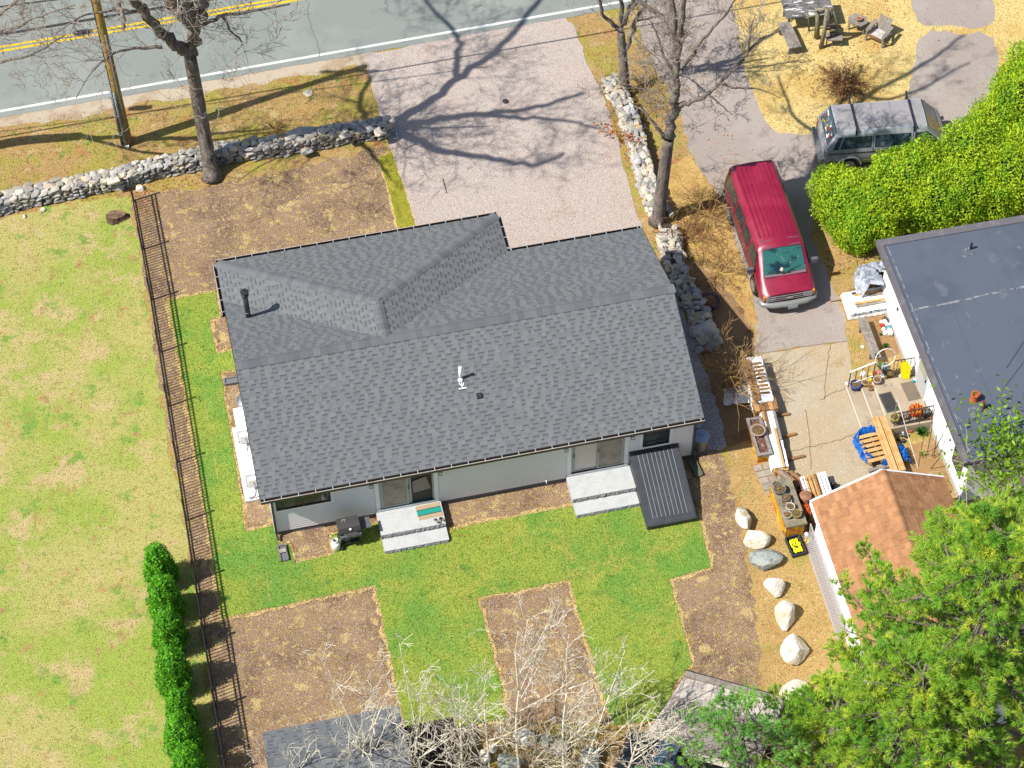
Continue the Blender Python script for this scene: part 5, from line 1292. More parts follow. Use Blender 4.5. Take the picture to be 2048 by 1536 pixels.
# ---------------------------------------------------------------- vehicles
def loft(secs, name, m, parent, sharp=38):
    "sections (x, half profile [(y,z)...]) mirrored into a closed body"
    k = len(secs[0][1]); mb = MB(); vs = []; n = 2*k-1
    for x, pr_ in secs:
        full = [(-y, z) for y, z in pr_[::-1]][:-1]+[(0, pr_[0][1])]+list(pr_[1:]) if False else [(-y, z) for y, z in reversed(pr_)]+[(y, z) for y, z in pr_]
        vs += [(x, y, z) for y, z in full]
    n = 2*k
    fs = [(i*n+j, (i+1)*n+j, (i+1)*n+(j+1) % n, i*n+(j+1) % n) for i in range(len(secs)-1) for j in range(n)]
    fs += [tuple(range(n)), tuple((len(secs)-1)*n+j for j in range(n-1, -1, -1))]
    mb.add(vs, fs); me = mb.mesh(name, m, True)
    bm = bmesh.new(); bm.from_mesh(me); bmesh.ops.remove_doubles(bm, verts=bm.verts, dist=1e-4); bmesh.ops.recalc_face_normals(bm, faces=bm.faces); bm.to_mesh(me); bm.free()
    me.set_sharp_from_angle(angle=math.radians(sharp))
    return link(name, me, parent)
def lerp3(a, b, t): return Vector(a)*(1-t)+Vector(b)*t
def patch(a, b, c, d, u0, u1, v0, v1, off):
    "quad on the surface a-b (bottom) d-c (top), pushed out"
    P = lambda u, v: lerp3(lerp3(a, b, u), lerp3(d, c, u), v)
    q = [P(u0, v0), P(u1, v0), P(u1, v1), P(u0, v1)]; n = (q[1]-q[0]).cross(q[3]-q[0]).normalized()
    return q, n
def glass(parent, name, m, q, n, off, t=.02, frame=None, fw=.03):
    if frame:
        c = sum(q, Vector())/len(q); big = [c+(p-c)*(1+fw/(p-c).length*1.4)+n*(off-.004) for p in q]
        f = MB().prism(big, t, n).build(name+'_seal', frame, parent)
    return MB().prism([p+n*off for p in q], t, n).build(name, m, parent)
M_TYRE = mat('tyre_rubber', (.02, .02, .02, 1), rough=.85)
M_RIM = mat('steel_rim', A(190, 190, 186), rough=.35, metal=.6)
M_CHROME = mat('chrome', (.75, .76, .78, 1), rough=.12, metal=1)
M_SEAL = mat('rubber_seal', (.02, .02, .022, 1), rough=.6)
M_WSH = mat('windscreen_glass', A(60, 122, 116, .55), [(1.6, 3, .46, .60, A(30, 60, 70, .5)), (3.5, 3, .60, .68, A(130, 170, 156, .5))], rough=.05, spec=.7)
M_TINT = mat('tinted_glass', (.022, .030, .034, 1), [(2.2, 3, .5, .62, (.05, .045, .035, 1))], rough=.05, spec=.8)
M_BLUEG = mat('blue_glass', (.03, .055, .075, 1), [(3, 4, .5, .62, (.10, .15, .18, 1))], rough=.05, spec=.8)
M_AMBER = mat('amber_lens', A(246, 150, 30), rough=.2)
M_CLEAR = mat('lamp_lens', A(190, 194, 196), rough=.15)
M_REDL = mat('red_lens', A(170, 20, 24), rough=.2)
M_PLATE = mat('number_plate', A(196, 204, 208), [(30, 3, .52, .6, A(96, 110, 120))], rough=.5)
def wheels(root, xs, yh, r, w=.22):
    for x in xs:
        for s in (-1, 1):
            y0, y1 = s*(yh-w), s*yh
            wh = MB().tube([(x, y0, r), (x, y1, r)], r, 24).build('wheel', M_TYRE, root)
            mb = MB(); mb.tube([(x, y1-s*.01, r), (x, y1+s*.012, r)], r*.62, 18); mb.tube([(x, y1, r), (x, y1+s*.03, r)], r*.2, 10); mb.build('rim', M_RIM, wh)

# red passenger van
van = thing('red_van', 'maroon passenger van with ribbed roof parked nose-down on the asphalt drive', 'van', (9.29, 5.74, .008), math.radians(-79.0))
M_RED = mat('maroon_paint', A(150, 22, 56, .62), [(1.2, 4, .45, .65, A(164, 36, 66, .62))], rough=.35, spec=.5, coat=.5)
M_REDP = mat('maroon_peeled', A(118, 66, 92, .6), [(4, 5, .45, .62, A(134, 84, 104, .6))], rough=.6)
M_REDD = mat('rust_brown_paint', A(132, 62, 50, .6), rough=.4, coat=.3)
full = [(0, .28), (.88, .30), (.98, .52), (1.0, 1.16), (.86, 1.86), (.72, 1.99), (0, 2.04)]
def scl(p, sy, dz=0, zc=None): return [(y*sy, (z+dz if z > 1.2 else z)) for y, z in p]
secs = [(-2.76, [(0, .40), (.84, .42), (.92, .55), (.93, 1.16), (.80, 1.78), (.66, 1.88), (0, 1.92)]), (-2.66, scl(full, .985, -.02)), (-2.2, full), (1.15, full), (1.32, [(0, .28), (.88, .30), (.98, .52), (1.0, 1.15), (.84, 1.82), (.70, 1.93), (0, 1.98)]),
        (2.02, [(0, .28), (.88, .30), (.98, .52), (1.0, 1.10), (.90, 1.20), (.76, 1.24), (0, 1.30)]), (2.50, [(0, .28), (.86, .32), (.96, .52), (.97, .98), (.86, 1.06), (.72, 1.10), (0, 1.15)]),
        (2.70, [(0, .30), (.82, .34), (.90, .52), (.91, .86), (.80, .98), (.66, 1.02), (0, 1.06)])]
body = loft(secs, 'body', M_RED, van)
a, b = secs[4], secs[5]
def P_(sec, i, s=1): return Vector((sec[0], s*sec[1][i][0], sec[1][i][1]))
q = [P_(b, 5, -1)*.97+Vector((b[0]*.03-.03, 0, .06)), P_(b, 5, 1)*.97+Vector((b[0]*.03-.03, 0, .06)), P_(a, 5, 1)*.985+Vector((a[0]*.015+.03, 0, -.01)), P_(a, 5, -1)*.985+Vector((a[0]*.015+.03, 0, -.01))]
# windscreen in three facets following the body
def ws(i0, s0, i1, s1):
    A0, A1, B1, B0 = P_(b, i0, s0), P_(b, i1, s1), P_(a, i1, s1), P_(a, i0, s0)
    return [lerp3(A0, B0, .05), lerp3(A1, B1, .05), lerp3(A1, B1, .95), lerp3(A0, B0, .95)]
mb = MB(); mbf = MB()
for (i0, s0, i1, s1) in ((5, -1, 6, 1), (6, 1, 5, 1)):
    q = ws(i0, s0, i1, s1); n = (q[1]-q[0]).cross(q[3]-q[0]).normalized(); n = n if n.x > 0 else -n
    mb.prism([p+n*.014 for p in q], .012, n); mbf.prism([p+n*.006 for p in [q[0]+(q[0]-q[3])*.04, q[1]+(q[1]-q[2])*.04, q[2]+(q[2]-q[1])*.03, q[3]+(q[3]-q[0])*.03]], .012, n)
mbf.build('windscreen_seal', M_SEAL, van)
wsn = mb.build('windscreen', M_WSH, van)
mb = MB()                                          # wipers
mb.bar(Vector((2.05, -.1, 1.31)), Vector((1.86, .62, 1.43)), .02, .015); mb.bar(Vector((2.05, .2, 1.31)), Vector((1.95, -.62, 1.37)), .02, .015); mb.bar(Vector((2.08, -.1, 1.29)), Vector((1.93, .3, 1.41)), .016, .014)
mb.build('wiper', M_SEAL, van)
MB().box((2.02, 0, 1.285), (.16, 1.5, .03)).build('cowl_panel', mat('cowl_grey', A(140, 112, 122), rough=.6), van)
for s in (-1, 1):                                  # side glass
    def sp(x, v): # point on the body side between belt and roof edge
        return Vector((x, s*(1.0*(1-v)+.86*v), 1.16*(1-v)+1.86*v))
    n = Vector((0, s*.98, .196)).normalized()
    for x0, x1 in ((-2.5, -1.28), (-1.12, -.30), (-.16, .52)):
        q = [sp(x0, .10), sp(x1, .10), sp(x1, .86), sp(x0, .86)]; q = q if s > 0 else q[::-1]
        glass(van, 'side_window', M_TINT, q, n, .012, .014, M_SEAL, .025)
    q = [sp(.72, .10), sp(1.62, .06), sp(1.30, .84), sp(.72, .86)]; q = q if s > 0 else q[::-1]
    glass(van, 'side_window', M_TINT, q, n, .012, .02, M_SEAL, .025)
    for x in (.62, -.22, -1.20): MB().bar(sp(x, -.8)+n*.004, sp(x, 0)+n*.004, .012, .008, (1, 0, 0)).build('door_gap', M_SEAL, van)
    MB().bar((-2.6, s*1.0, .74), (1.98, s*1.0, .74), .03, .12).build('side_moulding', mat('moulding_grey', A(90, 80, 84), rough=.6), van)
    MB().bar((-2.6, s*1.002, 1.06), (2.0, s*1.002, 1.04), .012, .05).build('pinstripe', M_REDD, van)
    m_ = MB(); m_.box((1.62, s*1.18, 1.27), (.12, .22, .20)); m_.bar((1.62, s*.98, 1.18), (1.62, s*1.1, 1.24), .05, .05); mr_ = m_.build('mirror', mat('mirror_grey', A(110, 108, 118), rough=.5), van)
    MB().box((2.705, s*.66, .90), (.05, .34, .09)).box((2.705, s*.66, .80), (.05, .34, .07)).build('headlight', M_CLEAR, van)
    MB().box((2.66, s*.885, .90), (.10, .09, .09)).box((2.66, s*.885, .80), (.10, .09, .07)).build('turn_signal', M_AMBER, van)
    MB().box((-2.745, s*.86, .95), (.06, .1, .4)).build('tail_light', M_REDL, van)
    MB().tube([(x_, s*1.008, .36+.46*math.sin(t_)) for x_, t_ in [(1.62+.48*math.cos(t), t) for t in [math.pi*i/12 for i in range(13)]]], .02, 5).build('wheel_arch', M_SEAL, van)
    MB().tube([(x_, s*1.008, .36+.46*math.sin(t_)) for x_, t_ in [(-1.78+.48*math.cos(t), t) for t in [math.pi*i/12 for i in range(13)]]], .02, 5).build('wheel_arch', M_SEAL, van)
for i in range(9):
    y = -.66+1.32*i/8; MB().bar((-2.5, y, 2.015+.025*(1-(y/.72)**2)-.003), (.86, y, 2.015+.025*(1-(y/.72)**2)-.003), .035, .022).build('roof_rib', M_RED, van)
pp = [(1.0, -.70), (1.0, -.35), (1.0, .35), (1.0, .70), (1.31, .68), (1.33, .35), (1.33, -.35), (1.31, -.68)]
def rz_(x, y): return (1.99+.05*(1-abs(y)/.72)) if x < 1.15 else (1.99+.05*(1-abs(y)/.72))-(x-1.15)/.17*.06
mb = MB(); mb.add([(x, y, rz_(x, y)+.008) for x, y in pp], [(0, 1, 6, 7), (1, 2, 5, 6), (2, 3, 4, 5)][::1]); mb.build('peeled_roof_edge', M_REDP, van)
MB().box((2.71, 0, .86), (.05, 1.0, .22)).build('grille', M_BLACK, van)
for z in (.97, .865, .76): MB().box((2.735, 0, z), (.03, 1.66, .03)).build('grille_bar', M_CHROME, van)
MB().box((2.755, 0, .865), (.03, .22, .07)).build('grille_badge', M_CHROME, van)
MB().tube([(2.45, -1.0, .55), (2.66, -.93, .55), (2.78, -.6, .55), (2.82, 0, .55), (2.78, .6, .55), (2.66, .93, .55), (2.45, 1.0, .55)], .115, 10).build('front_bumper', mat('bumper_grey', A(168, 172, 168), rough=.35, metal=.3), van, True)
MB().tube([(-2.5, -.98, .55), (-2.78, -.9, .55), (-2.82, 0, .55), (-2.78, .9, .55), (-2.5, .98, .55)], .10, 8).build('rear_bumper', M_CHROME, van, True)
MB().box((2.945, .10, .50), (.02, .34, .16)).build('number_plate', M_PLATE, van)
mb = MB(); mb.lathe([(.07, 0), (.09, .03), (.05, .08), (.02, .12)], (0, 0, 0), 10); o_ = mb.build('dash_ornament', mat('ornament_cream', A(246, 226, 200), rough=.6), van, True); o_.location = (1.90, -.10, 1.36)
mb = MB(); mb.box((1.90, .70, 1.37), (.10, .12, .006), Matrix.Rotation(.8, 3, 'Y')); mb.build('window_sticker', M_CLEAR, van)
wheels(van, (1.62, -1.78), 1.0, .36)

# grey camper van
cv = thing('camper_van', 'weathered grey camper van with two roof bars behind the evergreens', 'van', (13.86, 10.70, .008), math.radians(5.0))
M_GREY = mat('faded_grey_with_reflections', A(158, 164, 172, .8), [(1.0, 4, .45, .65, A(170, 172, 176, .8)), (6, 5, .58, .7, A(136, 144, 124, .8))], rough=.32, spec=.5, coat=.35)  # weathered grey, with sky-blue and hedge-green reflections mixed into the colour
M_GROOF = mat('faded_roof_paint', A(168, 164, 166, .6), [(1.2, 5, .45, .65, A(152, 150, 152, .6)), (7, 5, .58, .7, A(184, 178, 172, .6))], rough=.55)
M_LIME = mat('sill_hedge_reflection', A(120, 136, 70, .6), rough=.7)  # green of the reflected hedge, put into the sill colour
fl_ = [(0, .32), (.80, .34), (.90, .55), (.92, 1.14), (.77, 1.78), (.66, 1.92), (0, 1.96)]
cs_ = [(-2.30, [(0, .36), (.78, .38), (.87, .55), (.88, 1.08), (.80, 1.12), (.68, 1.13), (0, 1.14)]), (-2.24, [(0, .34), (.80, .36), (.89, .55), (.91, 1.14), (.83, 1.20), (.70, 1.22), (0, 1.23)]), (-1.92, fl_), (1.42, fl_),
       (2.08, [(0, .32), (.80, .34), (.90, .55), (.92, 1.10), (.84, 1.18), (.72, 1.20), (0, 1.23)]), (2.26, [(0, .34), (.78, .36), (.88, .55), (.89, .98), (.80, 1.02), (.66, 1.04), (0, 1.06)]), (2.30, [(0, .36), (.74, .38), (.84, .55), (.85, .88), (.76, .92), (.64, .94), (0, .95)])]
loft(cs_, 'body', M_GREY, cv)
mb = MB(); mb.add([(x, y, 1.925+.038*(1-abs(y)/.66)+.006) for x, y in ((-1.86, -.62), (-1.86, 0), (-1.86, .62), (1.38, .62), (1.38, 0), (1.38, -.62))], [(0, 5, 4, 1), (1, 4, 3, 2)]); mb.build('roof_skin', M_GROOF, cv)
def facet(s0, s1, i0, t0, i1, t1, lo, hi):
    P0 = lambda sec, i, s: Vector((sec[0], s*sec[1][i][0], sec[1][i][1])); A0, A1, B1, B0 = P0(s0, i0, t0), P0(s0, i1, t1), P0(s1, i1, t1), P0(s1, i0, t0)
    return [lerp3(A0, B0, lo), lerp3(A1, B1, lo), lerp3(A1, B1, hi), lerp3(A0, B0, hi)]
for s0, s1, nm, sx in ((cs_[4], cs_[3], 'windscreen', 1), (cs_[1], cs_[2], 'rear_window', -1)):
    mb = MB(); mbf = MB()
    for a4 in ((5, -1, 6, 1), (6, 1, 5, 1)):
        q = facet(s0, s1, *a4, .10, .92); n = (q[1]-q[0]).cross(q[3]-q[0]).normalized(); n = n if n.x*sx > 0 else -n
        mb.prism([p+n*.012 for p in q], .01, n); q2 = facet(s0, s1, *a4, .05, .97); mbf.prism([p+n*.005 for p in q2], .01, n)
    mbf.build(nm+'_seal', M_SEAL, cv); w_ = mb.build(nm, M_BLUEG, cv)
mb = MB()
rr_ = random.Random(4)
for i in range(16):
    y = rr_.uniform(-.6, .6); v = rr_.uniform(.15, .85); x = -2.24+.32*v; z = 1.22+.70*v
    c_ = Matrix((Vector((0, 1, 0)), Vector((.42, 0, .91)), Vector((-.91, 0, .42)))).transposed()
    stk = MB().box((x-.025, y, z+.012), (rr_.uniform(.06, .16), rr_.uniform(.05, .10), .006), c_).build('sticker', (mat('sticker_white', (.7, .7, .7, 1), rough=.5), mat('sticker_red', A(190, 40, 44), rough=.5), mat('sticker_yellow', A(220, 190, 40), rough=.5), mat('sticker_white', (.7, .7, .7, 1)))[i % 4], cv)
for s in (-1, 1):
    def sp(x, v): return Vector((x, s*(.92*(1-v)+.77*v), 1.14*(1-v)+1.78*v))
    n = Vector((0, s*.974, .228)).normalized()
    for pts in ([(-2.02, .14), (-1.86, .14), (-1.72, .84), (-1.86, .84)], [(-1.74, .12), (-.66, .12), (-.66, .84), (-1.60, .84)], [(-.46, .12), (.16, .12), (.16, .84), (-.46, .84)], [(.19, .12), (.80, .12), (.80, .84), (.19, .84)], [(1.02, .12), (1.98, .06), (1.44, .82), (1.02, .84)]):
        q = [sp(x, v) for x, v in pts]; q = q if s > 0 else q[::-1]
        glass(cv, 'side_window', M_BLUEG, q, n, .012, .012, M_SEAL, .03)
    for x in (.92, -.56): MB().bar(sp(x, -.9)+n*.003, sp(x, .95)+n*.003, .014, .008, (1, 0, 0)).build('door_gap', M_SEAL, cv)
    MB().bar((-2.22, s*.922, .98), (2.1, s*.922, .98), .014, .03).build('body_crease', M_SEAL, cv)
    MB().bar((-2.1, s*.885, .46), (2.0, s*.885, .46), .05, .14).build('sill', M_LIME, cv)
    MB().tube([(x_, s*.925, .32+.42*math.sin(t_)) for x_, t_ in [(-1.35+.44*math.cos(t), t) for t in [math.pi*i/12 for i in range(13)]]], .03, 5).build('wheel_arch', M_GREY, cv)
    MB().tube([(x_, s*.925, .32+.42*math.sin(t_)) for x_, t_ in [(1.25+.44*math.cos(t), t) for t in [math.pi*i/12 for i in range(13)]]], .03, 5).build('wheel_arch', M_GREY, cv)
    MB().box((-2.28, s*.78, .90), (.06, .14, .30)).build('tail_light', M_REDL, cv)
    MB().lathe([(.09, 0), (.09, .02), (.02, .03)], (0, 0, 0), 12).build('headlight', M_CLEAR, cv).matrix_local = Matrix.Translation((2.30, s*.56, .80)) @ Matrix.Rotation(math.pi/2, 4, 'Y')
    MB().box((1.72, s*1.05, 1.22), (.10, .18, .14)).build('mirror', M_BLACK, cv)
MB().bar((-2.40, -.88, .50), (-2.40, .88, .50), .14, .16).build('rear_bumper', M_GALV, cv); MB().bar((2.38, -.88, .50), (2.38, .88, .50), .14, .16).build('front_bumper', M_GALV, cv)
for x in (-1.22, .92):
    rk = MB().bar((x, -.80, 2.06), (x, .80, 2.06), .045, .04).build('roof_bar', M_BLACK, cv)
    mb = MB()
    for s in (-1, 1): mb.box((x, s*.74, 1.97), (.06, .06, .18)); mb.box((x, s*.79, 1.86), (.05, .03, .14))
    mb.box((x, .86, 2.08), (.06, .12, .06)); mb.build('bar_foot', M_BLACK, rk)
for x in (-.5, .2): MB().bar((x, -.6, 1.972), (x, .6, 1.972), .02, .01).build('roof_crease', M_GROOF, cv)
wheels(cv, (1.25, -1.35), .92, .32, .2)

# dark car by the weathered shed
dk = thing('dark_car', 'black car with a bluish windscreen at the lower edge beside the weathered shed roof', 'car', Vector((G(1372, 1570).x, G(1372, 1570).y, .006)), math.radians(158))
cf = [(0, .24), (.78, .26), (.87, .45), (.88, .88), (.66, 1.34), (.52, 1.42), (0, 1.45)]
low = lambda a_, z: [(0, .24), (.78, .26), (.86, .45), (.86, z-.10), (.76, z-.03), (.6, z), (0, z+.03)]
loft([(-2.2, low(0, .80)), (-2.1, low(0, .95)), (-1.5, low(0, 1.0)), (-.95, cf), (.35, cf), (1.15, low(0, .96)), (2.05, low(0, .82)), (2.18, low(0, .66))], 'body', mat('black_paint', (.012, .013, .016, 1), rough=.2, coat=.8), dk)
q = [Vector((1.08, -.62, 1.02)), Vector((1.08, .62, 1.02)), Vector((.42, .5, 1.41)), Vector((.42, -.5, 1.41))]; n = (q[1]-q[0]).cross(q[3]-q[0]).normalized()
glass(dk, 'windscreen', M_BLUEG, q, n, .02, .02)
q = [Vector((-1.46, .62, 1.04)), Vector((-1.46, -.62, 1.04)), Vector((-1.0, -.5, 1.40)), Vector((-1.0, .5, 1.40))]; n = (q[1]-q[0]).cross(q[3]-q[0]).normalized()
glass(dk, 'rear_window', M_BLUEG, q, n, .02, .02)
wheels(dk, (1.35, -1.35), .88, .31, .2)
# ---------------------------------------------------------------- the flat-roofed white house
YN = math.radians(11.5); NX = Vector((math.cos(YN), math.sin(YN), 0)); NY = Vector((-math.sin(YN), math.cos(YN), 0)); NO = Vector((12.72, 3.93, 0))
def NW(x, y, z=0.0): return NO+NX*x+NY*y+Vector((0, 0, z))
nh = thing('flat_roof_house', 'white house with a flat dark membrane roof at the right edge', 'house', NO, YN)
M_MEMB = mat('roof_membrane', A(102, 112, 128, .5), [(.35, 4, .45, .62, A(92, 102, 118, .5)), (.9, 5, .58, .72, A(124, 130, 142, .5)), (3, 6, .66, .74, A(156, 162, 170, .5)), (60, 3, .5, .7, A(112, 120, 134, .5))], rough=.75, spec=.35)
M_MEMB2 = mat('membrane_patch', A(98, 110, 122, .5), [(1.2, 5, .5, .7, A(120, 130, 140, .5))], rough=.75)
M_SEAM = mat('seam_sealant', A(170, 172, 176, .5), [(4, 5, .42, .58, A(110, 116, 128, .5))], rough=.8)
M_EDGE = mat('roof_edge_metal', A(120, 116, 122, .55), [(2, 4, .5, .7, A(142, 138, 140, .55))], rough=.5)
M_WHITEW = mat('white_wall', (.82, .82, .81, 1), [(2, 4, .55, .7, (.78, .78, .77, 1))], rough=.6)
NL = 9.6; NWD = 9.0
rf = MB().prism([(0, -NL, 2.8), (NWD, -NL, 2.8), (NWD, 0, 2.8), (0, 0, 2.8)], .16).build('roof', M_MEMB, nh)
mb = MB()
mb.bar((.09, -NL, 2.815), (.09, 0, 2.815), .18, .05); mb.bar((.18, -.14, 2.815), (NWD, -.14, 2.815), .28, .05); mb.bar((.19, -NL+.05, 2.812), (NWD, -NL+.05, 2.812), .1, .04)
mb.build('roof_edge', M_EDGE, rf)
MB().bar((-.012, -NL, 2.74), (-.012, 0, 2.74), .02, .16).bar((0, .012, 2.74), (NWD, .012, 2.74), .02, .16).build('fascia', M_EDGE, rf)
mb = MB(); mb.bar((-.015, -NL, 2.822), (-.015, 0, 2.822), .012, .03); mb.build('bright_drip', M_GALV, rf)
def ribbon(pts, w, z, m, name, parent, jit=.0, h=.006):
    mb = MB()
    for i in range(len(pts)-1):
        a, b = Vector((*pts[i], z)), Vector((*pts[i+1], z)); mb.bar(a, b, w*random.uniform(.7, 1.3) if jit else w, h)
    return mb.build(name, m, parent)
ribbon([(.25+i*.3, -3.2+.012*i+random.uniform(-.02, .02)) for i in range(28)], .07, 2.803, M_SEAM, 'seam', rf, 1)
ribbon([(.25, -8.05), (2, -8.0), (9, -7.85)], .05, 2.803, M_MEMB2, 'seam', rf)
ribbon([(1.6, -3.3), (1.7, -7.9)], .035, 2.803, M_MEMB2, 'seam', rf)
ribbon([(3.9, -.4), (4.0, -3.1)], .035, 2.803, M_MEMB2, 'seam', rf)
ribbon([(2.6, -6.2), (3.9, -4.9), (5.6, -3.9)], .03, 2.804, mat('roof_wrinkle', A(84, 94, 108, .5), rough=.7), 'wrinkle', rf, h=.03)
ribbon([(2.2, -7.0), (3.8, -5.6), (5.6, -4.6)], .03, 2.804, mat('roof_wrinkle', A(84, 94, 108, .5)), 'wrinkle', rf, h=.025)
ribbon([(3.0, -7.3), (5.5, -5.9)], .03, 2.804, mat('roof_wrinkle', A(84, 94, 108, .5)), 'wrinkle', rf, h=.02)
ribbon([(.32+random.uniform(-.015, .015), -.2-.42*i) for i in range(23)], .03, 2.803, M_SEAM, 'seam', rf, 1)
mb = MB(); mb.prism([(.38, -NL+.3, 2.66), (NWD, -NL+.3, 2.66), (NWD, -.3, 2.66), (.38, -.3, 2.66)], 2.66); mb.build('wall', M_WHITEW, nh)
mb = MB(); mb.box((.36, -NL/2, .12), (.06, NL-.6, .24)); mb.build('wall_base', mat('base_trim', A(206, 200, 192), rough=.7), nh)
MB().tube([(3.09, -1.04, 2.8), (3.09, -1.04, 3.1)], .045, 10).build('vent_pipe', M_BLACK, nh)
mb = MB()
for i in range(9): a_ = i*.7; mb.box((3.0+.16*math.cos(a_), -1.14+.14*math.sin(a_), 2.81), (.07, .05, .02), Matrix.Rotation(a_, 3, 'Z'))
mb.build('pipe_sealant', M_SEAM, nh)
M_TERRA = mat('terracotta', A(206, 110, 62), [(8, 4, .5, .68, A(176, 86, 48))], rough=.85)
cp = G(1948, 800, 2.8); cl = Vector(((cp-NO).dot(NX), (cp-NO).dot(NY), 2.8))
MB().lathe([(.15, 0), (.13, .06), (.12, .26), (.145, .28), (.145, .34), (.10, .34), (.10, .2)], cl, 16).build('chimney_pot', M_TERRA, nh)
MB().lathe([(.06, 0), (.06, .3), (.08, .3), (.08, .36), (.03, .37)], cl+Vector((.16, -.38, 0)), 12).build('roof_flue', mat('rusty_flue', A(150, 92, 60), [(9, 4, .45, .6, A(60, 50, 46))], rough=.7), nh)
sq = [(-.28, -.66), (.42, -.62), (.36, -.28), (-.3, -.3), (-.28, -.66)]
ribbon([(cl.x+x, cl.y+y) for x, y in sq], .03, 2.804, M_SEAM, 'flue_flashing', rf, 1)
ribbon([(cl.x+x*.7+.02, cl.y+y*.7-.14) for x, y in sq], .02, 2.804, M_SEAM, 'flue_flashing', rf, 1)
# storm door, porch lamp, small window
dr = MB().box((.355, -4.86, 1.50), (.05, 1.04, 2.12)).build('storm_door', M_TRIM, nh)
MB().box((.325, -4.86, 1.50), (.03, .88, 1.98)).build('door_leaf', mat('door_grey', A(206, 210, 212), rough=.4), dr)
MB().box((.306, -4.86, 1.85), (.012, .66, 1.0)).build('door_glass', mat('door_glass', A(170, 178, 182), rough=.08, spec=.7), dr)
MB().box((.29, -5.22, 1.4), (.04, .03, .14)).build('door_handle', M_BLACK, dr)
MB().lathe([(.10, 0), (.13, .02), (.10, .05), (.03, .06)], (.29, -4.62, 1.95), 12).build('door_wreath', M_GALV, dr)
MB().box((.35, -1.95, 1.3), (.03, .10, .12)).build('outlet_box', M_BLACK, nh)
MB().lathe([(.08, -.06), (.10, 0), (.06, .05)], (.30, -2.5, 2.1), 12).build('wall_lamp', M_GALV, nh)
MB().tube([(.30, -.78, 2.5), (.2, -.8, 2.52), (.12, -.82, 2.4)], .02, 6).lathe([(.10, 2.25), (.07, 2.36), (.02, 2.4)], (.12, -.82, 0), 12).build('flood_lamp', M_GALV, nh)
MB().box((.365, -8.5, 1.3), (.03, .8, 1.0)).build('window', M_GLASS, nh)

M_PORCH = mat('porch_concrete', A(186, 168, 142), [(1.0, 5, .45, .65, A(198, 182, 158)), (2.4, 4, .58, .68, A(150, 142, 132)), (60, 3, .56, .72, A(140, 124, 100))], rough=.9, bump=.25, bscale=80, bdist=.006)
M_NOSE = mat('step_nosing', A(226, 216, 200), rough=.8)
pc = thing('porch_steps', 'concrete porch and three low steps at the white house door', 'porch', NO, YN)
for nm, x0, x1, y0, y1, z in (('step', -2.02, -1.55, -6.75, -4.02, .15), ('step', -1.57, -1.15, -6.55, -4.15, .30), ('landing', -1.17, .33, -6.24, -4.20, .45)):
    MB().box(((x0+x1)/2, (y0+y1)/2, z/2), (x1-x0, y1-y0, z)).build(nm, M_PORCH, pc)
    MB().box((x0+.018, (y0+y1)/2, z-.012), (.042, y1-y0+.004, .03)).build('nosing', M_NOSE, pc)
def flat_mat(label, c, sx, sy, rz, m, ribs=0, name='door_mat'):
    o = MB().box((0, 0, .006), (sx, sy, .012)).build(name, m, None, False, c, rz); tag(o, label, 'mat', 'rubber mats on the porch')
    if ribs:
        mb = MB()
        for i in range(ribs): mb.box((-sx/2+.05+(sx-.1)*i/(ribs-1), 0, .014), (.012, sy-.1, .006))
        mb.build('mat_ribs', M_TYRE, o)
M_RUB = mat('rubber_mat', A(84, 82, 80), [(3, 4, .5, .68, A(104, 100, 94))], rough=.9)
flat_mat('dark ribbed rubber mat at the edge of the porch above the steps', NW(-.86, -5.16, .452), .46, .82, YN+.07, M_RUB, 14)
flat_mat('faded brown mat in front of the white storm door', NW(.02, -4.86, .452), .46, .78, YN+.06, mat('faded_mat', A(130, 118, 104), [(5, 4, .5, .66, A(150, 120, 92)), (3, 4, .55, .7, A(112, 106, 100))], rough=.95))

M_IRON = mat('wrought_iron', (.03, .03, .032, 1), rough=.5)
M_WRAIL = mat('white_rail', (.62, .60, .57, 1), [(10, 4, .5, .7, (.4, .38, .35, 1))], rough=.6)
# railings
rl = thing('porch_railing', 'white-topped iron handrail along the far side of the porch steps', 'railing', NO, YN)
mb = MB(); mb.bar((-1.95, -4.02, 1.0), (-1.1, -4.08, 1.42), .05, .03); mb.build('handrail', M_WRAIL, rl)
mb = MB(); mb.bar((-1.9, -4.02, .3), (-1.1, -4.08, .62), .035, .03); mb.build('lower_rail', M_WRAIL, rl)
for i in range(5):
    t = i/4; x = -1.93+.82*t; MB().tube([(x, -4.02-.05*t, .05+.5*t), (x, -4.02-.05*t, 1.0+.41*t)], .014 if i not in (0, 4) else .02, 6).build('baluster', M_IRON, rl)
rl2 = thing('porch_railing', 'black iron railing between the door corner and the planting bed', 'railing', NO, YN)
for z in (1.32, .56): MB().bar((-.42, -4.10, z), (.30, -4.12, z), .03, .025).build('rail', M_IRON, rl2)
for i in range(7): x = -.42+.72*i/6; MB().tube([(x, -4.11, .46), (x, -4.11, 1.32)], .011, 5).build('baluster', M_IRON, rl2)
rl3 = thing('porch_railing', 'black iron railing behind the orange flowers on the near side of the porch', 'railing', NO, YN)
for z in (1.18, .56): MB().bar((-1.0, -6.16, z), (.30, -6.16, z+(.1 if z > 1 else 0)), .035, .025).build('rail', M_IRON, rl3)
for i in range(11): x = -1.0+1.3*i/10; MB().tube([(x, -6.16, .46), (x, -6.16, 1.18+.1*i/10)], .012, 5).build('baluster', M_IRON, rl3)
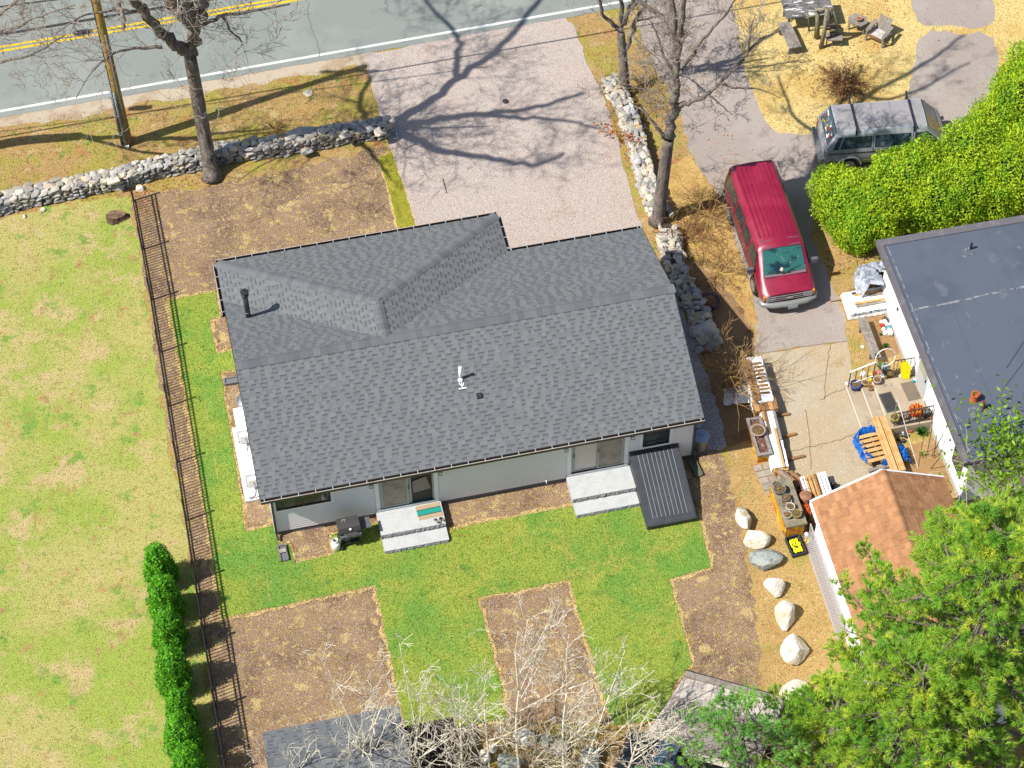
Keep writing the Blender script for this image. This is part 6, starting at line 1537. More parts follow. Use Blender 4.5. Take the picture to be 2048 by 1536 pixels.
# round trellis hoop
hp = thing('hoop_trellis', 'big white metal hoop on a stand among the porch pots', 'trellis', NW(-.72, -3.95, .45), YN)
c = Vector((0, .0, .95)); pts = [c+Vector((.36*math.cos(a), .1*math.sin(a), .36*math.sin(a))) for a in [2*math.pi*i/28 for i in range(29)]]
MB().tube(pts, .018, 6, caps=False).build('hoop', M_WRAIL, hp, True)
mb = MB()
for a in (.4, 1.2, 2.0, 2.8): mb.tube([c+Vector((.36*math.cos(a), 0, .36*math.sin(a))), c-Vector((.36*math.cos(a), 0, .36*math.sin(a)))], .007, 4)
mb.build('spoke', M_GALV, hp); MB().tube([(0, 0, -.4), (0, 0, .6)], .016, 6).build('stand', M_IRON, hp)
mb = MB(); mb.tube([NW(-1.02, -6.05, 1.75)-NW(-1.02, -6.05, .45), (0, 0, 0)], .018, 6)
pl = thing('plant_pole', 'thin metal pole with a white cord running down to the planting bed', 'pole', NW(-1.02, -6.05, .45), 0)
MB().tube([(0, 0, 0), (0, 0, 1.45)], .02, 6).build('pole', M_GALV, pl)
e_ = G(1836, 936, .02)-pl.location; e0 = G(1808, 792, 1.8)-pl.location
MB().tube([(0, 0, 1.45), (0, 0, 1.3)], .03, 6).build('pole_cap', M_WRAIL, pl); MB().tube([Vector((0, 0, 1.44)), Vector((0, 0, 1.44)).lerp(e_, .5)-Vector((0, 0, .05)), e_], .011, 5).build('cord', M_WRAIL, pl)
# plant pots
M_POTSOIL = mat('pot_soil', A(120, 100, 66), [(14, 4, .45, .6, A(96, 72, 50)), (20, 4, .55, .68, A(150, 140, 76))], rough=.95)
def pot(label, px, py, z, r, h, col, soil=None, sides=18, taper=.72, group=None, name='plant_pot', dry=0, colr=None, rim=.0):
    c = G(px, py, z); o = thing(name, label, 'pot', c, 0, group); m = mat('glaze_%02d%02d%02d' % tuple(int(v)//4 for v in col), A(*col), [(9, 4, .52, .7, A(*[v*.82 for v in col]))], rough=.5)
    MB().lathe([(r*taper, 0), (r*.97, h*.82), (r*1.06+rim, h*.84), (r*1.06+rim, h), (r*.88, h), (r*.84, h*.80)], (0, 0, 0), sides).build('pot_body', m, o, sides > 10)
    MB().lathe([(r*.86, h*.84), (r*.86, h*.86), (.01, h*.90)], (0, 0, 0), sides).build('soil', soil or M_POTSOIL, o)
    if dry:
        R = np.random.default_rng(int(px)); n = dry; q = np.stack([R.normal(0, r*.4, n), R.normal(0, r*.4, n), h*.9+R.uniform(0, r*.5, n)], 1)
        l_ = link('dry_plant', leaf_mesh('dry_plant', q, R.normal(0, 1, (n, 3))+np.array([0, 0, .8]), R.normal(0, 1, (n, 3)), .09, .025, colr or mat('dry_stalk', A(190, 150, 100), rough=.9, isl=.4)), o); l_['kind'] = 'stuff'
    return o
g_ = 'pots on and around the porch'
pot('large cobalt blue pot on the lowest porch step', 1710, 777, .15, .185, .26, (50, 84, 176), group=g_)
pot('yellow-ochre pot behind the blue one on the second step', 1730, 771, .30, .12, .20, (206, 166, 106), group=g_)
pot('small tan clay pot nearest on the second step', 1741, 779, .30, .105, .17, (200, 150, 96), group=g_)
pot('pink and white pot with dead stems on the porch landing', 1753, 766, .45, .135, .22, (222, 190, 188), dry=60, group=g_)
pot('dark bronze bowl on the porch beside the hoop trellis', 1780, 752, .45, .13, .2, (92, 84, 50), group=g_)
pot('lime green pot at the near corner of the porch', 1788, 842, .45, .16, .26, (186, 186, 80), group=g_, dry=20)
fp = pot('pot of orange chrysanthemums by the near porch railing', 1831, 830, .45, .15, .2, (120, 84, 60), group=g_)
R = np.random.default_rng(2); n = 420; d = unit(R.normal(0, 1, (n, 3))); d[:, 2] = abs(d[:, 2]); q = d*np.array([.30, .26, .30])*(.6+.45*R.random((n, 1)))+np.array([0, 0, .2])
l_ = link('flowers', leaf_mesh('flowers', q, R.normal(0, 1, (n, 3)), d+R.normal(0, .4, (n, 3)), .085, .05, mat('orange_bloom', A(240, 140, 30), [(7, 3, .45, .58, A(220, 70, 30)), (9, 3, .6, .68, A(250, 210, 90))], rough=.7, isl=.3, trans=.2)), fp); l_['kind'] = 'stuff'
pot('small black pot with a spiky grey plant by the porch railing', 1850, 832, .45, .15, .3, (50, 54, 60), dry=160, group=g_, colr=mat('grey_stalk', A(150, 160, 164), rough=.8, isl=.4))
pot('brown pot of dead flowers between the lime pot and the orange flowers', 1808, 836, .45, .14, .2, (140, 110, 90), dry=260, group=g_, colr=mat('whitish_stalk', A(216, 196, 180), rough=.9, isl=.4))
pot('small clay pot by the wall end of the railing', 1860, 836, .45, .10, .14, (190, 120, 80), group=g_, dry=40)
pot('large dark purple tub of dead stems in the shade of the rubble wall', 1419, 612, .0, .33, .34, (74, 60, 104), mat('tub_soil', A(150, 110, 84), [(20, 4, .45, .6, A(96, 66, 50))], rough=.95), 24, .7, dry=120)['category'] = 'tub'
yb = thing('yellow_sledge', 'bright yellow toothed plastic board leaning by the storm door', 'board', G(1811, 757, .45), YN)
q = [(-.15, 0, .02), (.12, -.06, .02), (.17, .10, .5), (-.02, .2, .78), (-.22, .2, .74)]
M_YEL = mat('yellow_plastic', A(250, 232, 10, .7), rough=.4)
MB().prism([Vector(p) for p in q], .02).build('board', M_YEL, yb)
mb = MB()
for i in range(7):
    p = Vector(q[4]).lerp(Vector(q[0]), i/6.5); mb.add([p, p+Vector((-.05, 0, -.03)), p+Vector((0, 0, -.07)), p+Vector((0, .02, -.03))], [(0, 1, 2), (0, 3, 1), (1, 3, 2), (0, 2, 3)])
mb.build('teeth', M_YEL, yb)
st_ = MB().lathe([(.13, 0), (.15, .02), (.14, .3), (.17, .32), (.16, .36), (.02, .37)], (0, 0, 0), 16).build('garden_stool', mat('verdigris', A(140, 160, 150), [(7, 4, .5, .66, A(110, 130, 122))], rough=.6), None, True, G(1769, 745, .35)); tag(st_, 'grey-green round stool among the plants by the hoop trellis', 'stool')
# small ornaments beside the steps
M_ORN = [mat('orn_white', (.74, .73, .72, 1), rough=.5), mat('orn_pink', A(220, 130, 150), rough=.5), mat('orn_red', A(206, 50, 50), rough=.5), mat('orn_teal', A(40, 170, 180), rough=.5), mat('orn_yellow', A(244, 210, 60), rough=.5), mat('orn_dark', A(60, 60, 64), rough=.5)]
def ornaments(label, spots, z, seed, name='garden_ornaments'):
    r = random.Random(seed); c = G(*spots[0], z); o = thing(name, label, 'ornaments', c)
    for i, (px, py) in enumerate(spots):
        p = G(px, py, z)-c; s = r.uniform(.06, .11); m = M_ORN[r.choice((0, 0, 1, 2, 3, 4, 0, 5))]
        mb = MB()
        if i % 3 == 0: mb.lathe([(s*.5, 0), (s, s*.5), (s*.8, s*1.3), (s*.2, s*1.8)], p, 8)
        elif i % 3 == 1:
            for k in range(6): a = k*1.047; mb.add([p+Vector((0, 0, s*1.8)), p+Vector((s*1.3*math.cos(a), s*1.3*math.sin(a), s*1.4)), p+Vector((s*1.3*math.cos(a+.7), s*1.3*math.sin(a+.7), s*1.9))], [(0, 1, 2)])
            mb.tube([p, p+Vector((0, 0, s*1.8))], .01, 4)
        else: mb.lathe([(s*.7, 0), (s*.9, s*.4), (s*.5, s*.9), (s*.6, s*1.2), (s*.2, s*1.7)], p, 8)
        mb.build('ornament', m, o)
ornaments('cluster of coloured pinwheels and figures against the white wall', [(1762, 645), (1768, 640), (1774, 644), (1764, 653), (1771, 651), (1779, 652), (1767, 660), (1775, 660), (1782, 662), (1770, 668), (1777, 670), (1783, 671), (1769, 647), (1776, 665)], 0, 1)
ornaments('row of small white and pink figures along the top of the porch steps', [(1726, 750), (1738, 750), (1746, 757), (1750, 748), (1758, 748), (1764, 752), (1740, 762), (1796, 746), (1800, 752), (1806, 750)], .35, 2)
ornaments('scatter of white shells and stones at the near foot of the porch', [(1790, 868), (1798, 872), (1804, 868), (1812, 874), (1818, 864), (1796, 880), (1806, 884)], 0, 3)
ornaments('heap of small clay figures beside the yellow board', [(1824, 745), (1828, 752), (1830, 760), (1826, 764), (1820, 738)], .45, 4)
def tuft(label, px, py, h, n, m, seed, name='green_plant'):
    o = thing(name, label, 'plant', G(px, py)); R = np.random.default_rng(seed); a = R.random(n)*6.28; d = np.stack([np.cos(a), np.sin(a), R.uniform(.5, 2.2, n)], 1); d = unit(d)
    l_ = link('leaves', leaf_mesh('leaves', d*h*.45, d, R.normal(0, 1, (n, 3)), h, h*.16, m), o); l_['kind'] = 'stuff'
M_TUFT = mat('tuft_leaf', A(70, 130, 56), rough=.6, isl=.4, trans=.2)
tuft('dark green grassy plant in the bed near the porch', 1842, 866, .34, 120, M_TUFT, 1)
tuft('small green plant in the bed below the pinwheels', 1771, 694, .2, 50, M_TUFT, 2)
tuft('tiny green sprout between the bench and the white wall', 1761, 670, .12, 30, M_TUFT, 3)
tuft('pale yellowish plant in the bed by the pallet', 1845, 910, .24, 60, mat('pale_leaf', A(206, 206, 120), rough=.7, isl=.3, trans=.2), 4)
tuft('green plant beneath the hoop trellis', 1760, 735, .26, 70, mat('lime_leaf', A(120, 180, 50), rough=.6, isl=.3, trans=.2), 5)
# iron plant stand and tangle by the near wall
ts = thing('metal_trellis', 'tangle of thin metal trellis rods by the near wall of the white house', 'trellis', G(1885, 918)); R = random.Random(3); mb = MB()
for i in range(9):
    a = Vector((R.uniform(-.5, .4), R.uniform(-.4, .4), 0)); mb.tube([a, a+Vector((R.uniform(-.3, .3), R.uniform(-.3, .3), R.uniform(.8, 1.5)))], .014, 5)
mb.build('rods', M_IRON, ts)
rg = [(G(1878, 905), .5), (G(1870, 899), .35)]

# weathered plank bench
def plank_mat(): return mat('weathered_wood', A(168, 158, 148), [(3, 4, .45, .65, A(146, 136, 128), 'n', (1, 1, 1)), (26, 5, .5, .68, A(118, 108, 100), 'n', (.25, 1, 1), YN), (9, 5, .64, .72, A(206, 200, 190))], rough=.9, bump=.5, bscale=60)
M_GREYW = plank_mat()
a, b = G(1724, 638, .42), G(1753, 714, .42); d = (b-a).normalized(); ang = math.atan2(d.y, d.x); c = (a+b)/2
bn_ = thing('plank_bench', 'long weathered grey plank bench beside the bed under the white wall', 'bench', Vector((c.x, c.y, 0)), ang); L2 = (b-a).length
for y in (-.085, .085): MB().box((0, y, .42), (L2+.1, .16, .045)).build('seat_plank', M_GREYW, bn_)
for x in (-L2/2+.25, L2/2-.25):
    MB().box((x, 0, .20), (.05, .30, .40)).build('leg', M_GREYW, bn_)
MB().lathe([(.07, .445), (.07, .47), (.05, .47), (.05, .445)], (L2/2-.05, .02, 0), 12).build('iron_ring', M_IRON, bn_)

# boards and beams wrapped in white sheet
M_WRAP = mat('white_wrap', (.80, .80, .80, 1), [(1.6, 5, .5, .66, (.70, .71, .74, 1))], rough=.4, bump=.5, bscale=7, bdist=.06)
M_LUMB = mat('fresh_lumber', A(226, 184, 124), [(2, 4, .45, .65, A(214, 164, 100)), (30, 5, .5, .7, A(186, 132, 76), 'n', (1, .2, 1), YN)], rough=.8, rnd=.12)
M_LUMBO = mat('aged_lumber', A(178, 132, 84), [(2, 4, .45, .65, A(150, 112, 76)), (30, 5, .5, .7, A(120, 84, 56))], rough=.85, rnd=.2)
def wrapped(label, c, ang, L, wd, h, name, lumps, rolls):
    o = thing(name, label, 'lumber', Vector((c.x, c.y, 0)), ang)
    R = random.Random(int(L*100)); nx, ny = 16, 8; vs = []
    for i in range(nx+1):
        for j in range(ny+1):
            u, v = i/nx, j/ny; e = min(v, 1-v); z = h if .06 < v < .94 else h*.35
            z += R.uniform(-1, 1)*lumps*(1 if .06 < v < .94 else .3)
            vs.append(((u-.5)*L+R.uniform(-.02, .02), (v-.5)*wd*(1.06 if e < .06 else 1)+R.uniform(-.015, .015), z))
    b0 = len(vs)
    fs = [(i*(ny+1)+j, (i+1)*(ny+1)+j, (i+1)*(ny+1)+j+1, i*(ny+1)+j+1) for i in range(nx) for j in range(ny)]
    lo = [(x, y*1.03, .04) for x, y, z in [vs[i*(ny+1)] for i in range(nx+1)]]; hi = [(x, y*1.03, .04) for x, y, z in [vs[i*(ny+1)+ny] for i in range(nx+1)]]
    vs += lo+hi
    for i in range(nx):
        fs.append((b0+i, b0+i+1, (i+1)*(ny+1), i*(ny+1))); fs.append((i*(ny+1)+ny, (i+1)*(ny+1)+ny, b0+nx+1+i+1, b0+nx+1+i))
    fs.append(tuple(j for j in range(ny, -1, -1))+(b0, b0+nx+1)); fs.append(tuple(nx*(ny+1)+j for j in range(ny+1))+(b0+2*nx+1, b0+nx))
    MB().add(vs, fs).build('wrap', M_WRAP, o, False)
    return o
c = G(1738, 597, .35); wl = wrapped('white-wrapped stack of long boards lying against the white house wall', c, YN, 1.75, 1.02, .42, 'wrapped_lumber', .02, 0)
for y, x0, x1, m in ((.46, -.62, .86, M_LUMBO), (.18, -.5, .84, M_LUMB), (.05, .0, .86, M_GREYW), (-.20, -.6, .6, M_LUMB), (-.33, -.58, .86, M_GREYW)):
    MB().box(((x0+x1)/2, y, .452), (x1-x0, .09, .05)).build('board', m, wl)
MB().box((0, -.53, .25), (1.62, .012, .16)).build('printed_band', mat('print_band', (.6, .66, .70, 1), [(9, 4, .5, .56, (.05, .10, .13, 1), 'n', (1, 1, 2.2))], rough=.5), wl)
MB().tube([(-.9, .36, .1), (-1.3, .40, .02)], .02, 5).build('loose_stick', M_LUMBO, wl)
# silver tarp round the house corner
tp = thing('covered_pile', 'silver-grey tarpaulin heap wrapped round the far corner of the white house', 'tarpaulin', NW(-.1, .25, 0), YN)
M_TARP = mat('silver_tarp', A(206, 212, 222), [(3, 5, .46, .60, A(150, 160, 178)), (8, 5, .58, .68, A(240, 244, 250))], rough=.35, metal=.15, bump=.8, bscale=6, bdist=.1)
R = random.Random(9); vs = []; nx, ny = 26, 7
for i in range(nx+1):
    t = i/nx
    pth = Vector((.45-.95*t*3, .0, 0)) if False else (Vector((-.0, -.85+2.5*t, 0)) if t < .45 else Vector((-.05+(t-.45)*4.4, .29+.1*(t-.45), 0)))
    nn = Vector((-1, 0, 0)) if t < .38 else (Vector((-.7, .7, 0)) if t < .52 else Vector((0, 1, 0)))
    for j in range(ny+1):
        v = j/ny; out_ = .10+.30*math.sin(math.pi*.5*(1-v))*(.75+.35*math.sin(9*t)); z = 1.25*v*(.8+.2*math.cos(5*t))+.02
        vs.append(pth+nn*(out_+R.uniform(-.05, .05))+Vector((R.uniform(-.04, .04), R.uniform(-.04, .04), z+R.uniform(-.05, .05))))
fs = [(i*(ny+1)+j, (i+1)*(ny+1)+j, (i+1)*(ny+1)+j+1, i*(ny+1)+j+1) for i in range(nx) for j in range(ny)]
inn = [(i*(ny+1)+ny) for i in range(nx+1)]; b0 = len(vs); vs += [vs[k]+Vector((.0 if k < 13*(ny+1) else 0, 0, 0))+(Vector((.5, -.1, -.1)) if k < 12*(ny+1) else Vector((0, -.4, -.1))) for k in inn]
fs += [(inn[i], inn[i+1], b0+i+1, b0+i) for i in range(nx)]
MB().add(vs, fs).build('tarp', M_TARP, tp)
MB().box((-.55, -.6, .5), (.16, .05, .05)).build('clip', M_BLACK, tp)

# ---------------------------------------------------------------- garage with brown shingles
gg = thing('garage', 'white garage with a tan-brown shingle roof partly under the pine', 'garage', NO, YN)
GE, GR, GX0, GX1, GXM, GY0, GY1 = 2.25, 3.35, -5.14, -.62, -2.85, -9.62, -17.5
M_BRB = mat('brown_shingle_base', A(176, 112, 70, .55), [(3, 4, .45, .65, A(160, 98, 60, .55))], rough=.95)
M_BRT = mat('brown_shingle_piece', A(204, 148, 104, .48), [(2.5, 4, .45, .65, A(186, 130, 88, .48)), (60, 4, .45, .7, A(222, 170, 126, .48))], rough=.95, bump=.3, bscale=140, rnd=.18, bdist=.006)
M_BRTI = mat('brown_shingle_rest', A(204, 148, 104, .48), [(2.5, 4, .45, .65, A(186, 130, 88, .48)), (60, 4, .45, .7, A(222, 170, 126, .48))], rough=.95, isl=.18)
gdeck, gpc, grest = MB(), [], MB()
bx_me = MB(); bx_me.add([(-.5, -.5, 0), (.5, -.5, 0), (.5, .5, 0), (-.5, .5, 0), (-.5, -.5, 1), (.5, -.5, 1), (.5, .5, .4), (-.5, .5, .4)], [(4, 5, 6, 7), (0, 1, 5, 4), (1, 2, 6, 5), (2, 3, 7, 6), (3, 0, 4, 7)]); bx_me = bx_me.mesh('shingle', M_BRT)
rlid = None
for P, e in (([(GX0, GY0, GE), (GX0, GY1, GE), (GXM, GY1, GR), (GXM, GY0, GR)], Vector((0, -1, 0))), ([(GX1, GY1, GE), (GX1, GY0, GE), (GXM, GY0, GR), (GXM, GY1, GR)], Vector((0, 1, 0)))):
    P = [Vector(p) for p in P]; n = (P[1]-P[0]).cross(P[2]-P[0]).normalized(); n = n if n.z > 0 else -n
    gdeck.prism(P, .07, n); s = (P[3]-P[0]).normalized(); W_ = (P[1]-P[0]).length; H_ = (P[3]-P[0]).length; rows = int(H_/.15)
    for r_ in range(rows):
        x = -random.random()*.3
        while x < W_:
            w = .31; x0, x1 = max(0, x), min(W_, x+w)
            if x1-x0 > .05:
                gpc.append((P[0]+e*((x0+x1)/2)+s*((r_+.5)*H_/rows), x1-x0-.006, H_/rows*1.05, e, s, n, (P[0]-Vector((0, 0, 0))).x))
            x += w
groof = gdeck.build('roof', M_BRB, gg)
gpc.sort(key=lambda t: (0 if t[6] < -3 else 1, -t[0].y))
for i, (p, w, h, e, s, n, _) in enumerate(gpc):
    if i < 300: o = link('shingle', bx_me, groof); o.matrix_local = basis(e, s, n, p, (w, h, .014))
    else:
        M = basis(e, s, n, p, (w, h, .014)); grest.add([M @ v.co for v in bx_me.vertices], [tuple(f.vertices) for f in bx_me.polygons])
grest.build('shingles', M_BRTI, groof, kind='stuff')
ridge_caps((GXM, GY0, GR), (GXM, GY1, GR), .2, .5, 'ridge_cap', .15, M_BRT, groof)
mb = MB(); mb.prism([(GX0+.25, GY1, GE), (GX1-.25, GY1, GE), (GX1-.25, GY0-.2, GE), (GX0+.25, GY0-.2, GE)], GE); mb.prism([(GX0+.25, GY0-.2, GE), (GX1-.25, GY0-.2, GE), (GXM, GY0-.2, GR-.12)], .02); mb.build('wall', M_WHITEW, gg)
mb = MB(); mb.bar((GX0-.01, GY0, GE-.06), (GX0-.01, GY1, GE-.06), .03, .16); mb.bar((GX0+.05, GY0, GE+.012), (GX0+.05, GY1, GE+.012), .10, .02); mb.build('white_fascia', M_TRIM, groof)
mb = MB(); mb.bar((GX0, GY0+.015, GE-.05), (GXM, GY0+.015, GR-.05), .03, .14, (0, 1, 0)); mb.bar((GX1, GY0+.015, GE-.05), (GXM, GY0+.015, GR-.05), .03, .14, (0, 1, 0)); mb.build('rake_board', M_TRIM, groof)
for k in range(5):
    y = GY0-.9-k*1.6; MB().box((GX0+.06, y, GE+.026), (.26, .03, .012)).build('gutter_strap', M_TRIM, groof)
mb = MB(); ML = mat('lattice_white', A(196, 190, 190), rough=.7)
lt = thing('lattice_panel', 'white diagonal lattice leaning along the garage wall', 'lattice', NW(-4.98, -11.6, 0), YN)
for i in range(46):
    y = 2.1-i*.095
    for s in (-1, 1):
        z0, z1 = .02, .62; y1 = y-s*.6
        if -2.25 < y1 < 2.15: mb.bar((-.16, y, z0), (.04, y1, z1), .035, .008, (1, 0, 0))
mb.build('lattice_slats', ML, lt, kind='stuff'); mb = MB(); mb.bar((-.16, 2.15, .02), (-.16, -2.25, .02), .04, .03); mb.bar((.05, 2.15, .63), (.05, -2.25, .63), .04, .03); mb.build('lattice_frame', ML, lt)

# ---------------------------------------------------------------- planters, pallets and clutter along the drive
M_YBLK = mat('graffiti_block', A(226, 176, 40), [(1.6, 4, .45, .55, A(226, 120, 50)), (2.6, 5, .56, .62, A(236, 222, 40)), (3.4, 5, .62, .66, A(226, 190, 170))], rough=.8)
M_CAP = mat('mossy_cap', A(166, 154, 132), [(2, 5, .45, .62, A(140, 134, 108)), (8, 5, .55, .68, A(110, 104, 92))], rough=.9, bump=.5, bscale=40)
M_BLKJ = mat('block_joint', A(150, 110, 60), rough=.95)
def frame_from(p0, p1, z):
    a, b = G(*p0, z), G(*p1, z); d = (b-a).normalized(); c = (a+b)/2; return c, math.atan2(d.y, d.x), (b-a).length
c, ang, Lp = frame_from((1560, 958), (1594, 1052), .72)
pt = thing('block_planter', 'painted yellow and orange block wall with a stone top crowded with pots', 'planter', Vector((c.x, c.y, 0)), ang)
MB().box((0, 0, .33), (Lp-.10, .62, .66)).build('core', M_BLKJ, pt)
bm_ = MB().box((0, 0, 0), (.385, .19, .19)).mesh('block', M_YBLK)
for r_ in range(3):
    for i in range(5):
        x = -Lp/2+.26+i*.395+(.2 if r_ % 2 else 0)
        if x < Lp/2-.16:
            for y in (-.245, .245): link('block', bm_, pt, (x, y, .10+r_*.205))
    for y in (-.15, .15): link('block', bm_, pt, (Lp/2-.13, y*.9, .10+r_*.205), (0, 0, math.pi/2), (.72, 1, 1))
for i in range(4): MB().box((-Lp/2+(i+.5)*Lp/4, 0, .70), (Lp/4-.01, .72, .09)).build('cap_stone', M_CAP, pt)
gp = 'pots on the stone-topped planter'
pot('wide grey pot of dry soil at the far end of the planter', 1559, 984, .745, .20, .22, (110, 116, 108), group=gp, dry=20)
pot('smaller steel-grey pot second along the planter', 1571, 1000, .745, .15, .18, (100, 106, 110), group=gp, dry=40)
pot('small pinkish clay pot left of the white pot', 1568, 1008, .745, .10, .12, (190, 160, 146), group=gp)
pot('pale pot squeezed behind the white pot', 1577, 1006, .745, .10, .13, (196, 180, 160), group=gp)
pot('white pot of bare soil in the middle of the planter', 1580, 1018, .745, .15, .18, (216, 208, 200), group=gp)
pot('whitewashed pot with a coil of wire at the near left of the planter', 1574, 1033, .745, .15, .14, (196, 188, 184), group=gp, dry=30)
pot('octagonal ochre pot at the near end of the planter', 1592, 1032, .745, .17, .18, (160, 150, 90), group=gp, sides=8)
pot('square mossy pot at the far corner of the planter', 1551, 971, .745, .11, .12, (120, 116, 80), group=gp, sides=4)
for px, py, s in ((1571, 1046, .2), (1590, 1048, .24), (1600, 1046, .2)): pass
c, ang, Lp = frame_from((1508, 836), (1530, 906), .55)
p2 = thing('wooden_planter', 'long weathered planter box on painted blocks beside the long boards', 'planter', Vector((c.x, c.y, 0)), ang)
for i in range(4):
    for r_ in range(2): MB().box((-Lp/2+(i+.5)*Lp/4, 0, .10+r_*.2), (Lp/4-.012, .44, .195)).build('block', M_YBLK, p2)
for y in (-.21, .21): MB().box((0, y, .47), (Lp+.12, .10, .12)).build('side_board', M_GREYW, p2)
for x in (-Lp/2, Lp/2): MB().box((x, 0, .47), (.10, .32, .12)).build('end_board', M_GREYW, p2)
for y in (-.10,): pass
MB().box((0, 0, .43), (Lp-.1, .31, .08)).build('soil', mat('planter_soil', A(120, 84, 72), [(9, 4, .45, .6, A(90, 64, 50)), (14, 4, .58, .66, A(206, 180, 180))], rough=.95), p2)
pot('round white-rimmed metal bowl set on the long weathered planter', 1516, 864, .50, .24, .14, (180, 150, 130), taper=.55, rim=.015)['category'] = 'bowl'

# long boards on bearers
c, ang, Lb = frame_from((1533, 812), (1562, 934), .42)
ls = thing('board_stack', 'stack of long boards under a white sheet beside the weathered planter', 'lumber', Vector((c.x, c.y, 0)), ang)
for r_ in range(4):
    for i in range(3): MB().box((random.uniform(-.03, .03), -.17+i*.17, .07+r_*.085), (Lb+.2, .16, .075)).build('board', M_LUMB, ls)
vs = [];
for i in range(21):
    x = -Lb/2-.1+(Lb+.1)*i/20
    for y, z in ((-.30, .12), (-.28, .40), (-.16, .412), (0, .42), (.14, .412), (.27, .40), (.30, .16)): vs.append((x, y+random.uniform(-.012, .012), z+random.uniform(-.01, .012)))
MB().add(vs, [(i*7+j, (i+1)*7+j, (i+1)*7+j+1, i*7+j+1) for i in range(20) for j in range(6)]).build('white_sheet', M_WRAP, ls)
for y, x0, x1, m in ((.20, -Lb/2-.3, .2, M_GREYW), (.09, -.3, Lb/2+.05, M_LUMB), (-.12, -Lb/2+.2, -.1, M_LUMBO), (-.2, -Lb/2-.2, -Lb/2+.6, M_LUMB)): MB().box(((x0+x1)/2, y, .455), (x1-x0, .08, .05)).build('loose_board', m, ls)
mb = MB(); mb.box((.2, .165, .43), (Lb*.7, .014, .02)); mb.build('black_strap', M_BLACK, ls)
for a, b, lab in (((1548, 832), (1579, 828), 'farthest wooden bearer sticking out on the concrete beside the long boards'), ((1565, 874), (1592, 868), 'middle wooden bearer beside the long boards'), ((1580, 919), (1609, 912), 'nearest wooden bearer beside the long boards')):
    p, q = G(*a, .05), G(*b, .05); d = (q-p).normalized(); o = MB().box((0, 0, 0), ((q-p).length+.5, .09, .09)).build('wood_bearer', M_LUMBO, None, False, (p+q)/2-d*.25, math.atan2(d.y, d.x)); tag(o, lab, 'timber', 'bearers under the long boards')
# wrapped stack at the shrub
c, ang, Lb = frame_from((1506, 716), (1530, 800), .62)
ws_ = wrapped('stack of old lumber under a torn white sheet beside the bare shrub', c, ang, Lb+.1, .78, .60, 'tarped_lumber', .03, 0)
for r_ in range(4):
    for i in range(5): MB().box((Lb/2+.10, -.32+i*.16, .12+r_*.12), (.5, .15, .10)).build('board', M_LUMBO if (i+r_) % 3 else M_LUMB, ws_)
for y, x0, x1 in ((-.34, -Lb/2-.35, Lb/2+.1), (-.20, -Lb/2+.1, Lb/2), ): MB().box(((x0+x1)/2, y, .665), (x1-x0, .10, .05)).build('loose_board', M_LUMBO, ws_)
for i in range(9): MB().box((-Lb/2+.25+i*.16, .06+(i % 2)*.03, .640), (.07, .34, .03)).build('lath', M_LUMBO, ws_)
sh = thing('loose_sheet', 'pale blue-white plastic sheet fallen at the foot of the bare shrub', 'sheet', G(1472, 800, 0))
R = random.Random(6); vs = [(-.42+.14*i+R.uniform(-.05, .05), -.3+.15*j+R.uniform(-.05, .05), .05+.25*(i/6)+R.uniform(-.04, .06)) for i in range(7) for j in range(6)]
MB().add(vs, [(i*6+j, (i+1)*6+j, (i+1)*6+j+1, i*6+j+1) for i in range(6) for j in range(5)]).build('plastic', M_WRAP, sh)
# pallet with a blue tarp and two planks
c, ang, Lp = frame_from((1738, 866), (1764, 922), .30)
pa = thing('pallet', 'wooden pallet with bright slats and a blue tarp bunched around it', 'pallet', Vector((c.x, c.y, 0)), ang)
for i in range(6): MB().box((-Lp/2+(i+.5)*Lp/6, 0, .32), (.135, .92, .03)).build('slat', M_LUMB, pa)
for y in (-.4, 0, .4): MB().box((0, y, .25), (Lp+.06, .06, .10)).build('stringer', M_LUMBO, pa)
for i in range(4): MB().box((-Lp/2+(i+.5)*Lp/4, 0, .17), (.12, .92, .025)).build('bottom_slat', M_LUMBO, pa)
MB().box((Lp/2+.12, .0, .08), (.12, 1.0, .10)).build('base_timber', M_GREYW, pa)
bt = thing('blue_tarp', 'crumpled bright blue tarp bunched along both sides of the pallet', 'tarp', pa.location, ang)
M_BLUE = mat('blue_tarp', A(30, 120, 214, .62), [(5, 5, .44, .6, A(20, 90, 180, .6)), (9, 5, .58, .68, A(110, 176, 236, .62))], rough=.35)
def crumple(path, w, h, seed, parent, m, name):
    R = random.Random(seed); P = lines_limb(path, 6); vs = []; k = 9
    for i, p in enumerate(P):
        d = (P[min(i+1, len(P)-1)]-P[max(i-1, 0)]).normalized(); n_ = Vector((-d.y, d.x, 0))
        for j in range(k):
            t = j/(k-1)-.5; vs.append(p+n_*(t*w*R.uniform(.8, 1.3))+Vector((0, 0, max(.01, h*(1-(2*t)**2)*R.uniform(.4, 1.2)))))
    MB().add(vs, [(i*k+j, (i+1)*k+j, (i+1)*k+j+1, i*k+j+1) for i in range(len(P)-1) for j in range(k-1)]).build(name, m, parent)
lc = lambda px, py, z=0: Matrix.Rotation(-ang, 4, 'Z') @ (G(px, py, z)-bt.location)
crumple([lc(1752, 866, .2), lc(1735, 864, .2), lc(1718, 872, .1), lc(1716, 888, .05), lc(1724, 900, .05), lc(1730, 914, .05), lc(1742, 924, .1)], .30, .34, 1, bt, M_BLUE, 'tarp_left')
crumple([lc(1798, 898, .1), lc(1804, 908, .1), lc(1810, 920, .1), lc(1812, 930, .1)], .34, .40, 2, bt, M_BLUE, 'tarp_right')
crumple([lc(1762, 926, .15), lc(1778, 924, .15)], .2, .2, 3, bt, M_BLUE, 'tarp_corner')
